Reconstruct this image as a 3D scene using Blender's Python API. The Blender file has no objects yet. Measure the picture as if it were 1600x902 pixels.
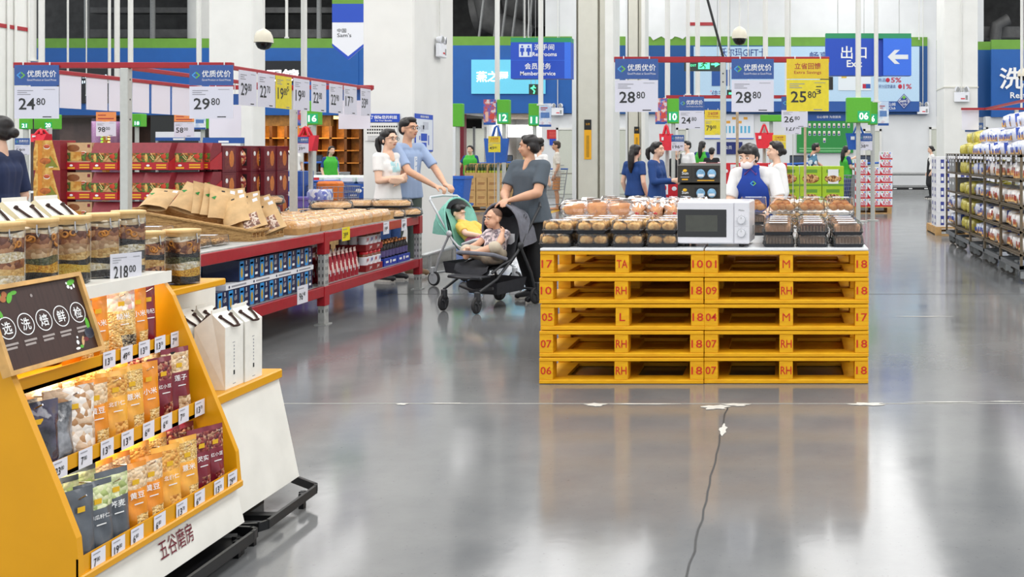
import bpy, bmesh, math, random
from mathutils import Vector, Matrix, Euler
random.seed(7)
V = Vector
SC = bpy.context.scene
COL = SC.collection
# ---------------------------------------------------------------- camera
F, CX, CY, CH = 1670.0, 1228.0, 238.0, 1.41      # focal length and principal point (pixels of 1600x902), eye height (m)
cam = bpy.data.cameras.new('camera'); cam.sensor_width = 36; cam.lens = F/1600*36
cam.shift_x = (800-CX)/1600; cam.shift_y = (CY-451)/1600
cam.clip_end = 200
cob = bpy.data.objects.new('camera', cam); COL.objects.link(cob)
cob.location = (0, 0, CH); cob.rotation_euler = (math.pi/2, 0, 0)
SC.camera = cob
# ---------------------------------------------------------------- light
SC.view_settings.view_transform = 'Standard'; SC.view_settings.look = 'None'
SC.view_settings.gamma = 1; SC.view_settings.use_curve_mapping = False
SC.view_settings.exposure = 0.18
SC.cycles.use_denoising = True; SC.cycles.max_bounces = 7; SC.cycles.transparent_max_bounces = 24
SC.cycles.diffuse_bounces = 3; SC.cycles.glossy_bounces = 3; SC.cycles.caustics_reflective = False; SC.cycles.caustics_refractive = False
SC.cycles.sample_clamp_indirect = 4
w = bpy.data.worlds.new('world'); SC.world = w; w.use_nodes = True
w.node_tree.nodes['Background'].inputs[0].default_value = (0.93, 0.97, 1, 1)
w.node_tree.nodes['Background'].inputs[1].default_value = 0.8
def area(name, loc, sx, sy, power, col=(1, 1, 1), rot=(0, 0, 0)):
    l = bpy.data.lights.new(name, 'AREA'); l.shape = 'RECTANGLE'; l.size = sx; l.size_y = sy; l.energy = power; l.color = col
    o = bpy.data.objects.new(name, l); COL.objects.link(o); o.location = loc; o.rotation_euler = rot; return o
for i, x in enumerate((-19, -12, -5, 2, 9)):            # broad rows of lamps under the high ceiling
    area('ceiling_lamp_row', (x, 14.5, 8.5), 3.4, 44, 1650, (1, 0.99, 0.97))
# ---------------------------------------------------------------- helpers
def lin(c):
    return tuple((x/255/12.92 if x/255 <= .04045 else ((x/255+.055)/1.055)**2.4) for x in c)
MATS = {}
def M(name, rgb, rough=.5, metal=0, var=.06, scale=30, spec=.5, emit=0, bump=0, emitcol=None, coat=0):
    """principled material with a little procedural variation"""
    if name in MATS: return MATS[name]
    m = bpy.data.materials.new(name); m.use_nodes = True; MATS[name] = m
    nt = m.node_tree; b = nt.nodes['Principled BSDF']; L = nt.links
    c = lin(rgb)
    b.inputs['Roughness'].default_value = rough; b.inputs['Metallic'].default_value = metal
    b.inputs['Specular IOR Level'].default_value = spec
    if coat: b.inputs['Coat Weight'].default_value = coat
    if var or bump:
        tc = nt.nodes.new('ShaderNodeTexCoord'); nz = nt.nodes.new('ShaderNodeTexNoise')
        nz.inputs['Scale'].default_value = scale; nz.inputs['Detail'].default_value = 4
        L.new(tc.outputs['Object'], nz.inputs['Vector'])
        rp = nt.nodes.new('ShaderNodeValToRGB')
        rp.color_ramp.elements[0].position = .3; rp.color_ramp.elements[1].position = .7
        rp.color_ramp.elements[0].color = (*[max(0, x*(1-var*2)) for x in c], 1)
        rp.color_ramp.elements[1].color = (*[min(1, x*(1+var*2)) for x in c], 1)
        L.new(nz.outputs['Fac'], rp.inputs['Fac']); L.new(rp.outputs['Color'], b.inputs['Base Color'])
        if bump:
            bp = nt.nodes.new('ShaderNodeBump'); bp.inputs['Strength'].default_value = bump; bp.inputs['Distance'].default_value = .01
            L.new(nz.outputs['Fac'], bp.inputs['Height']); L.new(bp.outputs['Normal'], b.inputs['Normal'])
    else:
        b.inputs['Base Color'].default_value = (*c, 1)
    if emit:
        b.inputs['Emission Color'].default_value = (*lin(emitcol or rgb), 1); b.inputs['Emission Strength'].default_value = emit
    return m
def MV(name, cols, scale=60, rough=.5, kind='voronoi', bump=.3, spec=.4, stretch=None, coat=0):
    """grains, crumbs and mottled print: cells coloured from a ramp"""
    if name in MATS: return MATS[name]
    m = bpy.data.materials.new(name); m.use_nodes = True; MATS[name] = m
    nt = m.node_tree; b = nt.nodes['Principled BSDF']; L = nt.links
    b.inputs['Roughness'].default_value = rough; b.inputs['Specular IOR Level'].default_value = spec
    if coat: b.inputs['Coat Weight'].default_value = coat
    tc = nt.nodes.new('ShaderNodeTexCoord'); src = tc.outputs['Object']
    if stretch:
        mp = nt.nodes.new('ShaderNodeMapping'); mp.inputs['Scale'].default_value = stretch; L.new(src, mp.inputs['Vector']); src = mp.outputs['Vector']
    rp = nt.nodes.new('ShaderNodeValToRGB'); rp.color_ramp.interpolation = 'CONSTANT' if kind == 'voronoi' else 'LINEAR'
    els = rp.color_ramp.elements
    while len(els) < len(cols): els.new(.5)
    for i, c in enumerate(cols):
        els[i].position = (i/len(cols)) if kind == 'voronoi' else (.25+.5*i/max(1, len(cols)-1)); els[i].color = (*lin(c), 1)
    if kind == 'voronoi':
        t = nt.nodes.new('ShaderNodeTexVoronoi'); t.inputs['Scale'].default_value = scale; L.new(src, t.inputs['Vector'])
        sp = nt.nodes.new('ShaderNodeSeparateColor'); L.new(t.outputs['Color'], sp.inputs[0]); L.new(sp.outputs[0], rp.inputs['Fac']); h = t.outputs['Distance']
    else:
        t = nt.nodes.new('ShaderNodeTexNoise'); t.inputs['Scale'].default_value = scale; t.inputs['Detail'].default_value = 6
        L.new(src, t.inputs['Vector']); L.new(t.outputs['Fac'], rp.inputs['Fac']); h = t.outputs['Fac']
    L.new(rp.outputs['Color'], b.inputs['Base Color'])
    if bump:
        bp = nt.nodes.new('ShaderNodeBump'); bp.inputs['Strength'].default_value = bump; bp.inputs['Distance'].default_value = .01
        bp.invert = kind == 'voronoi'
        L.new(h, bp.inputs['Height']); L.new(bp.outputs['Normal'], b.inputs['Normal'])
    return m
def MG(name, tint=(255, 255, 255), opacity=.06, rough=.05, gl=1.0):
    """clear plastic film or thin glass: see-through with a fresnel gloss"""
    if name in MATS: return MATS[name]
    m = bpy.data.materials.new(name); m.use_nodes = True; MATS[name] = m
    nt = m.node_tree; L = nt.links; out = nt.nodes['Material Output']; b = nt.nodes['Principled BSDF']
    b.inputs['Base Color'].default_value = (*lin(tint), 1); b.inputs['Roughness'].default_value = max(rough, .3)
    tr = nt.nodes.new('ShaderNodeBsdfTransparent'); tr.inputs[0].default_value = (*lin(tint), 1)
    gls = nt.nodes.new('ShaderNodeBsdfGlossy'); gls.inputs['Roughness'].default_value = rough
    mx = nt.nodes.new('ShaderNodeMixShader'); mx.inputs[0].default_value = opacity
    L.new(tr.outputs[0], mx.inputs[1]); L.new(b.outputs[0], mx.inputs[2])
    fr = nt.nodes.new('ShaderNodeFresnel'); fr.inputs['IOR'].default_value = 1.45
    mu = nt.nodes.new('ShaderNodeMath'); mu.operation = 'MULTIPLY'; mu.inputs[1].default_value = gl; L.new(fr.outputs[0], mu.inputs[0])
    m2 = nt.nodes.new('ShaderNodeMixShader'); L.new(mu.outputs[0], m2.inputs[0]); L.new(mx.outputs[0], m2.inputs[1]); L.new(gls.outputs[0], m2.inputs[2])
    L.new(m2.outputs[0], out.inputs['Surface'])
    return m
def P(x, y, Y):                       # point of the place that stands at depth Y behind pixel x, y
    return V(((x-CX)*Y/F, Y, CH-(y-CY)*Y/F))
def PX(x, Y): return (x-CX)*Y/F
def PZ(y, Y): return CH-(y-CY)*Y/F
_TX = {}
def text_geo(s, bold=0.0):
    k = (s, bold)
    if k not in _TX:
        cu = bpy.data.curves.new('t', 'FONT'); cu.body = s; cu.size = 1; cu.resolution_u = 2; cu.offset = bold
        o = bpy.data.objects.new('t', cu); COL.objects.link(o)
        bpy.context.view_layer.update()
        me = bpy.data.meshes.new_from_object(o.evaluated_get(bpy.context.evaluated_depsgraph_get()))
        vs = [tuple(v.co) for v in me.vertices]; fs = [tuple(p.vertices) for p in me.polygons]
        bpy.data.objects.remove(o); bpy.data.curves.remove(cu); bpy.data.meshes.remove(me)
        if vs:
            x0 = min(v[0] for v in vs); x1 = max(v[0] for v in vs); y0 = min(v[1] for v in vs); y1 = max(v[1] for v in vs)
        else: x0 = y0 = 0; x1 = y1 = 1
        _TX[k] = (vs, fs, x0, x1, y0, y1)
    return _TX[k]
class MB:
    """collects shapes and links them as ONE mesh object"""
    def __init__(s): s.v = []; s.f = []; s.mi = []; s.mats = []; s.sm = []
    def mat(s, m):
        if m not in s.mats: s.mats.append(m)
        return s.mats.index(m)
    def add(s, vs, fs, m, smooth=False, X=None):
        n = len(s.v); i = s.mat(m)
        s.v += [tuple(X @ V(v)) for v in vs] if X is not None else [tuple(v) for v in vs]
        for f in fs: s.f.append([n+k for k in f]); s.mi.append(i); s.sm.append(smooth)
        return s
    def box(s, c, d, m, X=None, b=0):
        hx, hy, hz = d[0]/2, d[1]/2, d[2]/2; b = min(b, hx*.9, hy*.9, hz*.9)
        if b <= 0:
            vs = [(c[0]+i*hx, c[1]+j*hy, c[2]+k*hz) for i in (-1, 1) for j in (-1, 1) for k in (-1, 1)]
            fs = [(0, 1, 3, 2), (4, 6, 7, 5), (0, 4, 5, 1), (2, 3, 7, 6), (0, 2, 6, 4), (1, 5, 7, 3)]
            return s.add(vs, fs, m, False, X)
        vs = []; ix = {}
        for i in (-1, 1):
            for j in (-1, 1):
                for k in (-1, 1):
                    for a in range(3):
                        q = [i*(hx-b), j*(hy-b), k*(hz-b)]; q[a] = (i, j, k)[a]*(hx, hy, hz)[a]
                        ix[(i, j, k, a)] = len(vs); vs.append((c[0]+q[0], c[1]+q[1], c[2]+q[2]))
        fs = []
        S = (-1, 1)
        for t in S:
            fs.append([ix[(t, j, k, 0)] for j, k in ((-1, -1), (1, -1), (1, 1), (-1, 1))][::t])
            fs.append([ix[(i, t, k, 1)] for i, k in ((-1, -1), (1, -1), (1, 1), (-1, 1))][::-t])
            fs.append([ix[(i, j, t, 2)] for i, j in ((-1, -1), (1, -1), (1, 1), (-1, 1))][::t])
        for p in S:
            for q in S:
                fs.append([ix[(-1, p, q, 1)], ix[(1, p, q, 1)], ix[(1, p, q, 2)], ix[(-1, p, q, 2)]])
                fs.append([ix[(p, -1, q, 0)], ix[(p, 1, q, 0)], ix[(p, 1, q, 2)], ix[(p, -1, q, 2)]])
                fs.append([ix[(p, q, -1, 0)], ix[(p, q, 1, 0)], ix[(p, q, 1, 1)], ix[(p, q, -1, 1)]])
                for r in S: fs.append([ix[(p, q, r, 0)], ix[(p, q, r, 1)], ix[(p, q, r, 2)]])
        return s.add(vs, fs, m, False, X)
    def bx(s, x0, x1, y0, y1, z0, z1, m, b=0, X=None):
        return s.box(((x0+x1)/2, (y0+y1)/2, (z0+z1)/2), (abs(x1-x0), abs(y1-y0), abs(z1-z0)), m, X, b)
    def poly(s, pts, m): return s.add(pts, [tuple(range(len(pts)))], m)
    def prism(s, poly, axis, a, b, m, X=None):
        """extrude a 2D outline along axis 0/1/2 from a to b"""
        def q(p, t):
            l = list(p); l.insert(axis, t); return l
        n = len(poly); vs = [q(p, a) for p in poly]+[q(p, b) for p in poly]
        fs = [tuple(range(n))[::-1], tuple(range(n, 2*n))]+[(i, (i+1) % n, n+(i+1) % n, n+i) for i in range(n)]
        return s.add(vs, fs, m, False, X)
    def cone(s, p0, p1, r0, r1, m, n=12, caps=True, X=None, smooth=True):
        p0 = V(p0); p1 = V(p1); d = (p1-p0)
        if d.length < 1e-9: return s
        d.normalize(); a = d.orthogonal().normalized(); b = d.cross(a)
        vs = []
        for p, r in ((p0, r0), (p1, r1)):
            for i in range(n):
                t = 2*math.pi*i/n; vs.append(p+a*(r*math.cos(t))+b*(r*math.sin(t)))
        s.add(vs, [(i, (i+1) % n, n+(i+1) % n, n+i) for i in range(n)], m, smooth, X)
        if caps: s.add(vs, [tuple(range(n))[::-1], tuple(range(n, 2*n))], m, False, X)
        return s
    def tube(s, pts, r, m, n=8, closed=False, X=None, caps=True):
        pts = [V(p) for p in pts]; N = len(pts); rs = r if isinstance(r, (list, tuple)) else [r]*N
        vs = []; ref = None
        for i, p in enumerate(pts):
            t = (pts[(i+1) % N] if (closed or i < N-1) else p)-(pts[i-1] if (closed or i > 0) else p)
            if t.length < 1e-9: t = V((0, 0, 1))
            t.normalize()
            if ref is None: ref = t.orthogonal().normalized()
            a = ref-t*ref.dot(t)
            a = a.normalized() if a.length > 1e-6 else t.orthogonal().normalized()
            ref = a; b = t.cross(a)
            for k in range(n):
                q = 2*math.pi*k/n; vs.append(p+(a*math.cos(q)+b*math.sin(q))*rs[i])
        fs = []
        for i in range(N if closed else N-1):
            j = (i+1) % N
            for k in range(n): fs.append((i*n+k, i*n+(k+1) % n, j*n+(k+1) % n, j*n+k))
        s.add(vs, fs, m, True, X)
        if caps and not closed: s.add(vs, [tuple(range(n))[::-1], tuple(range((N-1)*n, N*n))], m, False, X)
        return s
    def lathe(s, prof, m, n=20, c=(0, 0, 0), X=None, smooth=True, sq=0):
        """profile of (r, z); sq > 0 squares the section"""
        vs = []
        for r, z in prof:
            for i in range(n):
                t = 2*math.pi*i/n; ct, st = math.cos(t), math.sin(t)
                k = 1 if not sq else 1/((abs(ct)**sq+abs(st)**sq)**(1/sq))
                vs.append((c[0]+r*k*ct, c[1]+r*k*st, c[2]+z))
        fs = []
        for j in range(len(prof)-1):
            for i in range(n): fs.append((j*n+i, j*n+(i+1) % n, (j+1)*n+(i+1) % n, (j+1)*n+i))
        return s.add(vs, fs, m, smooth, X)
    def ball(s, c, r, m, n=12, k=8, X=None, f=None):
        if not isinstance(r, (list, tuple)): r = (r, r, r)
        vs = [(c[0], c[1], c[2]-r[2])]
        for j in range(1, k):
            ph = math.pi*j/k
            for i in range(n):
                t = 2*math.pi*i/n; vs.append((c[0]+r[0]*math.sin(ph)*math.cos(t), c[1]+r[1]*math.sin(ph)*math.sin(t), c[2]-r[2]*math.cos(ph)))
        vs.append((c[0], c[1], c[2]+r[2]))
        if f: vs = [f(v) for v in vs]
        fs = [(0, 1+(i+1) % n, 1+i) for i in range(n)]
        for j in range(k-2):
            for i in range(n): fs.append((1+j*n+i, 1+j*n+(i+1) % n, 1+(j+1)*n+(i+1) % n, 1+(j+1)*n+i))
        e = len(vs)-1; o = 1+(k-2)*n
        fs += [(e, o+i, o+(i+1) % n) for i in range(n)]
        return s.add(vs, fs, m, True, X)
    def torus(s, c, R, r, m, n=20, k=6, X=None):
        T = X if X is not None else Matrix()
        return s.tube([T @ V((c[0]+R*math.cos(2*math.pi*i/n), c[1]+R*math.sin(2*math.pi*i/n), c[2])) for i in range(n)], r, m, k, True)
    def text(s, t, o, xd, yd, h, m, w=None, bold=0.0, align='l'):
        """lettering of height h at o, running along xd, upwards along yd; w squeezes it to a width"""
        vs, fs, x0, x1, y0, y1 = text_geo(t, bold)
        if not vs: return s
        xd = V(xd).normalized(); yd = V(yd).normalized(); o = V(o)
        k = h/(y1-y0); kx = k if w is None else w/(x1-x0); W = (x1-x0)*kx
        dx = {'l': 0, 'c': -W/2, 'r': -W}[align]
        return s.add([o+xd*((v[0]-x0)*kx+dx)+yd*((v[1]-y0)*k) for v in vs], fs, m)
    def rect(s, o, xd, yd, w, h, m):
        o = V(o); xd = V(xd).normalized(); yd = V(yd).normalized()
        return s.add([o, o+xd*w, o+xd*w+yd*h, o+yd*h], [(0, 1, 2, 3)], m)
    def build(s, name, parent=None, label=None, cat=None, group=None, kind=None, loc=None, rot=None):
        me = bpy.data.meshes.new(name); me.from_pydata(s.v, [], s.f)
        for m in s.mats: me.materials.append(m)
        if s.f:
            me.polygons.foreach_set('material_index', s.mi); me.polygons.foreach_set('use_smooth', s.sm)
        me.update()
        o = bpy.data.objects.new(name, me); COL.objects.link(o)
        if parent: o.parent = parent
        if loc is not None: o.location = loc
        if rot is not None: o.rotation_euler = rot
        tag(o, label, cat, group, kind); return o
def tag(o, label=None, cat=None, group=None, kind=None):
    if label: o['label'] = label
    if cat: o['category'] = cat
    if group: o['group'] = group
    if kind: o['kind'] = kind
def thing(name, label, cat, loc=(0, 0, 0), rz=0, group=None):
    o = bpy.data.objects.new(name, None); COL.objects.link(o); o.empty_display_size = .1
    o.location = loc; o.rotation_euler = (0, 0, rz); tag(o, label, cat, group); return o
KIDS = {}
def dup(o, loc, rz=None, label=None, group=None, scale=None, rot=None):
    """a copy of a thing with copies of its parts and their sub-parts"""
    def kids(a):
        if a.name not in KIDS: KIDS[a.name] = list(a.children)
        return KIDS[a.name]
    c = o.copy(); COL.objects.link(c); c.location = loc
    if rz is not None: c.rotation_euler = (0, 0, rz)
    if rot is not None: c.rotation_euler = rot
    if scale is not None: c.scale = scale if isinstance(scale, (tuple, list)) else (scale,)*3
    if label: c['label'] = label
    if group: c['group'] = group
    def rec(a, p):
        for ch in kids(a):
            d = ch.copy(); COL.objects.link(d); d.parent = p; rec(ch, d)
    rec(o, c); return c
ORD = 'first second third fourth fifth sixth seventh eighth ninth tenth eleventh twelfth thirteenth fourteenth fifteenth sixteenth seventeenth eighteenth nineteenth twentieth'.split()
XD, YD, ZD = V((1, 0, 0)), V((0, 1, 0)), V((0, 0, 1))
# ================================================================ THE SETTING
WHITE = M('white_paint', (232, 232, 228), .55, var=.015, scale=3)
WHITE2 = M('white_wall_far', (226, 228, 230), .6, var=.02, scale=1.5)
BEIGE = M('beige_paint', (212, 210, 198), .5, var=.015, scale=4)
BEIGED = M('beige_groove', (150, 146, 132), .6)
BLUE = M('fascia_blue', (18, 90, 168), .5, var=.02, scale=4)
BLUED = M('fascia_blue_deep', (12, 78, 142), .5, var=.02)
BLUEM = M('sign_blue', (24, 84, 190), .45, var=.02)
GREENB = M('fascia_green', (104, 156, 52), .5, var=.03, scale=4)
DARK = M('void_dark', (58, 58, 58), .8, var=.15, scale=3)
DGREY = M('duct_grey', (92, 92, 92), .6, var=.1, scale=4)
GREY = M('grey_paint', (150, 152, 152), .5)
DOORM = M('door_paint', (205, 208, 196), .5, var=.02)
REDM = M('beam_red', (166, 26, 38), .4, var=.04, coat=.2)
STEEL = M('steel', (176, 178, 178), .35, .7, var=.05)
ALU = M('galvanised', (186, 188, 186), .5, .35, var=.07, scale=18)
BLACK = M('black_plastic', (24, 25, 27), .45)
INK = M('ink', (30, 32, 34), .7, var=0)
INKL = M('ink_pale', (150, 150, 158), .7, var=0)
WTX = M('white_lettering', (245, 246, 246), .5, var=0)
def S(mb, name, **k): return mb.build(name, kind='structure', **k)

def floor_mat():
    m = bpy.data.materials.new('polished_concrete'); m.use_nodes = True; nt = m.node_tree; L = nt.links; b = nt.nodes['Principled BSDF']
    g = nt.nodes.new('ShaderNodeNewGeometry')
    def noise(sc, det, rough=.6):
        n = nt.nodes.new('ShaderNodeTexNoise'); n.inputs['Scale'].default_value = sc; n.inputs['Detail'].default_value = det; n.inputs['Roughness'].default_value = rough
        L.new(g.outputs['Position'], n.inputs['Vector']); return n
    n1, n2, n3 = noise(.55, 8, .65), noise(55, 3), noise(2.2, 6)
    rp = nt.nodes.new('ShaderNodeValToRGB'); e = rp.color_ramp.elements
    e[0].position = .32; e[0].color = (*lin((104, 106, 109)), 1); e[1].position = .7; e[1].color = (*lin((134, 135, 135)), 1)
    L.new(n1.outputs['Fac'], rp.inputs['Fac'])
    r2 = nt.nodes.new('ShaderNodeValToRGB'); e = r2.color_ramp.elements
    e[0].position = .26; e[0].color = (.4, .4, .4, 1); e[1].position = .36; e[1].color = (1, 1, 1, 1); L.new(n2.outputs['Fac'], r2.inputs['Fac'])
    mx = nt.nodes.new('ShaderNodeMix'); mx.data_type = 'RGBA'; mx.blend_type = 'MULTIPLY'; mx.inputs[0].default_value = .5
    L.new(rp.outputs[0], mx.inputs[6]); L.new(r2.outputs[0], mx.inputs[7]); L.new(mx.outputs[2], b.inputs['Base Color'])
    rr = nt.nodes.new('ShaderNodeMapRange'); rr.inputs[3].default_value = .07; rr.inputs[4].default_value = .19
    L.new(n3.outputs['Fac'], rr.inputs[0]); L.new(rr.outputs[0], b.inputs['Roughness'])
    b.inputs['Specular IOR Level'].default_value = .5
    bp = nt.nodes.new('ShaderNodeBump'); bp.inputs['Strength'].default_value = .05; bp.inputs['Distance'].default_value = .02
    L.new(n3.outputs['Fac'], bp.inputs['Height']); L.new(bp.outputs['Normal'], b.inputs['Normal'])
    return m
fl = MB(); fl.add([(-26, -3, 0), (16, -3, 0), (16, 56, 0), (-26, 56, 0)], [(0, 1, 2, 3)], floor_mat()); S(fl, 'floor')
JD = M('joint_dark', (58, 60, 62), .6); JW = M('joint_filler', (205, 203, 196), .6, var=.05)
jt = MB()
jt.bx(-9, 9, 5.985, 6.0, 0, .0012, M('joint_light', (150, 150, 146), .5)); jt.bx(-4, 12, 10.6, 10.62, 0, .0012, JD)
random.seed(3); xx = -.325
pts = [(-.325+random.uniform(-.006, .006), 3.0+i*.11) for i in range(28)]
for (a, b) in zip(pts, pts[1:]): jt.poly([(a[0]-.004, a[1], .0014), (a[0]+.004, a[1], .0014), (b[0]+.004, b[1], .0014), (b[0]-.004, b[1], .0014)], JD)
jt.bx(-.33, -.32, 7.8, 30, 0, .0012, JD); jt.bx(5.6, 5.61, 3, 34, 0, .0012, JD)
S(jt, 'floor_joints')
fp = MB()
for (px, py, a, b) in ((930, 633, .055, .035), (1008, 632, .17, .012), (1118, 637, .07, .05), (1150, 633, .07, .03), (1355, 632, .09, .035), (1130, 672, .018, .1), (700, 631, .1, .01), (628, 632, .03, .02), (1480, 629, .2, .008), (1440, 495, .22, .012), (1570, 628, .12, .008)):
    Y = CH*F/(py-CY); c = (PX(px, Y), Y)
    fp.poly([(c[0]+a*(1+.35*math.sin(5*t+px))*math.cos(t), c[1]+b*(1+.3*math.cos(4*t+py))*math.sin(t), .0022) for t in [2*math.pi*i/18 for i in range(18)]], JW)
S(fp, 'floor_patches')
yl = MB(); YL = M('floor_tape', (224, 176, 30), .5)
yl.bx(PX(820, 24), PX(822, 24)+.1, 18, 27, 0, .002, YL); yl.add([P(846, 338, CH*F/100)+V((0, 0, .002)), P(846, 334, CH*F/96)+V((0, 0, .002)), P(905, 318, CH*F/80)+V((0, 0, .002)), P(905, 320.5, CH*F/82.5)+V((0, 0, .002))], [(0, 1, 2, 3)], YL)
S(yl, 'floor_tape_lines')
# ceiling, high above the frame
ce = MB(); ce.bx(-26, 16, -3, 56, 9.2, 9.3, M('ceiling_deck', (150, 152, 152), .7, var=.08, scale=.8))
for y in range(2, 54, 6): ce.bx(-26, 16, y, y+.25, 8.75, 9.2, DGREY)
S(ce, 'ceiling')
Y0 = 36.0
def X0(x): return PX(x, Y0)
def Z0(y): return PZ(y, Y0)
wb = MB()      # back wall, white plaster above and below the fascia on its right part
wb.bx(X0(852), X0(1463), Y0, Y0+.3, 0, 9.2, WHITE2); S(wb, 'wall_back')
wr = MB(); wr.bx(X0(1440), X0(1549), Y0+1.4, Y0+1.7, 0, 9.2, WHITE2); wr.bx(X0(1540), X0(1760), Y0, Y0+.3, 0, Z0(182), WHITE2)
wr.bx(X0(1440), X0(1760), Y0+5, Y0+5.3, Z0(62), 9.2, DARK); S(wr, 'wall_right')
wl = MB()      # behind the shops: dark void over the fascia, shop rooms under it
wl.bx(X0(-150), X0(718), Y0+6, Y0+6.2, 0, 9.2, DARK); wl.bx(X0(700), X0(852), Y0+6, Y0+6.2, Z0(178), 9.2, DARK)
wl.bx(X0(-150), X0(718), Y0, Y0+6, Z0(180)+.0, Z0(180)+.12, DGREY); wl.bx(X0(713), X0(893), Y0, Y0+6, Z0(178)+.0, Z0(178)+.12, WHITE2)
S(wl, 'wall_left')
fa = MB()      # green and blue fascia
def band(x0, x1, yg, yb, y1, Y=Y0-.12, d=.14, blue=BLUE):
    fa.bx(PX(x0, Y), PX(x1, Y), Y, Y+d, PZ(yb, Y), PZ(yg, Y), GREENB); fa.bx(PX(x0, Y), PX(x1, Y), Y, Y+d, PZ(y1, Y), PZ(yb, Y), blue)
band(-150, 238, 60, 75, 180); band(238, 560, 60, 75, 180, Y0-.14); band(560, 893, 57, 71, 177)
band(893, 1200, 57, 71, 178, blue=BLUED); band(1200, 1449, 58, 72, 179, blue=BLUED); band(1449, 1464, 63, 77, 182, Y0+1.2, blue=BLUED)
band(1524, 1549, 65, 78, 183, Y0+.6, blue=BLUED); band(1549, 1760, 62, 77, 183, Y0-.12, blue=BLUE)
S(fa, 'trim_1')
tp = MB()      # torn white paint hanging over the green band
random.seed(5)
top = [(PX(1008+i*4.2, Y0-.15), Z0(50)) for i in range(17)]; low = [(PX(1008+i*4.2, Y0-.15), Z0(57+7*abs(math.sin(i*.55))*(.4+.6*random.random())*(1 if 2 < i < 15 else .2))) for i in range(17)]
tp.poly([(x, Y0-.15, z) for x, z in top]+[(x, Y0-.15, z) for x, z in reversed(low)], WHITE2); S(tp, 'trim_2')
bb = MB(); bb.bx(X0(852), X0(1463), Y0-.04, Y0, 0, .3, GREY); S(bb, 'baseboard_back')
# ducts and trusses in the dark void
du = MB()
du.cone((X0(848), Y0+4, 7.2), (X0(690), Y0+4, 6.6), .9, .9, DGREY, 18); du.tube([(X0(712), Y0+3, 8), (X0(730), Y0+3, 6.2), (X0(790), Y0+3, 5.6)], .5, DGREY, 14)
for x in (720, 745, 758, 775, 800): du.cone((X0(x), Y0+2, 5.2), (X0(x+22), Y0+2, 9), .05, .05, GREY, 6)
for x in (60, 110, 170, 330, 448, 480): du.cone((X0(x), Y0+2.5, 5.2), (X0(x), Y0+2.5, 9), .09, .09, GREY, 8)
du.bx(X0(50), X0(540), Y0+3, Y0+3.5, 5.6, 5.9, DGREY); du.bx(X0(50), X0(540), Y0+3, Y0+3.5, 6.5, 6.7, DGREY)
du.bx(X0(1556), X0(1640), Y0+3, Y0+4, 5.6, 6.0, DGREY); du.tube([(X0(1575), Y0+2.5, 5), (X0(1580), Y0+2.5, 6), (X0(1600), Y0+2.5, 6.2)], .22, DGREY, 12)
S(du, 'ceiling_ducts')
# columns
def colm(name, x0, x1, y0, y1, z1=9.2, m=WHITE):
    b = MB(); b.bx(x0, x1, y0, y1, 0, z1, m, .02); return S(b, name)
colm('column_middle', PX(567, 12.7), -4.42, 12.7, 14.2)
cb = MB(); cb.bx(PX(567, 12.7)-.03, -4.39, 12.67, 14.23, 0, .14, M('kerb_grey', (150, 150, 146), .7, var=.05)); S(cb, 'baseboard_column')
colm('column_left', PX(326, 20), -9.98, 20, 20.5); colm('column_far_left', -19, -15.02, 20, 21.2)
colm('column_right', 4.14, PX(1528, 28), 28, 29.4); cg = MB(); cg.bx(4.13, PX(1528, 28)+.01, 27.98, 29.42, 3.1, 3.13, BEIGE); S(cg, 'trim_3')
c = MB(); c.cone((X0(255), Y0+3, Z0(62)), (X0(255), Y0+3, 9.2), .76, .76, WHITE, 32); S(c, 'column_round')
st = MB(); st.bx(-15.02, -15.005, 20.0, 21.2, PZ(46, 20.8), PZ(40, 20.8), REDM); st.bx(-15.02, -15.005, 20, 20.3, PZ(112, 20.2), PZ(107, 20.2), REDM)
for y in (20.6, 20.8, 21.17): st.cone((-14.99, y, .1), (-14.99, y, 9), .025, .025, WHITE, 8)
S(st, 'trim_4')
rs = MB(); rs.bx(X0(1072), X0(1088), Y0-.02, Y0, Z0(40), Z0(35), REDM); rs.bx(X0(1093), X0(1115), Y0-.02, Y0, Z0(40), Z0(35), REDM); S(rs, 'trim_5')
# fluted pilasters with rails
def pilaster(name, x0, x1, Y, xb, d):
    b = MB(); L0 = PX(x0, Y); R0 = PX(x1, Y); W = R0-L0
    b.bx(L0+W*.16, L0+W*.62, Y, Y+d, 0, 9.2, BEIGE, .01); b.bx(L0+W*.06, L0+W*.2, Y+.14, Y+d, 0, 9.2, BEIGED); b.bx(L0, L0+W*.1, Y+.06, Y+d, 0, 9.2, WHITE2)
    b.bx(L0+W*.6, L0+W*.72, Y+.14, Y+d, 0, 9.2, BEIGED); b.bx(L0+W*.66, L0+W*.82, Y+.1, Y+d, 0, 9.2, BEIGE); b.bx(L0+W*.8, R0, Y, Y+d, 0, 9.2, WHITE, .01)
    return S(b, name)
pilaster('column_beside_door', 893, 958, 25, 0, 1.0); pilaster('column_second_by_door', 977, 1008, 31, 0, .8)
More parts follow.
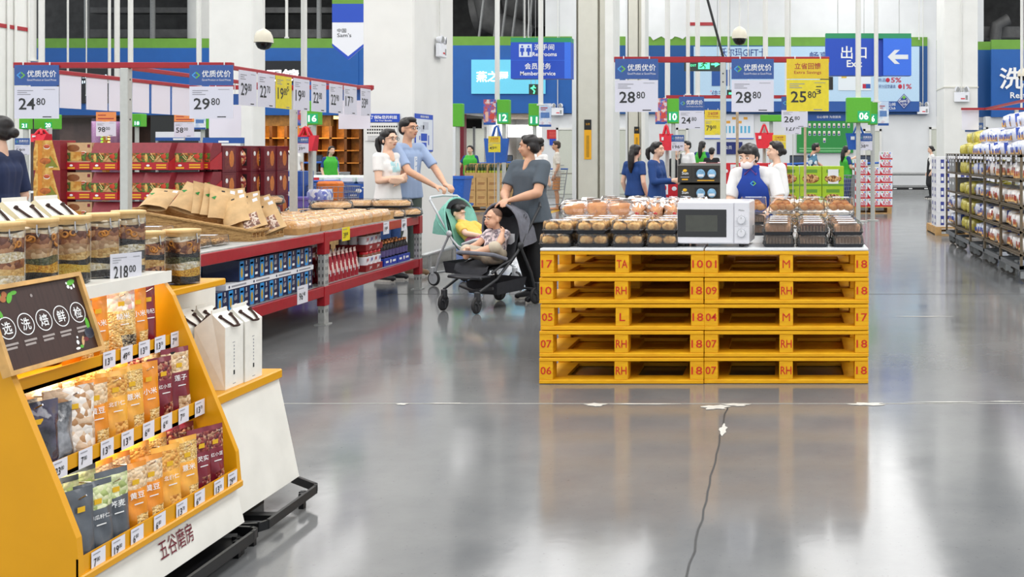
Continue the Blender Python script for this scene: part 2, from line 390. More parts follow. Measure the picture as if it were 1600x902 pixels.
# doors in the back wall
def door(n, x0, x1, y0):
    d = thing('door_%d' % n, None, None, (X0((x0+x1)/2), Y0-.05, 0)); d['kind'] = 'structure'
    w = X0(x1)-X0(x0); h = Z0(y0); b = MB(); b.bx(-w/2, w/2, 0, .05, 0, h, DOORM, .01); b.bx(-w/2, w/2, -.004, 0, h*.31, h*.33, BEIGED); b.build('door_leaf', d)
    f = MB(); f.bx(-w/2-.07, -w/2, -.02, .06, 0, h+.07, WHITE); f.bx(w/2, w/2+.07, -.02, .06, 0, h+.07, WHITE); f.bx(-w/2-.07, w/2+.07, -.02, .06, h, h+.07, WHITE); f.build('door_frame', d)
    k = MB(); k.cone((-w/2+.07, -.01, .98), (-w/2+.07, -.06, .98), .012, .012, STEEL, 8); k.cone((-w/2+.07, -.055, .98), (-w/2+.2, -.055, .98), .012, .012, STEEL, 8); k.build('door_handle', d)
door(1, 873, 895, 203); door(2, 960, 980, 203); door(3, 1060, 1072, 203); door(4, 1352, 1374, 205); door(5, 1455, 1466, 202); door(6, 1526, 1540, 202)
# shop rooms under the fascia
GOLD = M('shop_gold_wood', (186, 126, 52), .45, var=.15, scale=8)
sh = MB(); X1, X2 = PX(385, 39), PX(570, 39)
sh.bx(X1, X2, Y0+3, Y0+3.1, 0, 2.7, GOLD)
for i in range(9): sh.bx(X1+(X2-X1)*i/8-.05, X1+(X2-X1)*i/8+.05, Y0+2.6, Y0+3, 0, 2.65, M('shop_dark_wood', (88, 52, 24), .5))
for z in (.5, 1.0, 1.45, 1.9): sh.bx(X1, X2, Y0+2.6, Y0+3, z, z+.04, GOLD)
sh.bx(X1, X2, Y0+.1, Y0+.3, 2.3, 2.66, GOLD); S(sh, 'wall_gold_shop')
sl = MB(); sl.bx(X1+.1, X2-.1, Y0+.6, Y0+2.4, 2.6, 2.65, M('shop_lamp', (255, 214, 140), emit=2.2)); S(sl, 'ceiling_gold_shop_lamp')
area('shop_lamp_gold', ((X1+X2)/2, Y0+1.5, 2.55), 2.6, 2, 110, (1, .75, .42))
sd = MB(); X1, X2 = PX(-80, 39), PX(345, 39); sd.bx(X1, X2, Y0+3, Y0+3.1, 0, 2.7, M('shop_dark_wall', (74, 60, 50), .4, var=.2, scale=2)); sd.bx(X0(56), X0(90), Y0-.1, Y0+.1, 0, 2.7, DARK); sd.bx(X0(130), X0(136), Y0+1, Y0+1.2, 0, 2.7, GOLD)
sd.bx(X0(238), X0(330), Y0-.1, Y0+.2, 0, 2.65, M('shop_black', (38, 40, 40), .4)); sd.cone((X0(110), Y0+2, 0), (X0(110), Y0+2, 2.6), .5, .5, M('purple_gloss', (150, 116, 150), .25, var=.1), 24)
S(sd, 'wall_dark_shop')
area('shop_lamp_dark', ((X1+X2)/2, Y0+1.2, 2.5), 5, 1.5, 70, (1, .85, .95))
ld = MB()
for k in range(9):
    ld.bx(X0(129), X0(131.5), Y0+.95, Y0+1, 2.5-k*.11, 2.56-k*.11, M('led_green', (140, 220, 60), emit=1)); ld.bx(X0(140), X0(143), Y0+.95, Y0+1, 2.5-k*.11, 2.56-k*.11, M('led_amber', (250, 210, 120), emit=1.2))
S(ld, 'trim_6')
# bright shop room in the middle
sm = MB(); SW = M('shop_white', (240, 240, 238), .5)
sm.bx(X0(700), X0(893), Y0+4, Y0+4.1, 0, 3, SW); sm.bx(X0(757), X0(760), Y0+.3, Y0+4, 0, 2.9, SW); sm.bx(X0(707), X0(713), Y0-.1, Y0+.6, 0, Z0(175), WHITE2)
sm.bx(X0(762), X0(862), Y0+2.6, Y0+2.7, Z0(213), Z0(192), SW); sm.bx(X0(762), X0(862), Y0-.02, Y0+2.6, Z0(178)-.1, Z0(178), M('soffit_beige', (176, 158, 138), .6))
sm.bx(X0(716), X0(722), Y0+.2, Y0+.5, 0, Z0(178), M('dark_red_post', (120, 22, 40), .4)); sm.bx(X0(846), X0(893), Y0+.02, Y0+.2, 0, Z0(177), WHITE2)
for i in range(4): sm.bx(X0(778+i*22), X0(796+i*22), Y0+3.4, Y0+3.9, .1, Z0(212), M('shop_shelf_wood', (214, 176, 128), .5)); sm.bx(X0(779+i*22), X0(795+i*22), Y0+3.35, Y0+3.4, Z0(243), Z0(228), REDM)
sm.text('YAN PALACE', (X0(772), Y0+2.59, Z0(200)), XD, ZD, .13, M('gold_letters', (190, 160, 110), .4), X0(808)-X0(772)); sm.text('燕之屋', (X0(814), Y0+2.59, Z0(200)), XD, ZD, .13, MATS['gold_letters'])
S(sm, 'wall_bright_shop'); area('shop_lamp_and_fill', (PX(736, 38), 38, 2.55), .6, 2.5, 45); area('shop_lamp_and_fill', (X0(810), Y0+1.8, 2.6), 1.8, 1.5, 60)  # first one is an added fill light for the room's dark left part
for n, (x0, x1) in enumerate(((729, 739), (743, 757))):
    d = MB(); Yd = Y0+3.95; d.bx(PX(x0, Yd), PX(x1, Yd), Yd, Yd+.05, 0, 2.3, DOORM); d.bx(PX(x0, Yd)-.06, PX(x0, Yd), Yd-.03, Yd, 0, 2.36, GREY); d.bx(PX(x1, Yd), PX(x1, Yd)+.06, Yd-.03, Yd, 0, 2.36, GREY); S(d, 'door_%d' % (7+n))
# ================================================================ GRAIN DISPLAY UNITS, FRONT LEFT
YEL = M('display_yellow', (226, 160, 8), .4, var=.02, scale=6, coat=.1)
CREAM = M('panel_white', (236, 234, 226), .5, var=.03, scale=7)
TAGW = M('tag_paper', (232, 232, 242), .5, var=0)
PLUM = M('plum_letters', (110, 28, 46), .5, var=0)
LEDM = M('led_strip', (255, 238, 205), emit=2)
WOODL = M('pale_wood', (214, 166, 98), .45, var=.12, scale=14)
YA, YB = 2.93, 3.80
ua = thing('grain_display_unit', 'yellow and white tiered display unit of bagged grains with plum lettering on its base', 'display unit', (-2.3, 3.37, 0))
def loc(o, x, y, z): return (x-o.location[0], y-o.location[1], z-o.location[2])
PROF = [(-1.935, .235), (-1.945, .35), (-2.0, .49), (-2.17, .905), (-2.205, .955), (-2.25, .965), (-2.62, .965), (-2.62, .235)]
OX, OY = -2.3, 3.37
for y0, y1 in ((YA, YA+.022), (YB-.022, YB)):
    MB().prism([(x-OX, z) for x, z in PROF], 1, y0-OY, y1-OY, YEL).build('side_panel', ua)
b = MB(); b.bx(-2.5-OX, -2.48-OX, YA-OY+.022, YB-OY-.022, .24, .95, YEL); b.build('back_panel', ua)
lips = []
for (x, z, h, ya) in ((-1.94, .235, .058, YA), (-2.055, .487, .052, YA+.02), (-2.15, .728, .045, YA+.02)):
    b = MB(); b.bx(x-.5-OX if x > -2 else -2.48-OX, x-OX, ya+.022-OY, YB-.022-OY, z, z+.012, YEL); b.bx(x-.006-OX, x-OX, ya-OY+(.022 if ya > YA else 0), YB-.0-OY-(.022 if ya > YA else 0), z, z+h, YEL)
    if x > -2: b.bx(x-.02-OX, x+.012-OX, YA-OY, YB-OY, z-.012, z+.012, YEL, .004)
    lips.append(b.build('shelf', ua))
b = MB(); b.prism([(-1.955-OX, .225), (-1.925-OX, .095), (-2.6-OX, .095), (-2.6-OX, .225)], 1, YA-OY, YB-OY, CREAM)
b.build('base_panel', ua)
b = MB(); b.text('五谷磨房', (-1.9325-OX, 3.31-OY, .142), YD, (-.23, 0, 1), .062, PLUM, .185, .004)
b.build('lettering', ua)
b = MB(); b.bx(-2.62-OX, -2.19-OX, YA-OY, YB-OY, .966, .988, CREAM, .003); b.bx(-2.19-OX, -2.184-OX, YA-OY, YB-OY, .95, .99, CREAM); b.build('top_board', ua, 'white top board')
b = MB(); b.bx(-2.3-OX, -2.2-OX, YA+.05-OY, YB-.04-OY, .955, .9635, LEDM); b.build('light_strip', ua, 'glowing light strip')
area('shelf_lamp', (-2.26, 3.37, .945), .06, .7, 1.5, (1, .9, .7))
for x, z in ((-2.2, .72), (-2.1, .482)): area('shelf_lamp', (x, 3.37, z), .03, .7, .55, (1, .86, .6))
# price labels along the shelf lips
def ptag(b, o, xd, yd, w, h, txt, sup, m=TAGW, ink=INK):
    o = V(o); xd = V(xd).normalized(); yd = V(yd).normalized(); n = xd.cross(yd)*.0016
    b.rect(o, xd, yd, w, h, m); q = o+n
    b.text(txt, q+xd*w*.16+yd*h*.2, xd, yd, h*.42, ink, w*.17*len(txt), .012)
    b.text(sup, q+xd*w*(.2+.17*len(txt))+yd*h*.4, xd, yd, h*.22, ink, w*.2, .006)
    b.rect(q+xd*w*.1+yd*h*.82, xd, yd, w*.5, h*.05, INKL)
LB = [(-1.9385, .238, [(2.98, '7', '80'), (3.07, '19', '80'), (3.16, '6', '80'), (3.275, '6', '80'), (3.395, '13', '70'), (3.5, '6', '80'), (3.62, '13', '70'), (3.71, '29', '80')]),
      (-2.0535, .488, [(2.99, '23', '80'), (3.1, '7', '80'), (3.2, '13', '70'), (3.3, '13', '70'), (3.41, '6', '80'), (3.51, '6', '80'), (3.61, '7', '80'), (3.71, '13', '70')]),
      (-2.1485, .725, [(3.36, '13', '70'), (3.45, '49', '80'), (3.545, '13', '70'), (3.635, '13', '70'), (3.73, '7', '80')])]
for (x, z, l), par in zip(LB, lips):
    for y, t, s2 in l:
        b = MB(); ptag(b, (x+.002-OX, y-OY, z), YD, ZD, .062, .054, t, s2); b.build('price_label', par, 'white price label')
# black bumper rails round the feet
BLKM = M('bumper_black', (22, 23, 25), .35, .2)
def bumper(par, pts, ox, oy):
    b = MB()
    for p, q in zip(pts, pts[1:]):
        p = V(p); q = V(q); d = (q-p).normalized(); n = V((-d.y, d.x, 0))*.006; e = d*.004
        vs = []
        for z in (.05, .082):
            for c in (p-e-n, q+e-n, q+e+n, p-e+n): vs.append((c.x-ox, c.y-oy, z))
        b.add(vs, [(3, 2, 1, 0), (4, 5, 6, 7), (0, 1, 5, 4), (1, 2, 6, 5), (2, 3, 7, 6), (3, 0, 4, 7)], BLKM)
    for p in pts[1:-1]: b.bx(p[0]-ox-.05, p[0]-ox-.03, p[1]-oy-.04, p[1]-oy-.02, 0, .06, BLKM)
    return b.build('bumper_rail', par, 'black metal bumper rail')
bumper(ua, [(-1.94, 3.795, 0), (-1.895, 3.79, 0), (-1.872, 3.775, 0), (-1.868, 3.745, 0), (-1.868, 2.9, 0), (-1.95, 2.88, 0)], OX, OY)
b = MB(); b.bx(-2.6-OX, -1.99-OX, YA+.03-OY, YB-.03-OY, 0, .1, BLKM); b.bx(-1.99-OX, -1.875-OX, YA-OY, 3.775-OY, .035, .048, BLKM); b.build('plinth', ua, 'black recessed plinth')
# second unit with a ledge for gift bags
ub = thing('gift_bag_unit', 'white flared display unit with yellow ledge carrying white gift bags', 'display unit', (-2.3, 4.08, 0)); PX2, PY2 = -2.3, 4.08
b = MB(); b.prism([(-2.075-PX2, .49), (-1.99-PX2, .085), (-2.62-PX2, .085), (-2.62-PX2, .49)], 1, 3.815-PY2, 4.37-PY2, CREAM); b.build('body', ub)
b = MB(); b.bx(-2.62-PX2, -2.06-PX2, 3.81-PY2, 4.375-PY2, .487, .525, YEL, .005); b.build('ledge', ub, 'yellow ledge')
b = MB(); b.bx(-2.62-PX2, -2.335-PX2, 3.81-PY2, 4.375-PY2, .525, .89, CREAM); b.build('back_panel', ub)
b = MB(); b.bx(-2.62-PX2, -2.2-PX2, 3.81-PY2, 4.2-PY2, .89, .916, YEL, .004); b.build('top_shelf', ub, 'yellow top shelf')
bumper(ub, [(-2.03, 4.40, 0), (-1.885, 4.285, 0), (-1.875, 4.26, 0), (-1.872, 3.86, 0), (-1.89, 3.83, 0), (-1.99, 3.815, 0)], PX2, PY2)
b = MB(); b.bx(-2.6-PX2, -2.1-PX2, 3.85-PY2, 4.3-PY2, 0, .09, BLKM); b.bx(-2.1-PX2, -1.9-PX2, 4.0-PY2, 4.04-PY2, .03, .05, BLKM); b.build('plinth', ub, 'black recessed plinth')
# framed chalk-style sign
sg = thing('framed_sign', 'dark wood grain sign in pale frame, white circled characters, leaning on yellow unit', 'sign', (-2.112, 3.095, .812))
dz = V((-.07, 0, .215)).normalized(); T = Matrix.Translation((0, 0, 0))
def sp(u, v, n=0): return V((0, 1, 0))*u+dz*v+V((.95, 0, .31))*n       # sign plane: u along Y, v up
W_, H_ = .375, .226
PW = MV('plank_print', ((40, 22, 18), (62, 38, 32), (50, 28, 24)), 9, .45, 'noise', 0, stretch=(1, 8, .6))
b = MB(); b.add([sp(-W_/2, 0), sp(W_/2, 0), sp(W_/2, H_), sp(-W_/2, H_), sp(-W_/2, 0, -.012), sp(W_/2, 0, -.012), sp(W_/2, H_, -.012), sp(-W_/2, H_, -.012)], [(0, 1, 2, 3), (4, 5, 6, 7), (0, 1, 5, 4), (1, 2, 6, 5), (2, 3, 7, 6), (3, 0, 4, 7)], PW)
n1 = .001
LEAF = M('print_leaf', (92, 180, 50), .5); NUTB = M('print_nut', (176, 104, 52), .5)
for i, ch in enumerate('选洗焙鲜检'):
    u = -.148+i*.0735; v = .118; c = sp(u, v, .0015); b.text(ch, sp(u-.017, v-.018, n1), YD, dz, .036, WTX, .034, .012)
    ring = [(sp(u+.0325*math.cos(t), v+.0325*math.sin(t), n1), sp(u+.0295*math.cos(t), v+.0295*math.sin(t), n1)) for t in [2*math.pi*k/28 for k in range(29)]]
    for (p, q), (p2, q2) in zip(ring, ring[1:]): b.poly([p, p2, q2, q], WTX)
    for k in range(2): b.poly([sp(u-.026, .068-k*.011, n1), sp(u+.024-k*.008, .068-k*.011, n1), sp(u+.024-k*.008, .074-k*.011, n1), sp(u-.026, .074-k*.011, n1)], M('print_grey', (170, 160, 156), .6, var=0))
def blob(u, v, a, c, m, rot=0, k=12):
    b.poly([sp(u+a*math.cos(t)*math.cos(rot)-c*math.sin(t)*math.sin(rot), v+a*math.cos(t)*math.sin(rot)+c*math.sin(t)*math.cos(rot), n1*(1+.2*random.random())) for t in [2*math.pi*i/k for i in range(k)]], m)
for q in ((-.165, .17, .026, .01, LEAF, 2.2), (-.15, .205, .02, .009, LEAF, .6), (-.105, .2, .018, .009, LEAF, .9), (-.085, .212, .014, .006, LEAF, .1), (-.13, .2, .012, .01, NUTB, 0), (-.12, .212, .01, .009, NUTB, 0), (-.17, .2, .012, .008, M('print_pink', (190, 40, 70), .5), 0), (.155, .212, .02, .008, LEAF, .2),
          (.14, .2, .006, .006, WTX, 0), (.152, .195, .005, .005, WTX, 0), (.137, .212, .004, .004, WTX, 0), (.165, .2, .004, .007, WTX, 0), (.168, .05, .022, .018, M('print_slate', (60, 66, 78), .5), 0), (.168, .05, .018, .0145, M('print_slate_deep', (34, 40, 60), .5), 0), (.172, .078, .008, .02, LEAF, 0), (.13, .03, .006, .016, M('print_tan', (214, 170, 120), .5), -.4), (.145, .033, .012, .007, M('print_maroon', (110, 24, 34), .5), 0), (.11, .045, .004, .004, WTX, 0), (.106, .03, .006, .007, WTX, 0), (.118, .015, .008, .005, LEAF, 0), (.1, .012, .01, .004, WTX, 0), (-.02, .195, .005, .005, M('print_ring', (150, 140, 138), .5), 0)): blob(*q)
b.build('sign_face', sg)
fr = MB(); t = .013
for (u0, u1, v0, v1) in ((-W_/2-t, W_/2+t, -t, 0), (-W_/2-t, W_/2+t, H_, H_+t), (-W_/2-t, -W_/2, 0, H_), (W_/2, W_/2+t, 0, H_)):
    fr.add([sp(u, v, n) for n in (-.014, .012) for u, v in ((u0, v0), (u1, v0), (u1, v1), (u0, v1))], [(0, 1, 2, 3), (4, 5, 6, 7), (0, 1, 5, 4), (1, 2, 6, 5), (2, 3, 7, 6), (3, 0, 4, 7)], WOODL)
fr.build('sign_frame', sg, 'pale wooden frame')
# ---- snack pouches
def pouch(b, w, h, d, mf, seal=.06, nu=10, nv=14, base=.9, lean=0, wob=.0, top=0.0, X=None, seed=0):
    """standing pouch: wide gusset below, pinched seal on top; mf(u, v, side) gives the material"""
    rnd = random.Random(seed); ph = [rnd.uniform(0, 6) for _ in range(4)]
    for side in (-1, 1):
        vs = []
        for j in range(nv+1):
            v = j/nv; prof = min(1, (1-v)/.75)**.75*(base+(1-base)*min(1, v*6)) if v < 1-seal else 0
            for i in range(nu+1):
                u = i/nu*2-1; e = (1-abs(u)**3)
                wr = wob*(math.sin(u*5+v*9+ph[0])*.5+math.sin(v*17+ph[1]+u*3)*.35+math.sin(u*11+ph[2])*.25)*(1 if v < 1-seal else .15)
                vs.append((u*w/2*(1-.05*math.sin(v*3.1)), side*(d/2*prof*e+.0006)+(wr*d*e if side < 0 else wr*d*.4*e)+lean*v*v*h, v*h))
        fm = {}
        for j in range(nv):
            for i in range(nu):
                a = j*(nu+1)+i; q = (a, a+1, a+nu+2, a+nu+1); fm.setdefault(mf((i+.5)/nu*2-1, (j+.5)/nv, side), []).append(q)
        n0 = len(b.v); first = True
        for m, fs in fm.items(): b.add(vs, fs, m, True, X)
    return b
FILM = dict(coat=.35)
OR_ = M('pouch_orange', (232, 142, 22), .38, var=.08, scale=25, **FILM); ORL = M('pouch_amber', (240, 172, 60), .38, var=.08, scale=25, **FILM)
MARO = M('pouch_maroon', (122, 20, 42), .35, var=.08, scale=25, **FILM); SLATE = M('pouch_slate', (84, 90, 98), .35, var=.08, scale=25, **FILM)
PBLK = MV('pouch_black_gold', ((20, 20, 26), (30, 32, 44), (70, 64, 88), (120, 92, 40)), 14, .2, 'noise', .2, coat=.8)
PSIL = MV('pouch_silver', ((96, 98, 104), (150, 152, 158), (60, 62, 68), (205, 206, 210)), 16, .2, 'noise', .3, coat=.8)
def grains(n, c, sc=170): return MV('grains_'+n, c, sc, .5, 'voronoi', .6, coat=.35)
G_OAT = grains('oat', ((226, 186, 110), (240, 210, 150), (206, 160, 86), (236, 196, 120)))
G_BEAN = grains('bean', ((228, 164, 74), (238, 184, 96), (206, 138, 54), (230, 176, 92)), 110)
G_RED = grains('redbean', ((120, 30, 34), (150, 60, 52), (92, 18, 26), (190, 140, 110)), 110)
G_PUMP = grains('pumpkin', ((196, 206, 150), (224, 228, 184), (160, 176, 104), (214, 216, 170)), 75)
G_NUT = grains('walnut', ((228, 214, 200), (240, 232, 224), (176, 130, 86), (210, 180, 150)), 60)
G_MIX = grains('mixed', ((240, 224, 204), (226, 192, 160), (250, 240, 230), (232, 180, 170)), 60)
G_PALE = grains('pale', ((222, 188, 146), (238, 212, 176), (196, 156, 112), (230, 200, 160)), 95)
G_SEED = grains('seed', ((150, 140, 120), (90, 80, 66), (200, 186, 150), (60, 56, 50)), 190)
YLAB = M('pouch_label_gold', (236, 186, 40), .4, var=0)
def make_pouch(kind, seed):
    """kind: (top grains, body film, lower grains, characters, width, height, name bits)"""
    top, body, low, chars, w, h, nm = kind
    t = thing('snack_pouch', 'x', 'snack pouch'); b = MB()
    def mf(u, v, s):
        if top and v > .62+.05*math.cos(u*2) and v < .93: return top
        if low and v < .3 and u > -.1: return low
        return body
    pouch(b, w, h, w*.62, mf, wob=.11, seed=seed, lean=.05)
    l = b
    def fr(u, v, e=.0025):
        prof = min(1, (1-v)/.75)**.75; return V((u*w/2, -(w*.31*prof*(1-abs(u)**3)+e+w*.012)+.05*v*v*h, v*h))
    if chars:
        n = len(chars); sz = min(.019, w*.5/n); c = fr(0, .52); l.text(chars, (c.x-w*.02, c.y-.001, c.z), XD, (0, .12, 1), sz, WTX, None, .008, 'c')
        c = fr(0, .45); l.bx(c.x-.012, c.x+.012, c.y-.001, c.y, c.z-.002, c.z+.001, WTX)
    c = fr(0, .74); l.bx(c.x-.009, c.x+.009, c.y-.001, c.y, c.z-.006, c.z+.008, YLAB)
    c = fr(0, .93); l.bx(c.x-.014, c.x+.014, c.y+.006, c.y+.007, c.z-.004, c.z+.003, BLACK)
    b.build('pouch_body', t)
    t['nm'] = nm; return t
KP = {
 'or': (G_PALE, OR_, G_OAT, '黄豆', .085, .2, 'orange bean pouch'), 'am': (G_BEAN, ORL, G_BEAN, '北杏仁', .085, .205, 'amber almond pouch'), 'am2': (None, OR_, G_OAT, '小米', .08, .2, 'plain orange millet pouch'),
 'mix': (G_MIX, G_OAT, G_SEED, '糙米', .11, .21, 'large clear-fronted pouch of layered rice'), 'red': (None, MARO, None, '枸杞', .06, .2, 'slim maroon pouch'), 'rb': (G_RED, MARO, G_RED, '红小豆', .075, .2, 'maroon red-bean pouch'),
 'ch': (G_PALE, MARO, G_PALE, '莲子', .09, .215, 'maroon lotus-seed pouch with pale beans'), 'bk': (None, PBLK, None, '', .12, .19, 'glossy black and gold pouch'), 'sv': (None, PSIL, None, '', .13, .17, 'crumpled silver pouch'),
 'wn': (G_NUT, G_NUT, G_NUT, '', .13, .2, 'white walnut pouch'), 'pk': (G_PUMP, SLATE, None, '南瓜籽仁', .095, .2, 'slate pumpkin-seed pouch'), 'bw': (G_PUMP, SLATE, None, '荞麦', .085, .21, 'slate buckwheat pouch'),
 'sl': (None, SLATE, None, '', .08, .2, 'plain slate pouch'), 'rb2': (G_RED, MARO, G_RED, '芡实', .07, .21, 'maroon foxnut pouch'), 'by': (G_OAT, ORL, G_OAT, '薏米', .085, .205, 'amber barley pouch')}
proto = {}
ROWS = [('bottom', -1.985, .25, [('sl', 3.0), ('pk', 3.07), ('bw', 3.155), ('or', 3.25), ('or', 3.33), ('am', 3.43), ('by', 3.53), ('rb2', 3.62), ('rb', 3.705)], 1),
        ('middle', -2.115, .502, [('bk', 3.01), ('sv', 3.06), ('wn', 3.16), ('or', 3.265), ('am', 3.36), ('by', 3.445), ('am2', 3.535), ('rb', 3.62), ('ch', 3.71)], 1),
        ('top', -2.215, .742, [('or', 3.345), ('am2', 3.43), ('mix', 3.545), ('am2', 3.64), ('red', 3.705)], 1)]
for rn, x, z, L_, _ in ROWS:
    cnt = {}
    for k, y in L_:
        for dpt in (0, 1):
            if k not in proto: proto[k] = make_pouch(KP[k], hash(k) % 97 if False else sum(map(ord, k))); o = proto[k]; o.location = (x-dpt*.1, y, z); o.rotation_euler = (0, 0, math.pi/2-.42)
            else: o = dup(proto[k], (x-dpt*.1-(.006 if dpt else 0), y+dpt*.012, z+dpt*.004), math.pi/2-.42+random.uniform(-.12, .12))
            i = [q for q, _y in L_].index(k) if [q for q, _y in L_].count(k) == 1 else L_.index((k, y))
            n = L_.index((k, y)); o.scale = (1.16, 1.16, 1.06); o['label'] = '%s, %s along the %s row%s' % (KP[k][6], ORD[n], rn, ', front' if not dpt else ', behind')
            o['group'] = 'grain pouches hung on the yellow unit'
# prongs that carry them
for rn, x, z, L_, _ in ROWS:
    for k, y in L_:
        if L_.index((k, y)) % 2 == 0:
            b = MB(); zz = z+.185; b.tube([(-2.48-OX, y-OY, zz), (x+.0-OX, y-OY, zz), (x+.022-OX, y-OY, zz+.012)], .0028, M('chrome', (210, 210, 214), .15, 1), 6); b.build('hook_prong', ua, 'chrome hook prong')
# ---- glass jars with wooden lids
GLASS = MG('jar_glass', (255, 255, 255), .012, .03, .55)
CHROME = MATS['chrome']
jl = {'oats': grains('j_oat', ((226, 206, 172), (240, 226, 200), (208, 184, 146), (246, 236, 216)), 60), 'dates': grains('j_date', ((110, 62, 44), (150, 94, 60), (80, 44, 36), (190, 140, 96)), 62),
      'soy': grains('j_soy', ((216, 176, 104), (228, 194, 128), (196, 150, 80), (222, 184, 118)), 110), 'black': grains('j_black', ((30, 30, 32), (44, 42, 44), (20, 20, 22), (60, 58, 58)), 150), 'corn': grains('j_corn', ((224, 164, 44), (236, 184, 64), (206, 142, 30), (240, 192, 84)), 190),
      'millet': grains('j_millet', ((230, 186, 62), (236, 200, 84), (222, 172, 48), (240, 206, 96)), 260), 'pearl': grains('j_pearl', ((238, 230, 204), (228, 212, 172), (246, 240, 224), (206, 190, 150)), 120), 'green': grains('j_green', ((74, 84, 56), (96, 104, 70), (56, 66, 44), (110, 112, 84)), 140), 'lotus': grains('j_lotus', ((206, 172, 128), (190, 150, 108), (220, 190, 150), (176, 136, 96)), 70)}
LAYERS = [['black', 'pearl', 'soy', 'dates', 'pearl', 'dates', 'oats'], ['millet', 'black', 'corn', 'green', 'lotus', 'dates', 'oats'], ['black', 'millet', 'black', 'soy', 'lotus', 'dates', 'oats'], ['black', 'pearl', 'black', 'soy', 'lotus', 'dates', 'oats'], ['black', 'soy', 'black', 'pearl', 'black', 'dates', 'oats'], ['corn', 'green', 'dates', 'soy', 'black', 'dates', 'oats'], ['black', 'corn', 'pearl', 'green', 'black', 'dates', 'oats']]
RING = M('dried_ring', (186, 124, 52), .5, var=.2)
def jar(i, p, h, r, label):
    t = thing('glass_jar', label, 'jar', p, .2*i, 'layered grain jars with wooden lids')
    g = MB(); g.lathe([(r*.97, 0), (r, .006), (r, h-.03), (r*.97, h-.018)], GLASS, 32, sq=5); g.lathe([(0.001, .001), (r*.97, .001)], GLASS, 32, sq=5); g.build('glass_body', t)
    c = MB(); ls = LAYERS[i]; z = .006; rnd = random.Random(i); hh = h*.86-.006; ws = [rnd.uniform(.7, 1.2) for _ in ls]; ws[-1] = .55; ws[-2] = 1.9
    for k, (l, wt) in enumerate(zip(ls, ws)):
        z1 = z+hh*wt/sum(ws); am = .004
        n = 32; pr = [(r*.95, z), (r*.95, z1)]
        vs = []
        for q, zz in enumerate((z, z1)):
            for a in range(n):
                t2 = 2*math.pi*a/n; ct, sn = math.cos(t2), math.sin(t2); kk = 1/((abs(ct)**5+abs(sn)**5)**.2); ww = am*math.sin(2*t2+(k+q)*1.7+i)*(0 if k+q == 0 else 1)
                vs.append((r*.95*kk*ct, r*.95*kk*sn, zz+ww))
        c.add(vs, [(a, (a+1) % n, n+(a+1) % n, n+a) for a in range(n)], jl[l], True)
        if k == len(ls)-1: c.add(vs, [tuple(range(n, 2*n))], jl[l])
        if k == len(ls)-2:
            for a in range(16):
                t2 = 2*math.pi*a/16+rnd.random()*.3; X = Matrix.Translation((r*.97*math.cos(t2), r*.97*math.sin(t2), rnd.uniform(z+.012, z1-.008))) @ Matrix.Rotation(t2, 4, 'Z') @ Matrix.Rotation(math.pi/2+rnd.uniform(-.5, .5), 4, 'Y'); c.torus((0, 0, 0), .0085, .0035, RING, 12, 5, X)
        z = z1
    for a in range(10):
        t2 = rnd.uniform(0, 6.28); rr = rnd.uniform(.2, .85)*r; c.ball((rr*math.cos(t2), rr*math.sin(t2), z+.004), (.016, .013, .006), M('dried_slice', (232, 216, 188), .5, var=.1), 10, 6)
    c.build('grain_layers', t)
    l = MB(); l.lathe([(r*.96, h-.026), (r*.98, h-.013), (r*1.03, h-.012), (r*1.03, h-.002), (r*1.0, h), (.001, h)], M('jar_lid_wood', (226, 188, 128), .5, var=.06), 32, sq=5); l.build('lid', t, 'wooden lid')
    m = MB()
    for a in (-.3, .3): m.tube([((r+.004)*math.cos(a-.9), (r+.004)*math.sin(a-.9), h-.016), ((r+.007)*math.cos(a-.9), (r+.007)*math.sin(a-.9), h-.04), ((r+.006)*math.cos(a-.84), (r+.006)*math.sin(a-.84), h-.055), ((r+.004)*math.cos(a-.78), (r+.004)*math.sin(a-.78), h-.045)], .0022, CHROME, 6)
    m.build('wire_clasp', t, 'bent wire clasp'); return t
JL = ['glass grain jar cut off by the frame edge, nearest of the row', 'glass grain jar with yellow millet at its bottom and shield sticker', 'glass grain jar with a bright yellow band between two black bands', 'glass grain jar with coarse pale pearl barley under a black band', 'glass grain jar last in the tall row, white band over black']
for i, y in enumerate((3.135, 3.285, 3.44, 3.6, 3.755)):
    j = jar(i, (-2.3 if i < 4 else -2.31, y, .988), .218, .047 if i != 2 else .05, JL[i])
    if i == 1:
        s_ = MB(); a = -.75; c0 = V((.052*math.cos(a), .052*math.sin(a), .04)); xd = V((-math.sin(a), math.cos(a), 0)); s_.poly([c0+xd*u+ZD*v for u, v in ((-.012, .012), (-.012, -.008), (0, -.018), (.012, -.008), (.012, .012), (0, .018))], M('sticker_dark', (50, 54, 58), .4)); s_.poly([c0+xd*u+ZD*(v+.075)+V((.001, 0, 0)) for u, v in ((-.005, -.008), (.005, -.008), (.005, .008), (-.005, .008))], YLAB); s_.build('sticker', j, 'dark shield sticker')
jar(5, (-2.33, 3.9, .917), .205, .048, 'glass grain jar on yellow shelf, half hidden by the price card'); jar(6, (-2.265, 4.01, .917), .205, .05, 'glass grain jar on yellow shelf beside the wicker basket')
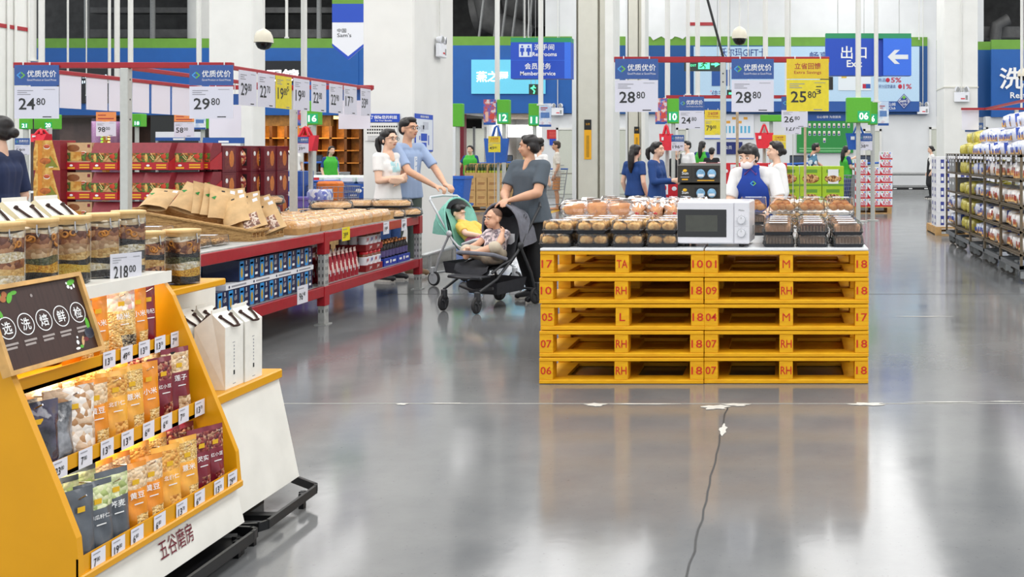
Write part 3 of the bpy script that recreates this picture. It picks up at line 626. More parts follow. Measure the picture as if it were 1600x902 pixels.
# price card 218.00 in a clear sleeve
pc = thing('price_card', 'white 218.00 price card in clear sleeve before the jars', 'price card', (-2.2, 3.655, .955), 0)
cx = V((.38, .92, 0)).normalized(); cu = V((0, 0, 1))
b = MB(); o = V((-.048, -.1, 0)); b.rect(o+V((0, 0, .0)), cx, cu, .112, .115, TAGW); q = o+cx.cross(cu)*.0016
b.text('218', q+cx*.012+cu*.03, cx, cu, .044, INK, .05, .012); b.text('00', q+cx*.066+cu*.048, cx, cu, .024, INK, .024, .008)
for k in range(3): b.rect(q+cx*.008+cu*(.1-k*.008), cx, cu, (.05, .03, .02)[k], .002, INKL)
b.rect(q+cx*.08+cu*.1, cx, cu, .024, .002, INKL); b.rect(q+cx*.05+cu*.01, cx, cu, .04, .003, INK); b.build('card', pc)
SLV = MG('clear_sleeve', (255, 255, 255), .02, .12, .3)
b = MB(); b.rect(o-cx*.004-cu*.008+cx.cross(cu)*.004, cx, cu, .128, .13, SLV); b.rect(o-cx*.004-cu*.008-cx.cross(cu)*.004, cx, cu, .128, .13, SLV); b.build('sleeve', pc, 'clear plastic sleeve')
b = MB(); b.tube([o+cx*.055-cu*.008, o+cx*.055-cu*.02+V((0, 0, 0))], .003, CHROME, 6); b.build('clip_foot', pc)
# ---- white gable gift bags with brown rope handles
ROPE = M('rope_brown', (58, 36, 30), .8, var=.15, scale=90); BAGW = M('bag_card', (240, 238, 230), .5, var=.02); BAGC = M('bag_cream', (226, 214, 180), .55, var=.02)
def gift_bag(name, w, d, h, g):
    """w along Y, d along X; gable ridge along Y"""
    t = thing(name, 'x', 'gift bag'); b = MB(); hx, hy = d/2, w/2
    b.add([(-hx, -hy, 0), (hx, -hy, 0), (hx, hy, 0), (-hx, hy, 0), (-hx, -hy, h), (hx, -hy, h), (hx, hy, h), (-hx, hy, h), (0, -hy+.012, h+g), (0, hy-.012, h+g)], [(3, 2, 1, 0), (1, 2, 6, 5), (3, 0, 4, 7), (5, 6, 9, 8), (7, 4, 8, 9)], BAGW)
    b.add([(-hx, -hy, 0), (hx, -hy, 0), (hx, -hy, h), (0, -hy+.012, h+g), (-hx, -hy, h)], [(0, 1, 2, 3, 4)], BAGW if h > .2 else BAGC); b.add([(-hx, hy, 0), (hx, hy, 0), (hx, hy, h), (0, hy-.012, h+g), (-hx, hy, h)], [(4, 3, 2, 1, 0)], BAGW)
    b.bx(-.002, .002, -hy+.012, hy-.012, h+g-.002, h+g+.012, BAGW)
    for k in range(7): b.bx(hx, hx+.0008, -.004, .001, h*.32+k*h*.055, h*.32+k*h*.055+h*.03, INKL)
    b.bx(hx, hx+.0008, -.006, .003, h*.2, h*.27, INK); b.bx(hx, hx+.0008, -.012, .004, h*.72, h*.73, INKL); b.bx(hx, hx+.0008, -.01, .01, h*.05, h*.06, INKL)
    b.build('bag_body', t)
    for s in (1, -1):
        r = MB(); k = s*hx*.3; zt = h+g*.7
        pts = [(k, -w*.28, zt), (k+s*.012, -w*.27, zt-.004)]
        for i in range(13):
            a = i/12; y = -w*.27+a*w*.54; sag = math.sin(a*math.pi)**.7; fx = k+s*(.012+sag*hx*.78); pts.append((fx, y, h+g*(1-abs(fx)/hx)+.008 if abs(fx) < hx else h))
        pts += [(k, w*.28, zt)]
        r.tube(pts, .0045, ROPE, 7); r.ball((k+s*.008, -w*.28, zt+.002), .007, ROPE, 8, 6); r.ball((k+s*.008, w*.28, zt+.002), .007, ROPE, 8, 6); r.build('rope_handle', t, 'dark brown rope handle')
    return t
g0 = gift_bag('gift_bag', .132, .115, .232, .05); bl = ['white gift bag on yellow ledge, front and nearest the pouches', 'white gift bag on yellow ledge, front and farther along', 'white gift bag on yellow ledge, behind the front nearest one', 'white gift bag on yellow ledge, behind the front farther one']
for i, (x, y) in enumerate(((-2.14, 4.035), (-2.135, 4.172), (-2.27, 4.02), (-2.268, 4.165))):
    o = g0 if i == 0 else dup(g0, (0, 0, 0)); o.location = (x, y, .5255); o['label'] = bl[i]; o['group'] = 'white gift bags on the yellow ledge'
# raised platform behind the jars with four gable bags
pf = thing('rear_platform', 'cream raised platform behind the grain jars', 'platform', (-2.72, 3.6, 0)); b = MB(); b.bx(-.095, .095, -.75, .68, .02, 1.05, CREAM, .004); b.build('platform_body', pf)
b = MB(); b.bx(-.095, .095, -.72, .65, 0, .02, BLKM); b.build('plinth', pf)
g1 = gift_bag('gable_bag', .142, .18, .115, .075)
for i, y in enumerate((3.29, 3.475, 3.64, 3.8)):
    o = g1 if i == 0 else dup(g1, (0, 0, 0)); o.location = (-2.7, y+.1, 1.05); o['group'] = 'white gable bags behind the jars'
    o['label'] = ['white gable bag behind the jars, cut by the frame edge', 'white gable bag behind the jars with its cream side fully visible', 'white gable bag behind the third and fourth jars', 'white gable bag behind the jars nearest the wicker basket'][i]
# ================================================================ YELLOW PALLET ISLAND
WY = MV('pallet_yellow', ((214, 150, 8), (240, 180, 14), (228, 164, 10), (246, 190, 28)), 5, .6, 'noise', .15, stretch=(1, 1, 7))
WYB = M('pallet_yellow_edge', (236, 184, 30), .6, var=.1, scale=20)
STEN = M('stencil_red', (206, 44, 20), .6, var=.12, scale=60)
PH, PWD, PD = .1605, 1.0, 1.2
ROWSP = [[('17', 'TA', '10'), ('10', 'RH', '18'), ('05', 'L', '18'), ('07', 'RH', '18'), ('06', 'RH', '18')], [('01', 'M', '18'), ('09', 'RH', '18'), ('04', 'M', '17'), ('07', 'RH', '18'), ('07', 'RH', '18')]]
def pallet(label, p, txts, group, seed, w=PWD, h=PH, d=PD, mat=WY):
    t = thing('wooden_pallet', label, 'pallet', p, 0, group); rnd = random.Random(seed)
    tb = h*.14; bz = h*.16
    b = MB(); n = 7
    for i in range(n): b.bx(-w/2, w/2, -d/2+i*(d/n)+(0 if i == 0 else .008), -d/2+(i+1)*(d/n)-(0 if i == n-1 else .008), h-tb, h-.001, mat, .003)
    b.build('top_deck', t)
    b = MB(); zb = .002
    for y in (-d/2, -.07, d/2-.14): b.bx(-w/2, w/2, y, y+.14, zb, bz, mat, .003)
    for x in (-w/2, -.07, w/2-.14): b.bx(x, x+.14, -d/2+.14, d/2-.14, zb, bz-.002, mat)
    b.build('bottom_deck', t)
    for ix, (x0, wd) in enumerate(((-w/2, .083), (-.043, .083), (w/2-.083, .083))):
        for y0 in (-d/2, -.06, d/2-.12):
            b = MB(); b.bx(x0, x0+wd, y0+.003, y0+.12, bz, h-tb, mat, .003)
            if y0 == -d/2 and txts:
                s = txts[ix]; b.text(s, (x0+wd*.5, y0+.0015, bz+h*.2), XD, ZD, h*.3, STEN, min(wd*.8, wd*(.42 if s != 'M' else .55)*len(s)), .01 if s != 'M' else 0, 'c')
            b.build('block', t)
    return t
PXL = [PX(971.5, 6.5), PX(1229, 6.5)]
for c in (0, 1):
    for k in range(5):
        z = (4-k)*(PH+.0015); T3 = ROWSP[c][k]
        rnd = random.Random(c*9+k)
        pallet('yellow pallet stencilled %s %s %s, %s from the top of the %s stack' % (*T3, ORD[k], ('left', 'right')[c]), (PXL[c]+rnd.uniform(-.004, .004), 6.5+PD/2+rnd.uniform(-.006, .006), z), T3, 'yellow pallets stacked five high', c*9+k)
ZT = 5*(PH+.0015)
BRD = M('board_white', (226, 228, 230), .35, var=.02, coat=.2)
for c in (0, 1):
    t = thing('table_board', 'thin white board lying on the %s yellow pallet stack' % ('left', 'right')[c], 'board', (PXL[c], 7.1, ZT)); b = MB(); b.bx(-.497, .497, -.6, .62, 0, .016, BRD, .003); b.build('board', t)
ZT += .0165
# stack of pallets and boards behind them
for c in (0, 1):
    for k in range(5):
        if c == 0 and k == 4: pass
        pallet('yellow pallet in the rear %s stack, %s from the top' % (('left', 'right')[c], ORD[4-k]), (PXL[c], 7.79+.62, k*(PH+.0015)), None, 'rear yellow pallets', 50+c*9+k)
    t = thing('table_board', 'white board on the rear %s pallet stack under loaves' % ('left', 'right')[c], 'board', (PXL[c], 8.42, ZT-.0165)); b = MB(); b.bx(-.497, .497, -.6, .62, 0, .016, BRD, .003); b.build('board', t)
# ---- microwave oven
mw = thing('microwave_oven', 'white microwave oven with two dials on the pallet table', 'microwave oven', (PX(1119, 6.66), 6.745, ZT), -.07)
MW = M('appliance_white', (226, 226, 232), .3, var=0, coat=.3); w2, h2, d2 = .445, .262, .34
b = MB(); b.bx(-w2/2, w2/2, -d2/2, d2/2, .02, .02+h2, MW, .008)
for k in range(8): b.bx(w2/2, w2/2+.0008, .02+k*.012, .026+k*.012, .06, .12, GREY)
b.build('body', mw)
for x in (-.17, .17):
    for y in (-.13, .13): MB().cone((x, y, 0), (x, y, .022), .014, .016, BLACK, 10).build('foot', mw, 'black foot')
dw = w2*.79; b = MB(); b.bx(-w2/2+.001, -w2/2+dw-.001, -d2/2-.018, -d2/2, .024, .016+h2, MW, .006); dr = b.build('door', mw)
b = MB(); gx0, gx1, gz0, gz1 = -w2/2+.004, -w2/2+dw*.87, .062, h2-.03; BGL = M('oven_glass', (16, 16, 18), .08, var=0, coat=.6)
b.bx(gx0, gx1, -d2/2-.0195, -d2/2-.018, gz0, gz1, BGL, .0006); b.bx(gx0+.05, gx1-.055, -d2/2-.02, -d2/2-.0195, gz0+.035, gz1-.035, M('oven_mesh', (74, 76, 70), .25, var=.04)); b.build('window', dr, 'dark glass window')
b = MB(); b.bx(-w2/2+dw+.001, w2/2-.001, -d2/2-.016, -d2/2, .024, .016+h2, MW, .005); xc = -w2/2+dw+(w2-dw)/2; yf = -d2/2-.0162
b.text('Midea', (xc, yf, .222), XD, ZD, .011, INK, .034, 0, 'c')
for zc in (.168, .088):
    for k in range(9):
        a = math.pi*(1.25-1.5*k/8); b.bx(xc+.034*math.cos(a)-.0012, xc+.034*math.cos(a)+.0012, yf, yf+.0004, zc+.034*math.sin(a)-.0012, zc+.034*math.sin(a)+.0012, INKL)
b.bx(xc-.042, xc+.042, yf, yf+.0004, .128, .129, INKL); cp = b.build('control_panel', mw)
for zc in (.168, .088):
    b = MB(); b.cone((xc, yf, zc), (xc, yf-.003, zc), .0265, .026, CHROME, 28); b.cone((xc, yf-.003, zc), (xc, yf-.02, zc), .0235, .0215, MW, 28); b.bx(xc-.0015, xc+.0015, yf-.0207, yf-.02, zc+.006, zc+.02, GREY); b.build('dial', cp, 'round white dial')
# ---- bakery trays: black base, clear lid, baked goods inside
PLID = MG('clear_lid', (255, 253, 250), .05, .06, .9); TRB = M('tray_black', (30, 33, 40), .35, var=0)
COOKIE = MV('baked_cookie', ((190, 122, 54), (234, 176, 98), (248, 206, 136), (218, 154, 82)), 38, .55, 'noise', .8)
CROI = MV('baked_croissant', ((170, 92, 34), (212, 132, 56), (232, 164, 86), (190, 108, 44)), 18, .4, 'noise', .3, coat=.2)
MUFF = MV('baked_muffin', ((222, 164, 122), (240, 192, 150), (228, 174, 132), (246, 210, 174)), 40, .7, 'noise', .4)
BUN = MV('baked_bun', ((206, 150, 80), (226, 178, 110), (232, 192, 130)), 14, .5, 'noise', .2)
LABW = M('label_white', (236, 238, 244), .5, var=0); LABB = M('label_blue', (70, 110, 190), .5, var=0)
def rrect(w, d, r, n=4):
    o = []
    for cx, cy, a0 in ((w/2-r, d/2-r, 0), (-w/2+r, d/2-r, 90), (-w/2+r, -d/2+r, 180), (w/2-r, -d/2+r, 270)):
        for i in range(n+1):
            a = math.radians(a0+90*i/n); o.append((cx+r*math.cos(a), cy+r*math.sin(a)))
    return o
def loft(b, secs, m, smooth=True, cap0=False, cap1=False):
    n = len(secs[0][0]); vs = [(x, y, z) for o, z in secs for x, y in o]; fs = []
    for j in range(len(secs)-1):
        for i in range(n): fs.append((j*n+i, j*n+(i+1) % n, (j+1)*n+(i+1) % n, (j+1)*n+i))
    b.add(vs, fs, m, smooth)
    if cap0: b.add(vs, [tuple(range(n))[::-1]], m)
    if cap1: b.add(vs, [tuple(range((len(secs)-1)*n, len(secs)*n))], m)
def tray(w, d, h, fill, base_h=.022, basem=TRB, name='bakery_tray', lidm=PLID, r=.02):
    t = thing(name, 'x', 'bakery tray'); b = MB()
    loft(b, [(rrect(w*.86, d*.9, r), 0), (rrect(w*.96, d*.97, r), base_h-.003), (rrect(w, d, r), base_h-.002), (rrect(w, d, r), base_h)], basem, False, True)
    loft(b, [(rrect(w*.95, d*.95, r), base_h), (rrect(w*.84, d*.88, r), .004)], basem, False, False, True); b.build('tray_base', t)
    l = MB(); loft(l, [(rrect(w*.985, d*.985, r), base_h+.0005), (rrect(w*.95, d*.96, r), base_h+.004), (rrect(w*.9, d*.93, r), h-.008), (rrect(w*.86, d*.9, r), h-.0015), (rrect(w*.8, d*.86, r), h-.001)], lidm, False, False, True)
    l.bx(-w*.28, w*.3, -d*.3, d*.02, h-.0008, h-.0002, LABW); l.bx(-w*.1, w*.2, -d*.1, -d*.05, h-.0002, h, LABB); l.build('clear_lid', t, 'clear plastic lid')
    fill(t, w, d, h, base_h); return t
def fill_cookies(t, w, d, h, bh):
    rnd = random.Random(2)
    for i in (-1, 1):
        for j in (-1, 0, 1):
            b = MB(); s = rnd.random()*9
            b.ball((i*w*.215, j*d*.29, h*.5), (w*.205, d*.15, h*.36), COOKIE, 14, 9, f=lambda v: (v[0]+.003*math.sin(v[1]*260+s), v[1]+.003*math.sin(v[0]*240+s), v[2]+.005*math.sin(v[0]*190+v[1]*210+s)+.003*math.sin(v[0]*410-v[1]*370))); b.build('cookie', t)
def fill_muffin(t, w, d, h, bh):
    for j in range(2):
        b = MB(); y = (j-.5)*d*.42; loft(b, [(rrect(w*.76, d*.38, .015), bh*.4), (rrect(w*.82, d*.4, .02), h*.6), (rrect(w*.74, d*.34, .02), h*.82), (rrect(w*.5, d*.2, .02), h*.9)], MUFF, True, True, True)
        for v in range(9): b.v  # slices shown by the ribs below
        for k in range(8): b.bx(-w*.36+k*w*.1, -w*.352+k*w*.1, y-d*.185, y+d*.185, bh*.5, h*.7, M('cake_cut', (212, 176, 140), .7, var=.1))
        b.build('cake_loaf', t)
def fill_croissant(t, w, d, h, bh):
    rnd = random.Random(4); k = 0
    for (x, y, z) in ((-.26, -.28, .4), (0, -.3, .42), (.26, -.28, .4), (-.25, .05, .45), (.02, .05, .5), (.27, .06, .42), (-.2, .3, .42), (.12, .3, .45), (-.13, -.2, .68), (.14, -.18, .66)):
        b = MB(); a = rnd.uniform(-1.2, 1.2); L = w*.21; c = V((x*w, y*d, z*h)); pts = []; rr = []
        for i in range(11):
            s = i/10*2-1; bend = .25*L*(s*s); pts.append(c+V((math.cos(a)*s*L-math.sin(a)*bend, math.sin(a)*s*L+math.cos(a)*bend*.5, .012*math.sin(s*2))) if False else c+V((s*L*math.cos(a), -bend*.6, s*L*math.sin(a)*.45))); rr.append(max(.004, w*.125*(1-s*s)**.7*(1+.1*math.sin(i*3.1))))
        b.tube(pts, rr, CROI, 10); b.build('croissant', t)
def fill_buns(t, w, d, h, bh):
    for i in range(4):
        b = MB(); b.ball(((i-1.5)*w*.22, -d*.18, h*.5), (w*.12, d*.22, h*.32), BUN, 12, 8); b.build('bun', t)
    for i in range(4):
        b = MB(); b.ball(((i-1.5)*w*.22, d*.22, h*.5), (w*.12, d*.22, h*.32), BUN, 12, 8); b.build('bun', t)
LV = ('lower', 'upper')
ck = None
def place(proto, make, x, y, z, label, group, rz=0):
    if proto is None: proto = make(); o = proto
    else: o = dup(proto, (0, 0, 0))
    o.location = (x, y, z); o.rotation_euler = (0, 0, rz); o['label'] = label; o['group'] = group; return proto
rnd = random.Random(11)
# cookies: four columns, two layers, three rows deep, on the left stack
RN = ('front row', 'second row', 'third row')
for lay in (0, 1):
    for row in range(3):
        for c in range(4):
            x = PX((870, 927, 983, 1037)[c] if lay == 0 else (876, 927, 980, 1034)[c], 6.62)*(1 if row == 0 else .985)+(.02*row if c == 0 else 0); y = 6.655+row*.225
            ck = place(ck, lambda: tray(.205, .2, .082, fill_cookies, name='cookie_tray'), x+rnd.uniform(-.006, .006), y, ZT+lay*.0825, 'cookie tray, %s layer, %s from the left, %s' % (LV[lay], ORD[c], RN[row]), 'cookie trays on the left pallet table', rnd.uniform(-.05, .05))
# muffin loaves: three columns, two layers, four rows on the right
mf_ = None
RN4 = ('front row', 'second row', 'third row', 'last row')
for lay in (0, 1):
    for row in range(4):
        for c in range(3):
            if row == 3 and c == 0 and lay == 0: pass
            x = PX((1216, 1270, 1324)[c], 6.66)+rnd.uniform(-.003, .003); y = 6.66+row*.212
            mf_ = place(mf_, lambda: tray(.2, .195, .074, fill_muffin, .02, name='cake_tray'), x, y, ZT+lay*.0745, 'cake slice tray, %s layer, %s from the microwave, %s' % (LV[lay], ORD[c], RN4[row]), 'cake trays beside the microwave', rnd.uniform(-.02, .02))
cr = None
for i, px in enumerate((1177, 1222, 1268, 1313)):
    z = ZT+.1495
    Yc = 7.62 if i else 7.66
    cr = place(cr, lambda: tray(.198, .2, .118, fill_croissant, .012, PLID, 'croissant_box'), PX(px, 7.56), Yc-.05 if False else 7.58, z, 'clear box of croissants, %s from the microwave' % ORD[i], 'croissant boxes behind the cake trays')
# a spare stack of trays carries the first box behind the oven
for lay in (0, 1): place(mf_, None, PX(1177, 7.56), 7.58, ZT+lay*.0745, 'cake tray under the first croissant box, %s' % LV[lay], 'cake trays beside the microwave')
bn = None
for i, (px, lay) in enumerate(((1232, 0), (1232, 1), (1273, 0), (1273, 1), (1273, 2), (1236, 2))):
    bn = place(bn, lambda: tray(.215, .2, .07, fill_buns, .012, PLID, 'bun_box'), PX(px, 8.2), 8.25, ZT+lay*.0705, 'clear bun box behind the croissants, %s stack, layer %s from below' % ('left' if px < 1250 else 'right', ORD[lay]), 'bun boxes behind the croissants')
# ---- bagged loaves with red clips
CLEARB = MG('bread_bag_film', (255, 252, 250), .1, .12, .7); REDC = M('clip_red', (214, 24, 40), .4, var=0)
LOAF = MV('baked_loaf', ((168, 98, 40), (212, 140, 68), (230, 166, 96), (190, 114, 50)), 12, .55, 'noise', .25)
def loaf_bag(seed, L=.2, W=.115, H=.12):
    t = thing('bagged_loaf', 'x', 'bagged loaf'); rnd = random.Random(seed); b = MB()
    secs = []
    for k in range(9):
        s = k/8; e = (1-abs(s*2-1)**4)**.5*.9+.1; secs.append(s)
    vs = []; n = 14
    for k in range(11):
        y = -L*.42+L*.84*k/10; e = max(.15, (1-abs(k/5-1)**5))
        for i in range(n):
            a = 2*math.pi*i/n; ca, sa = math.cos(a), math.sin(a); q = 1/((abs(ca)**3.4+abs(sa)**3.4)**(1/3.4)); vs.append((W*.42*ca*q*e*(1+.04*math.sin(k*2.2)), y, H*.44+H*.42*sa*q*e+(.006*math.sin(k*2.4+seed) if sa > 0 else 0)))
    fs = [(k*n+i, k*n+(i+1) % n, (k+1)*n+(i+1) % n, (k+1)*n+i) for k in range(10) for i in range(n)]
    b.add(vs, fs, LOAF, True); b.add(vs, [tuple(range(n)), tuple(range(10*n, 11*n))], LOAF); b.build('loaf', t)
    f = MB(); vs = []; n = 18
    prof = [(-L*.86, .55, .32, .3), (-L*.74, .34, .2, .3), (-L*.66, .1, .1, .34), (-L*.6, .12, .12, .36), (-L*.5, .6, .6, .42), (-L*.38, .95, .95, .45), (0, 1, 1, .46), (L*.38, .97, .97, .46), (L*.48, .8, .6, .46), (L*.52, .5, .1, .5)]
    for k, (y, sx, sz, zc) in enumerate(prof):
        for i in range(n):
            a = 2*math.pi*i/n; ca, sa = math.cos(a), math.sin(a); q = 1/((abs(ca)**3+abs(sa)**3)**(1/3)); j = 1+.09*math.sin(i*4.1+k*1.9+seed)+.05*math.sin(i*9+k)
            vs.append((W*.5*ca*q*sx*j, y, max(.001, H*zc+H*.5*sa*q*sz*j)))
    f.add(vs, [(k*n+i, k*n+(i+1) % n, (k+1)*n+(i+1) % n, (k+1)*n+i) for k in range(len(prof)-1) for i in range(n)], CLEARB, False)
    f.bx(-W*.25, W*.25, -L*.1, L*.2, H*.98, H*.985, LABW); f.build('bag_film', t, 'clear bag film')
    c = MB(); c.box((0, -L*.64, H*.35), (.022, .016, .014), REDC, Matrix.Rotation(.3, 4, 'Y'), .002); c.build('clip', t, 'red clip'); return t
lf = [loaf_bag(1), loaf_bag(6)]; used = [0, 0]
i = 0
for row, (Y, z) in enumerate(((7.48, 0), (7.7, .0), (7.98, .0), (8.25, 0))):
    for lay in range(2 if row < 3 else 2):
        for c, px in enumerate((1002, 1029, 1052, 1076)):
            if row == 0 and lay == 0: pass
            k = (i+row) % 2; i += 1
            x = PX(px, 7.6)+.012*row; p = (x, Y, ZT+lay*.122)
            o = lf[k] if not used[k] else dup(lf[k], p); used[k] = 1; o.location = p; o.rotation_euler = (0, 0, rnd.uniform(-.2, .2)); o['group'] = 'bagged loaves with red clips'; o['label'] = 'bagged brown loaf with red clip, row %s, place %s, %s layer' % (ORD[row], ORD[c], LV[lay])
# wide flat loaves lying across, further left
for c, (px, Y, lay, rz) in enumerate(((917, 7.75, 0, 1.5), (950, 7.75, 0, 1.6), (905, 7.75, 1, 1.45), (940, 7.75, 1, 1.7), (975, 7.75, 1, 1.5), (928, 8.1, 0, 1.4), (965, 8.1, 0, 1.7), (918, 8.1, 1, 1.3), (958, 8.1, 1, 1.8), (935, 8.4, 0, 1.5), (975, 8.4, 0, 1.5), (940, 8.4, 1, 1.6), (985, 8.4, 1, 1.3), (985, 7.75, 0, 1.5))):
    o = dup(lf[c % 2], (PX(px, 7.9), Y, ZT+lay*.122), rz); o['group'] = 'bagged loaves on the left'; o['label'] = 'bagged loaf lying crosswise at depth %s, place %s, %s layer' % (ORD[int((Y-7.7)*3)], ORD[c], LV[lay])
# ================================================================ RED STEEL SHELF TABLES, LEFT
RX = -3.76; XB = -5.45
PERF = M('perforation', (70, 72, 74), .6, var=0)
def leg_part(par, x, y, ox, oy):
    b = MB(); b.bx(x-ox-.055, x-ox, y-oy-.04, y-oy+.04, .008, .752, ALU, .003)
    for k in range(11):
        z = .1+k*.058
        for s in (-.018, .012): b.bx(x-ox, x-ox+.0012, y-oy+s, y-oy+s+.008, z, z+.026, PERF); b.bx(x-ox-.03+s, x-ox-.022+s, y-oy-.0412, y-oy-.04, z, z+.026, PERF)
    b.bx(x-ox-.08, x-ox+.02, y-oy-.06, y-oy+.06, 0, .008, ALU); l = b.build('leg', par, 'galvanised perforated leg')
    for z0, z1 in ((.575, .756), (.155, .315)): MB().bx(x-ox-.062, x-ox+.006, y-oy-.046, y-oy+.046, z0, z1, REDM, .004).build('leg_sleeve', l, 'red leg sleeve')
def shelf_table(label, y0, y1, first, last):
    t = thing('steel_shelf_table', label, 'shelf table', ((RX+XB)/2, (y0+y1)/2, 0), 0, 'red steel shelf tables'); ox, oy = t.location[0], t.location[1]
    b = MB(); BO = M('beam_orange', (196, 52, 30), .4, var=.04)
    for z0, z1 in ((.672, .752), (.232, .315)):
        for x in (RX, XB+.04): b.bx(x-ox-.04, x-ox, y0-oy+.046, y1-oy-.046, z0, z1, REDM, .004)
        for y in (y0, y1): b.bx(XB-ox, RX-ox, y-oy-.02, y-oy+.02, z0, z1, REDM, .003)
    b.build('beam_frame', t)
    b = MB(); b.bx(XB+.03-ox, RX-.01-ox, y0-oy+.01, y1-oy-.01, .752, .762, ALU); b.build('table_top', t, 'pale grey steel top')
    b = MB(); b.bx(XB+.03-ox, RX-.03-ox, y0-oy+.01, y1-oy-.01, .305, .315, ALU); b.build('lower_shelf', t, 'grey lower shelf')
    for y in ((y0, y1) if last else (y0,)):
        for x in (RX, XB+.055): leg_part(t, x, y, ox, oy)
    return t
ta = shelf_table('nearest red steel shelf table holding the basket and blue packs', 6.5, 8.75, True, False)
tb2 = shelf_table('farther red steel shelf table ending near the strollers', 8.75, 11.0, True, True)
tc = shelf_table('red steel shelf table mostly hidden behind the grain display', 4.25, 6.5, True, False)
# price tickets on the beams
def ticket(name, par, x, y, z, w, h, txt, sup, m=TAGW):
    o = par.location; b = MB(); ptag(b, (x+.003-o[0], y-o[1], z), YD, ZD, w, h, txt, sup, m); b.bx(x-.001-o[0], x+.002-o[0], y-o[1], y+w-o[1], z, z+h, M('ticket_sleeve', (220, 222, 228), .3, var=0)); b.build(name, par)
YT = M('ticket_yellow', (238, 218, 20), .45, var=.03)
ticket('price_ticket', tb2, RX, 9.05, .655, .16, .115, '39', '80', YT); ticket('price_ticket', tb2, RX, 9.98, .64, .14, .115, '19', '80'); ticket('price_ticket', tb2, RX, 10.45, .64, .14, .115, '49', '80'); ticket('price_ticket', ta, RX, 8.22, .235, .18, .14, '96', '40')
# ---- tag racks standing on posts over the tables
POST = M('post_grey', (190, 192, 188), .5, .1, var=.02); RBM = M('rail_red', (160, 28, 38), .4, var=.03)
def rack_post(name, label, x, y, z0, z1, r=.026):
    t = thing(name, label, 'post', (x, y, z0)); b = MB(); b.bx(-r, r, -r, r, 0, z1-z0, POST, .004); b.bx(-r-.04, r+.04, -r-.04, r+.04, 0, .006, POST)
    for k in range(4): b.cone((0, -r-.001, z1-z0-.1-k*.12), (0, -r-.002, z1-z0-.1-k*.12), .006, .006, PERF, 8)
    b.build('post_tube', t); return t
QX, QA, QB, QZ = -4.63, 7.5, 10.05, 2.02
rack = thing('price_tag_rail', 'red overhead rail frame on two grey posts above the left tables', 'rail frame', (QX, 8.7, .762)); ox, oy, oz = rack.location
b = MB()
for y in (QA, QB): b.bx(-5.41-ox, -3.88-ox, y-oy-.02, y-oy+.02, QZ-oz-.02, QZ-oz+.02, RBM, .003)
for x in (-5.4, QX, -3.9): b.bx(x-ox-.015, x-ox+.015, QA-oy, QB-oy, QZ-oz-.03, QZ-oz, RBM, .003)
b.build('rail_frame', rack)
for y in (QA, QB):
    b = MB(); b.bx(QX-ox-.028, QX-ox+.028, y-oy-.028, y-oy+.028, .0, QZ-oz-.02, POST, .004); b.bx(QX-ox-.07, QX-ox+.07, y-oy-.07, y-oy+.07, 0, .006, POST)
    for k in range(3): b.cone((QX-ox+.028, y-oy, QZ-oz-.1-k*.14), (QX-ox+.029, y-oy, QZ-oz-.1-k*.14), .007, .007, PERF, 8)
    b.build('post', rack, 'grey square post')
TAGP = M('tag_card', (226, 226, 240), .5, var=0); HB = M('header_blue', (34, 84, 160), .45, var=.02); HOR = M('header_orange', (244, 148, 74), .5, var=0); LB_ = M('logo_sky', (60, 160, 230), .5, var=0); LG = M('logo_green', (110, 190, 60), .5, var=0)
SL2 = MG('tag_sleeve', (255, 255, 255), .02, .15, .25); HDY = M('header_yellow', (236, 204, 8), .45, var=.02); TXR = M('text_red', (176, 30, 30), .6, var=0)
def diamond(b, c, xd, yd, s):
    c = V(c)
    for sg, m in ((-1, LB_), (1, LG)):
        b.poly([c+xd*(sg*s), c+xd*(sg*.1*s)+yd*(s*.8), c+xd*(sg*-.1*s)+yd*(s*.55), c+xd*(sg*.62*s)], m) if sg < 0 else b.poly([c+xd*s, c+xd*(.62*s), c+xd*(-.1*s)+yd*(s*.55), c+xd*(.1*s)+yd*(s*.8)], m)
        b.poly([c+xd*(sg*s), c+xd*(sg*.62*s), c+xd*(sg*-.1*s)-yd*(s*.55), c+xd*(sg*.1*s)-yd*(s*.8)], m)
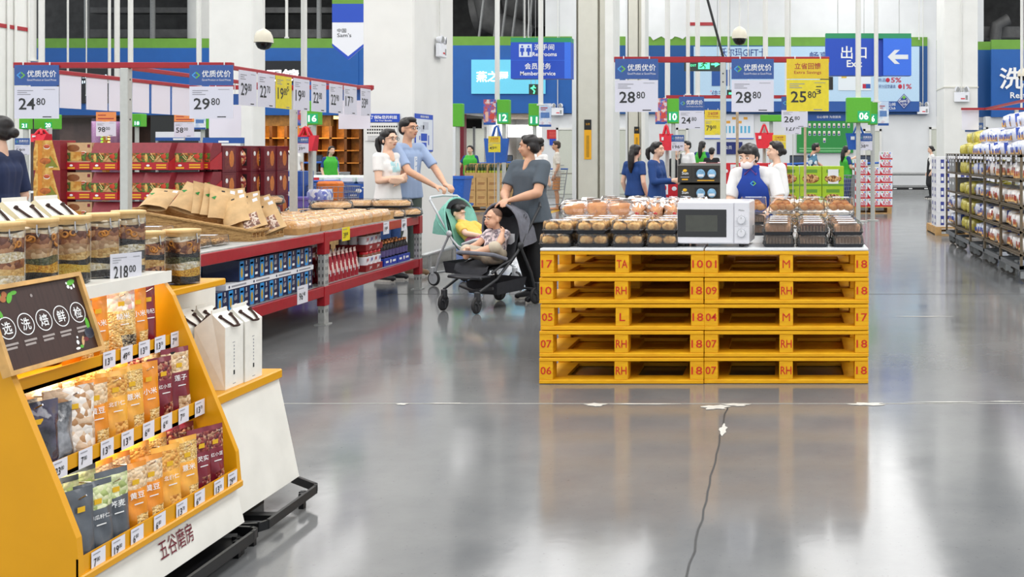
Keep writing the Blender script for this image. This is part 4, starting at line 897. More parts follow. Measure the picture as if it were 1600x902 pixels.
def price_sign(name, label, p, xd, w, h, txt, sup, head=.38, kind='blue', group=None, sub=None, stick=0, cjk=True, hook=.02):
    """hanging tag: top edge at p (its middle), face towards xd x up"""
    xd = V(xd).normalized(); t = thing(name, label, 'price sign', p, 0, group); n = xd.cross(ZD)*-1; n = -n if False else xd.cross(ZD)
    f = MB(); o = xd*(-w/2)-ZD*h; hh = h*head
    def slab(b, o, w, h, m, th=.004):
        b.add([o, o+xd*w, o+xd*w+ZD*h, o+ZD*h, o-n*th, o+xd*w-n*th, o+xd*w+ZD*h-n*th, o+ZD*h-n*th], [(0, 1, 2, 3), (7, 6, 5, 4), (0, 4, 5, 1), (1, 5, 6, 2), (2, 6, 7, 3), (3, 7, 4, 0)], m)
    body = TAGP if kind != 'yellow' else YT; hm = {'blue': HB, 'orange': HOR, 'yellow': HDY}.get(kind, HB)
    gap = h*.02 if head else 0
    slab(f, o, w, h-hh-gap, body); e = n*.0012; H2 = h-hh-gap
    ik = INK
    f.text(txt, o+e+xd*w*.1+ZD*H2*.28, xd, ZD, H2*.36, ik, w*.185*len(txt), .014); f.text(sup, o+e+xd*w*(.13+.185*len(txt))+ZD*H2*.42, xd, ZD, H2*.22, ik, w*.2, .008)
    if sub: f.text(sub, o+e+xd*w*.68+ZD*H2*.55, xd, ZD, H2*.15, ik, w*.14, .006); f.rect(o+e+xd*w*.7+ZD*H2*.77, xd, ZD, w*.12, H2*.03, ik)
    for k in range(3): f.rect(o+e+xd*w*.07+ZD*H2*(.86-k*.06), xd, ZD, w*(.36, .22, .3)[k], H2*.022, INKL)
    f.rect(o+e+xd*w*.66+ZD*H2*.9, xd, ZD, w*.26, H2*.015, INKL); f.rect(o+e+xd*w*.64+ZD*H2*.04, xd, ZD, w*.2, H2*.03, ik if kind != 'yellow' else INKL)
    f.build('price_card', t)
    if head:
        g = MB(); oh = o+ZD*(H2+gap); slab(g, oh, w, hh, hm, .006); e = n*.0012
        if kind == 'blue':
            if cjk: g.text('优质优价', oh+e+xd*w*.29+ZD*hh*.4, xd, ZD, hh*.34, WTX, w*.66, .012); g.text('Good Product at Good Prices', oh+e+xd*w*.29+ZD*hh*.22, xd, ZD, hh*.1, WTX, w*.66)
            diamond(g, oh+e+xd*w*.15+ZD*hh*.5, xd, ZD, w*.1)
        elif kind == 'yellow': g.text('立省回馈', oh+e+xd*w*.5+ZD*hh*.48, xd, ZD, hh*.32, TXR, w*.62, .01, 'c'); g.text('Extra Savings', oh+e+xd*w*.5+ZD*hh*.2, xd, ZD, hh*.2, TXR, w*.64, .004, 'c')
        else: g.rect(oh+e+xd*w*.1+ZD*hh*.6, xd, ZD, w*.4, hh*.1, TXR); g.rect(oh+e+xd*w*.1+ZD*hh*.22, xd, ZD, w*.8, hh*.12, TXR)
        g.build('header_card', t)
    c = MB(); c.add([o+e*2, o+e*2+xd*w*1.02, o+e*2+xd*w*1.02+ZD*h*1.0, o+e*2+ZD*h*1.0], [(0, 1, 2, 3)], SL2)
    for u in (.2, .8): c.tube([xd*(w*(u-.5)), xd*(w*(u-.5))+ZD*hook], .004, M('hook_white', (230, 230, 232), .4), 6)
    c.build('clear_sleeve', t, 'clear sleeve with hooks')
    if stick: s = MB(); s.cone((0, .01, -h), (0, .01, -h-stick), .006, .006, POST, 8); s.build('holder_stick', t)
    return t
# facing the camera at the near end
price_sign('price_sign', 'blue-headed price sign at the frame-edge end of the near left rail, 24.80', (PX(57, 7.47), 7.47, QZ-.0), XD, .31, .375, '24', '80'); price_sign('price_sign', 'blue-headed price sign at the aisle end of the near left rail, 29.80', (PX(330, 7.47), 7.47, QZ-.0), XD, .305, .375, '29', '80')
# along the aisle-side rail, facing the aisle
for (x0, x1, t1, s1, k, lb) in ((370, 398, '29', '80', '', 'white 29.80 price tag, first along the aisle-side rail'), (400, 427, '22', '70', '', 'white 22.70 price tag before the yellow tag on the rail'), (428, 453, '19', '80', 'y', 'yellow 19.80 price tag on the aisle-side rail'), (456, 481, '19', '80', '', 'white 19.80 price tag right after the yellow tag'), (484, 507, '22', '80', '', 'white 22.80 price tag, nearer of the two alike'), (512, 533, '22', '90', '', 'white 22.90 price tag, farther of the two alike'), (535, 555, '17', '70', '', 'white 17.70 price tag near the far rail end'), (561, 577, '33', '80', '', 'white 33.80 price tag at the far rail end')):
    y0, y1 = 3.885*F/(CX-x0), 3.885*F/(CX-x1)
    price_sign('price_tag', lb, (-3.87, (y0+y1)/2, QZ-.025), YD, (y1-y0)*.98, .25, t1, s1, 0, 'yellow' if k else 'w', 'price tags along the aisle-side rail', '5' if k else None, hook=.0)
# backs of the tags on the far rail
for i, (x0, x1) in enumerate(((92, 127), (134, 168), (169, 203), (206, 233), (236, 266), (268, 300))):
    y0, y1 = 5.4*F/(CX-x0), 5.4*F/(CX-x1)
    price_sign('price_tag', 'white price tag seen from behind, %s along the far-side rail' % ORD[i], (-5.4, (y0+y1)/2, QZ-.03), -YD, (y1-y0)*.95, .25, ('26', '19', '22', '16', '28', '49')[i], '80', 0, 'w', 'backs of price tags on the far-side rail', hook=0)
price_sign('price_sign', 'back of a 28.80 price sign on the far cross rail', (PX(554, 10.1), 10.1, QZ-.02), -XD, .3, .37, '28', '80', .25, 'w', hook=0)
price_sign('price_sign', 'pale back of a price sign behind the 29.80 sign', (PX(352, 9.0), 9.0, QZ-.12), -XD, .27, .36, '29', '80', .25, 'w', hook=.1)
# ---- wicker basket of tan pouches
WICK = MV('wicker_weave', ((120, 86, 48), (168, 128, 78), (196, 156, 100), (146, 106, 62)), 30, .7, 'noise', .9, stretch=(1, 1, 5))
wk = thing('wicker_basket', 'sloping tan wicker basket full of kraft pouches on the red table', 'basket', (-4.32, 7.98, .7625)); b = MB()
def wz(x): return .075+.155*((.45-x)/.9)       # rim height falls towards the aisle
W0, D0 = .45, .24
for i in range(18):
    x0 = -W0+i*.05; x1 = x0+.05
    for s in (-1, 1): b.add([(x0, s*D0, 0), (x1, s*D0, 0), (x1, s*(D0+.015), wz(x1)), (x0, s*(D0+.015), wz(x0)), (x0, s*(D0-.016), 0.01), (x1, s*(D0-.016), .01), (x1, s*(D0-.002), wz(x1)), (x0, s*(D0-.002), wz(x0))], [(0, 1, 2, 3), (7, 6, 5, 4), (3, 2, 6, 7)], WICK)
b.bx(-W0, W0, -D0, D0, 0, .012, WICK); b.bx(-W0-.008, -W0+.008, -D0, D0, 0, wz(-W0), WICK)
b.bx(W0-.008, W0+.008, -D0, D0, 0, .025, WICK); b.bx(W0-.008, W0+.008, -D0, D0, .06, wz(W0), WICK)
for k in range(9): b.bx(W0-.005, W0+.005, -D0+k*.06-.004, -D0+k*.06+.006, .02, .065, WICK)
b.build('basket_body', wk)
r = MB(); pts = [(-W0, -D0-.015, wz(-W0)), (W0, -D0-.015, wz(W0)), (W0+.005, -D0, wz(W0)), (W0+.005, D0, wz(W0)), (W0, D0+.015, wz(W0)), (-W0, D0+.015, wz(-W0)), (-W0-.005, D0, wz(-W0)), (-W0-.005, -D0, wz(-W0))]; r.tube(pts, .014, WICK, 8, True); r.build('rim', wk, 'braided wicker rim')
KRAFT = M('kraft_paper', (208, 172, 122), .6, var=.06, scale=18, bump=.1); KR2 = M('kraft_inside', (150, 108, 62), .6, var=.08); KWIN = MV('kraft_window', ((120, 82, 62), (206, 180, 160), (150, 100, 80), (226, 206, 190)), 70, .3, 'voronoi', .2, coat=.5)
GRN = M('print_green', (40, 140, 60), .5, var=0)
def kraft_pouch(seed, win):
    t = thing('kraft_pouch', 'x', 'kraft pouch'); b = MB()
    def mf(u, v, s):
        if s < 0 and win and abs(u) < .6 and .1 < v < .5: return KWIN
        return KRAFT
    pouch(b, .2, .25, .06, mf, seal=.2, wob=.06, seed=seed)
    b.bx(-.012, .012, -.0022, -.0014, .215, .225, BLACK); b.bx(.05, .085, -.0026, -.0014, .19, .235, LABW)
    if not win: b.add([(-.06, -.015, .17), (-.03, -.015, .155), (-.06, -.015, .14), (-.09, -.015, .155)], [(0, 1, 2, 3)], GRN)
    b.build('pouch_body', t); return t
kp = [kraft_pouch(1, False), kraft_pouch(2, True), kraft_pouch(3, False)]; ku = [0]*3
KL = ['kraft pouch with green mark lying flat at the high basket end', 'large kraft pouch with two green marks lying across the basket', 'kraft pouch lying over the others pointing at the aisle', 'first kraft pouch standing on edge in the basket', 'second kraft pouch standing on edge in the basket', 'third kraft pouch standing on edge in the basket', 'kraft pouch with small green corner mark leaning back', 'small kraft pouch leaning under the mid basket ones', 'kraft pouch with label and round hole, mid basket', 'kraft pouch sliding down towards the low basket end', 'tall kraft pouch with window leaning at the aisle end', 'kraft pouch with see-through window lowest in the basket']
for i, (px, py, Y, k, rx, ry, rz) in enumerate(((238, 318, 7.95, 0, -1.0, .1, .1), (285, 322, 7.92, 2, -.7, .35, .15), (315, 324, 8.05, 0, -.9, .6, .3), (318, 330, 7.9, 2, -.25, .25, 1.1), (332, 333, 7.9, 0, -.25, .3, 1.0), (346, 336, 7.9, 2, -.3, .2, .9), (362, 338, 7.98, 0, -.35, -.12, .25), (372, 344, 7.88, 2, -.5, -.35, .2), (390, 344, 8.05, 1, -.3, -.2, .2), (398, 352, 7.9, 1, -.35, -.4, .2), (417, 350, 8.12, 2, -.25, -.35, .3), (428, 356, 8.0, 1, -.35, -.45, .35))):
    p = P(px, py, Y); p.z = max(p.z-.035, .785); o = kp[k] if not ku[k] else dup(kp[k], p); ku[k] = 1
    o.location = p; o.rotation_euler = (rx, ry, rz); o['label'] = KL[i]; o['group'] = 'kraft pouches in the wicker basket'
# ---- paper-wrapped bread packs in rows across the table, round platters behind
PWRAP = MV('bread_wrap_glints', ((186, 130, 76), (226, 184, 134), (206, 154, 96), (255, 246, 236)), 24, .25, 'noise', .5, coat=.7); PKR = M('kraft_tray', (204, 158, 102), .6, var=.06)  # palest wrap tone paints the film's white highlights into the colour
def bread_pack():
    t = thing('bread_pack', 'x', 'bread pack'); b = MB(); w, d, h = .175, .185, .11
    loft(b, [(rrect(w*.86, d*.9, .02), 0), (rrect(w, d, .03), h*.45)], PKR, True, True); b.build('kraft_tray', t)
    c = MB(); loft(c, [(rrect(w, d, .03), h*.45), (rrect(w*.97, d*.97, .03), h*.75), (rrect(w*.75, d*.78, .03), h*.98), (rrect(w*.3, d*.3, .02), h)], PWRAP, True, False, True)
    for k in range(5): c.add([(-w*.4+k*w*.17, -d*.3, h*.97), (-w*.34+k*w*.17, -d*.28, h*1.005), (-w*.3+k*w*.17, d*.25, h*.99), (-w*.36+k*w*.17, d*.27, h*.97)], [(0, 1, 2, 3)], LABW if k % 2 else KRAFT)
    c.build('bread_film', t, 'clear film over bread'); return t
bp = None; rnd = random.Random(8)
for col in range(6):
    for row in range(9):
        Y = 8.42+row*.218; x = -3.87-col*.215
        if abs(Y-QB) < .16 and abs(x-QX) < .19: continue
        bp = place(bp, bread_pack, x-.0, Y, .7625, 'wrapped bread pack, column %s from the aisle, %s along the table' % (ORD[col], ORD[row]), 'wrapped bread packs on the table', rnd.uniform(-.08, .08))
for i, (x, y) in enumerate(((-3.9, 10.35), (-3.92, 10.55), (-4.12, 10.4))):
    t = thing('carton_pack', 'small plain tan carton beside the bread packs, %s of three' % ORD[i], 'carton', (x, y, .7625)); b = MB(); b.bx(-.09, .09, -.085, .085, 0, .075, PKR, .003); b.bx(-.02, .02, -.086, .086, .072, .0755, KRAFT); b.build('carton_body', t)
def pastry_platter():
    t = thing('pastry_platter', 'x', 'platter'); b = MB(); loft(b, [(rrect(.36, .24, .1, 6), 0), (rrect(.42, .29, .13, 6), .022), (rrect(.40, .27, .12, 6), .022)], TRB, True, True); b.build('platter_base', t)
    c = MB(); loft(c, [(rrect(.36, .24, .11, 6), .02), (rrect(.37, .25, .11, 6), .05), (rrect(.3, .19, .09, 6), .07), (rrect(.1, .06, .03, 6), .074)], CROI2, True, False, True); c.build('pastry_ring', t)
    l = MB(); loft(l, [(rrect(.415, .285, .13, 6), .0225), (rrect(.39, .265, .12, 6), .075), (rrect(.36, .235, .11, 6), .085)], PLID, True, False, True); l.build('clear_lid', t); return t
CROI2 = MV('baked_pastry', ((196, 130, 66), (224, 168, 104), (238, 196, 140), (206, 146, 84)), 16, .5, 'noise', .5)
pp = None
for i, (px, py, Y, z) in enumerate(((432, 336, 9.5, 1), (478, 330, 10.85, 0), (425, 337, 9.35, 0), (540, 323, 10.85, 0), (592, 322, 10.85, 0), (518, 332, 10.4, 1), (565, 333, 10.5, 0), (600, 330, 10.5, 0), (628, 326, 10.85, 0), (560, 322, 10.8, 1), (612, 322, 10.8, 1), (500, 330, 10.45, 0))):
    x = PX(px, Y)
    if i in (0, 2): x -= .15
    zz = .7625+z*.09+(.09 if Y < 10.36 and i in (0, 2) else 0)
    pp = place(pp, pastry_platter, x, Y, zz, ('oval pastry platter with clear dome, %s from the left at the far table end' % ORD[sorted(range(12), key=lambda q: (432, 478, 425, 540, 592, 518, 565, 600, 628, 560, 612, 500)[q]).index(i)]), 'pastry platters on the table', rnd.uniform(-.2, .2))
CRUMB = MV('cookie_crumb', ((176, 128, 70), (206, 160, 96), (150, 104, 54), (222, 180, 120)), 130, .7, 'voronoi', .4); TCL = MG('tray_clear', (250, 250, 250), .12, .1, .6); ct = None
def fill_crumb(t, w, d, h, bh): MB().box((0, 0, h*.42), (w*.78, d*.8, h*.55), CRUMB, None, .02).build('cookie_fill', t)
for i, (x, y, z) in enumerate(((-4.02, 7.18, 0), (-4.3, 7.2, 0), (-4.02, 7.42, 0), (-4.28, 7.2, .0755), (-4.0, 6.9, 0), (-4.3, 7.46, 0))):
    ct = place(ct, lambda: tray(.25, .2, .075, fill_crumb, .012, TCL, 'cookie_box'), x, y, .7625+z, 'flat clear cookie box on the red table before the basket, %s of six' % ORD[i], 'flat clear cookie boxes', .04*i)
# ---- stock on the lower shelf
DB = M('pack_navy', (22, 34, 74), .35, var=.05, coat=.3); SKY = M('pack_sky', (52, 150, 220), .35, var=.05); GOLDP = M('pack_gold', (196, 160, 60), .4, var=.1); RYL = M('pack_royal', (28, 60, 170), .35, var=.04, coat=.3)
def carton(name, w, d, h, m, deco=None, cat='carton'):
    """w along Y (front faces +X), d along X"""
    t = thing(name, 'x', cat); b = MB(); b.bx(-d, 0, -w/2, w/2, 0, h, m, .003)
    if deco: deco(b, w, h)
    b.build('carton_body', t); return t
def deco_navy(b, w, h):
    e = .0012
    for s in (0, 1):
        y = -w/2+s*w*.5
        b.rect((e, y+w*.02, h*.05), YD, ZD, w*.2, h*.9, SKY); b.ball((e, y+w*.12, h*.4), (.001, w*.06, h*.25), GOLDP, 8, 6); b.rect((e, y+w*.05, h*.72), YD, ZD, w*.14, h*.1, M('pack_amber', (220, 180, 90), .4))
        b.text('心印', (e, y+w*.28, h*.45), YD, ZD, h*.22, WTX, w*.12, .005); b.rect((e, y+w*.28, h*.18), YD, ZD, w*.13, h*.12, WTX); b.rect((e, y+w*.33, h*.75), YD, ZD, w*.03, h*.18, WTX)
    for k in range(4): b.rect((e, -w/2+w*(.05+.25*k), h*.02), YD, ZD, w*.12, h*.025, INKL)
def deco_royal(b, w, h):
    e = .0012; b.rect((e, -w*.12, h*.42), YD, ZD, w*.28, h*.4, M('pack_label_navy', (16, 26, 64), .4)); b.ball((e, .02*w, h*.78), (.001, w*.08, h*.1), WTX, 10, 6); b.text('MENGNIU'[:0] or '优选', (e, -w*.09, h*.5), YD, ZD, h*.16, WTX, w*.22); b.ball((e, w*.3, h*.35), (.0012, w*.1, h*.12), M('pack_cocoa', (96, 48, 30), .5), 10, 6); b.ball((e, w*.3, h*.6), (.0012, w*.06, h*.1), LABW, 8, 6)
nv = None
for lay in range(2):
    for i in range(5 if lay == 0 else 4):
        for dp in range(2):
            y = 8.48-i*.29; nv = place(nv, lambda: carton('tissue_carton', .285, .26, .155 if False else .15, DB, deco_navy), RX-.06-dp*.27, y, .3155+lay*.188, 'navy carton with sky blue panels, %s layer, %s from the middle leg, %s' % (LV[lay], ORD[i], ('front', 'behind')[dp]), 'navy cartons on the lower shelf')
for lay, (y0, y1) in enumerate(((7.28, 8.63),)):
    t = thing('shelf_divider', 'white printed divider strip between the two navy carton layers', 'divider strip', (RX-.058, (y0+y1)/2, .466)); b = MB(); b.bx(-.27, .003, -(y1-y0)/2, (y1-y0)/2, 0, .036, LABW)
    for k in range(4): b.rect((.0038, -.6+k*.34, .012), YD, ZD, .2, .012, INKL); b.ball((.0038, -.63+k*.34, .018), (.0005, .01, .01), DB, 8, 6)
    b.build('strip', t)
ry = None
for i in range(5):
    for dp in range(2): ry = place(ry, lambda: carton('milk_carton_box', .27, .25, .18, RYL, deco_royal), RX-.08-dp*.255, 7.02-i*.28, .3155, 'royal blue drink carton, %s from the navy ones, %s' % (ORD[i], ('front', 'behind')[dp]), 'royal blue cartons on the lower shelf')
dk = None
for i in range(5): dk = place(dk, lambda: carton('dark_carton', .36, .5, .15, M('pack_black', (20, 22, 30), .4, var=.05), None), RX-.62, 8.35-i*.38, .3155+(.185 if i > 9 else 0), 'dark carton deep in the lower shelf, %s from the middle leg' % ORD[i], 'dark cartons deep in the shelf')
# red spout pouches, red-lidded jars in trays, dark bottles in blue trays
RSP = M('pouch_red', (158, 36, 52), .35, var=.06, coat=.4); RSW = M('pouch_cream', (232, 206, 198), .4, var=.05)
def spout_pouch():
    t = thing('spout_pouch', 'x', 'pouch'); b = MB()
    pouch(b, .1, .25, .07, lambda u, v, s: RSW if (.28 < v < .62 and abs(u) < .62 and abs(u)+abs(v-.45)*1.6 < .75) or v > .88 else RSP, seal=.12, wob=.03)
    b.bx(-.03, .03, -.037, -.0365, .075, .083, LABW); b.bx(.0, .02, -.038, -.0365, .05, .1, LABW); b.build('pouch_body', t); return t
sp_ = None
for i in range(9):
    for dp in range(2): sp_ = place(sp_, spout_pouch, RX-.1-dp*.1, 8.88+i*.085, .3155, 'red pouch with cream diamond, %s beyond the middle leg, %s row' % (ORD[i], ('front', 'rear')[dp]), 'red pouches on the lower shelf', math.pi/2+.2)
LIDR = M('lid_red', (200, 18, 36), .35, var=0); JBR = M('jar_brown', (120, 60, 26), .3, var=.05, coat=.4)
def jar_tray():
    t = thing('jar_tray', 'x', 'jar tray'); b = MB(); b.bx(-.28, 0, -.2, .2, 0, .06, M('tray_red', (140, 26, 30), .5, var=.05), .002); b.text('Jif', (.001, -.12, .015), YD, ZD, .03, WTX, .06); b.text('Jif', (.001, .06, .015), YD, ZD, .03, WTX, .06); b.build('cardboard_tray', t, 'red cardboard tray')
    for i in range(4):
        for j in range(3):
            c = MB(); x, y = -.045-j*.09, -.15+i*.1; c.lathe([(.001, .03), (.043, .03), (.043, .15), (.036, .16)], JBR, 14, (x, y, 0)); c.lathe([(.0435, .06), (.0435, .135)], LABW, 14, (x, y, 0)); c.text('Jif', (x+.0442, y-.03, .085), YD, ZD, .038, RYL if i % 2 else LIDR, .05, .02); jj = c.build('spread_jar', t)
            l = MB(); l.lathe([(.04, .158), (.041, .185), (.001, .186)], LIDR, 14, (x, y, 0)); l.build('lid', jj, 'red lid')
    return t
jt_ = None
for i, (y, l) in enumerate(((9.95, 0), (9.95, 1), (9.62, 2))):
    jt_ = place(jt_, jar_tray, RX-.07 if i < 2 else RX-.42, y, .3155+min(l, 1)*.188, ('red tray of red-lidded jars standing on the lower shelf', 'red tray of red-lidded jars stacked on another', 'red tray of jars behind the red pouches')[i], 'trays of red-lidded jars')
    if i == 2: jt_.name
def bottle_tray():
    t = thing('bottle_tray', 'x', 'bottle tray'); b = MB(); b.bx(-.2, 0, -.17, .17, 0, .075, RYL, .002); b.ball((.001, 0, .04), (.001, .02, .02), WTX, 8, 6); b.rect((.001, -.13, .03), YD, ZD, .07, .02, WTX); b.rect((.001, .05, .03), YD, ZD, .08, .02, WTX); b.build('cardboard_tray', t, 'blue cardboard tray')
    for i in range(4):
        for j in range(2):
            c = MB(); c.lathe([(.001, .03), (.034, .03), (.034, .17), (.02, .2), (.02, .215)], M('bottle_black', (22, 18, 22), .15, var=0), 12, (-.045-j*.09, -.126+i*.084, 0)); c.lathe([(.0345, .09), (.0345, .15)], M('bottle_label', (90, 80, 130), .4), 12, (-.045-j*.09, -.126+i*.084, 0)); bb_ = c.build('bottle', t); l = MB(); l.lathe([(.022, .213), (.022, .235), (.001, .236)], M('cap_copper', (176, 110, 60), .3, .5), 12, (-.045-j*.09, -.126+i*.084, 0)); l.build('cap', bb_, 'copper cap')
    return t
bt_ = None
for i, y in enumerate((10.36, 10.72)): bt_ = place(bt_, bottle_tray, RX-.07, y, .3155, ('blue tray of dark bottles next to the red-lidded jars', 'blue tray of dark bottles next to the far table leg')[i], 'trays of dark bottles')
# ---- walls of gift cartons behind the tables
MAR = M('carton_maroon', (134, 34, 46), .5, var=.05); MAR2 = M('carton_maroon_dark', (104, 20, 34), .5, var=.06); TRR = M('carton_tray_red', (182, 30, 40), .45, var=.03); YTX = M('print_yellow', (240, 180, 40), .5, var=0)
GRP = MV('print_food_green', ((60, 110, 44), (110, 140, 50), (40, 80, 40), (180, 90, 40), (200, 170, 90)), 22, .5, 'noise', 0); GOP = MV('print_food_gold', ((214, 160, 60), (196, 130, 50), (226, 186, 100), (160, 90, 40)), 14, .5, 'noise', 0); TEA = M('print_tea', (190, 80, 40), .4); CUP = M('print_cup', (240, 236, 226), .4)
STRAW = M('cord_straw', (226, 190, 130), .7)
def gift_box(kind):
    t = thing('gift_box', 'x', 'gift box'); b = MB(); w, d, h = .3, .24, (.325 if kind == 2 else .3)
    # front faces -Y
    if kind == 0:       # cord-handled box with a gable front in a red display tray
        b.prism([(-d/2, .06), (d/2, .06), (d/2, h), (-d/2+.06, h), (-d/2, h*.62)], 0, -w/2+.006, w/2-.006, MAR)
        b.add([(-w/2+.006, -d/2-.0012, .08), (w/2-.006, -d/2-.0012, .08), (w/2-.006, -d/2-.0012, h*.62), (-w/2+.006, -d/2-.0012, h*.62)], [(0, 1, 2, 3)], GRP)
        b.add([(-.02, -d/2-.002, .09), (.08, -d/2-.002, .09), (.03, -d/2-.002, .16)], [(0, 1, 2)], PKR); b.ball((w*.28, -d/2-.001, .15), (.035, .001, .025), M('print_tomato', (200, 60, 36), .5), 10, 6); b.ball((-w*.34, -d/2-.001, .13), (.02, .001, .05), GOP, 8, 6)
    elif kind == 1:     # flat front with a tea cup
        b.bx(-w/2+.006, w/2-.006, -d/2, d/2, .06, h, M('carton_tan', (206, 168, 124), .5, var=.04)); b.ball((-.06, -d/2, h*.8), (.07, .001, .04), M('print_brown', (140, 84, 44), .5), 12, 6); b.rect((-.14, -d/2-.0015, .1), XD, ZD, .28, .09, GRP); b.rect((-.09, -d/2-.002, .1), XD, ZD, .12, .1, GOP); b.ball((.05, -d/2, h*.62), (.035, .002, .02), CUP, 12, 6); b.ball((.05, -d/2-.001, h*.63), (.025, .003, .012), TEA, 12, 6); b.bx(.095, .125, -d/2-.0015, -d/2, h*.82, h*.94, MAR)
    else:               # big printed gold box with cup and corner flap
        b.bx(-w/2, w/2, -d/2, d/2, 0, h, MAR, .003); b.add([(-w/2, -d/2-.0012, 0), (w/2, -d/2-.0012, 0), (w*.2, -d/2-.0012, h), (-w*.42, -d/2-.0012, h), (-w/2, -d/2-.0012, h*.6)], [(0, 1, 2, 3, 4)], GOP); b.ball((.0, -d/2, h*.78), (.05, .002, .035), CUP, 14, 6); b.ball((.0, -d/2-.001, h*.79), (.037, .003, .022), TEA, 14, 6)
        b.add([(-.02, -d/2-.002, .03), (.13, -d/2-.002, .03), (.04, -d/2-.002, .16)], [(0, 1, 2)], M('print_olive', (130, 130, 40), .5)); b.rect((-.1, -d/2-.0024, 0), XD, ZD, .05, h, M('print_amber', (206, 130, 40), .5)); b.ball((-.02, -d/2-.002, .1), (.07, .001, .035), M('print_bread', (176, 96, 40), .5, var=.2), 12, 6); b.rect((.02, -d/2-.003, .03), XD, V((.3, 0, .25)), .05, .012, CUP)
    b.build('box_body', t)
    if kind < 2:
        r = MB(); r.bx(-w/2, w/2, -d/2-.012, -d/2-.008, 0, .085, TRR); r.bx(-w/2, w/2, -d/2-.012, d/2+.01, 0, .004, TRR)
        for s in (-1, 1): r.prism([(-d/2-.012, 0), (d/2, 0), (d/2, .2), (-d/2-.012, .085)], 0, s*w/2-.002*s, s*w/2, TRR)
        r.ball((-w*.25, -d/2-.0125, .05), (.02, .001, .012), WTX, 10, 6); r.rect((-w*.38, -d/2-.0135, .014), XD, ZD, .08, .018, YTX)
        for k in range(2): r.rect((w*.05, -d/2-.0135, .02+k*.028), XD, ZD, .11, .016, YTX)
        r.build('display_tray', t, 'red display tray with yellow print')
        if kind == 0:
            c = MB()
            c.tube([(-.05, -d/2-.004, h*.5), (-.02, -d/2-.012, h*.38), (.02, -d/2-.012, h*.36), (.06, -d/2-.004, h*.55)], .004, STRAW, 6); c.tube([(-.05, -d/2-.004, h*.62), (-.01, -d/2-.01, h*.42)], .004, STRAW, 6); c.build('cord_handle', t, 'straw cord handle')
    return t
gb = [None]*3; KN = ('cord-handled maroon gift box', 'tan tea-cup gift box', 'gold gift box with tea cup')
TIER = .325
for tier in range(4):
    for c, (px, k, Y, rz) in enumerate(((74, 2, 11.6, -.05), (123, 1, 11.7, 0), (163, 0, 11.6, 0), (205, 0, 11.65, 0), (243, 0, 11.6, 0), (287, 0, 11.75, .35), (308, 0, 11.9, 0), (349, 0, 99, 0))[:7]):
        z = 1.54-TIER*(tier+1)
        gb[k] = place(gb[k], lambda: gift_box(k), PX(px, Y), Y+.12, z, '%s, %s tier from the top, %s stack from the left' % (KN[k], ORD[tier], ORD[c]), 'gift boxes stacked behind the tables', rz)
WINM = MV('carton_window', ((210, 120, 90), (240, 214, 190), (150, 50, 50), (232, 180, 120), (180, 80, 70)), 40, .3, 'voronoi', .1)
def window_box():
    t = thing('window_carton', 'x', 'carton'); b = MB(); w, d, h = .27, .3, .31; b.bx(-w/2, w/2, -d/2, d/2, 0, h, MAR2, .003); b.bx(-w*.28, w*.32, -d/2-.001, -d/2, h*.22, h*.9, M('carton_black', (40, 16, 20), .5)); b.ball((.005, -d/2+.005, h*.54), (w*.29, .03, h*.33), WINM, 12, 8)
    for k in range(3): b.rect((-w*.4+k*.07, -d/2-.0015, h*.06), XD, ZD, .05, .02, M('carton_print', (190, 120, 120), .5))
    b.bx(w/2, w/2+.0012, -d*.35, d*.35, h*.1, h*.9, M('carton_side', (120, 44, 40), .5, var=.2)); b.ball((w/2+.001, -d*.2, h*.7), (.001, .03, .03), WTX, 8, 6); b.ball((w/2+.001, d*.15, h*.5), (.001, .06, .1), M('carton_orange', (206, 120, 50), .5), 8, 6); b.build('carton_body', t); return t
wbx = None
for tier in range(4):
    for c, (px, Y) in enumerate(((343, 12.3), (367, 13.0), (387, 13.1), (408, 13.3), (428, 13.6))):
        wbx = place(wbx, window_box, PX(px, Y)-.02, Y, 1.49-.3125*(tier+1), 'dark maroon window carton, %s tier from the top, %s stack from the left' % (ORD[tier], ORD[c]), 'maroon window cartons')
def under_pallet(label, x0, x1, y, d, z, n=1):
    t = thing('shipping_pallet', label, 'pallet', ((x0+x1)/2, y+d/2, 0)); b = MB(); w = x1-x0; m = M('raw_pallet_wood', (190, 150, 96), .7, var=.12, scale=9)
    for k in range(5): b.bx(-w/2, w/2, -d/2+k*d/5, -d/2+(k+.8)*d/5, z-.025, z, m)
    b.build('deck_boards', t); b = MB()
    for k in range(3): b.bx(-w/2+k*(w-.1)/2, -w/2+k*(w-.1)/2+.1, -d/2, d/2, .02, z-.025, m)
    b.bx(-w/2, w/2, -d/2, -d/2+.1, 0, .02, m); b.bx(-w/2, w/2, d/2-.1, d/2, 0, .02, m); b.build('bearers', t); return t
under_pallet('raw wood pallet under the gift boxes', PX(40, 11.6), PX(330, 11.6), 11.55, .8, .235); under_pallet('raw wood pallet under the maroon window cartons', PX(325, 12.3), PX(445, 13.5), 12.4, 1.5, .235)
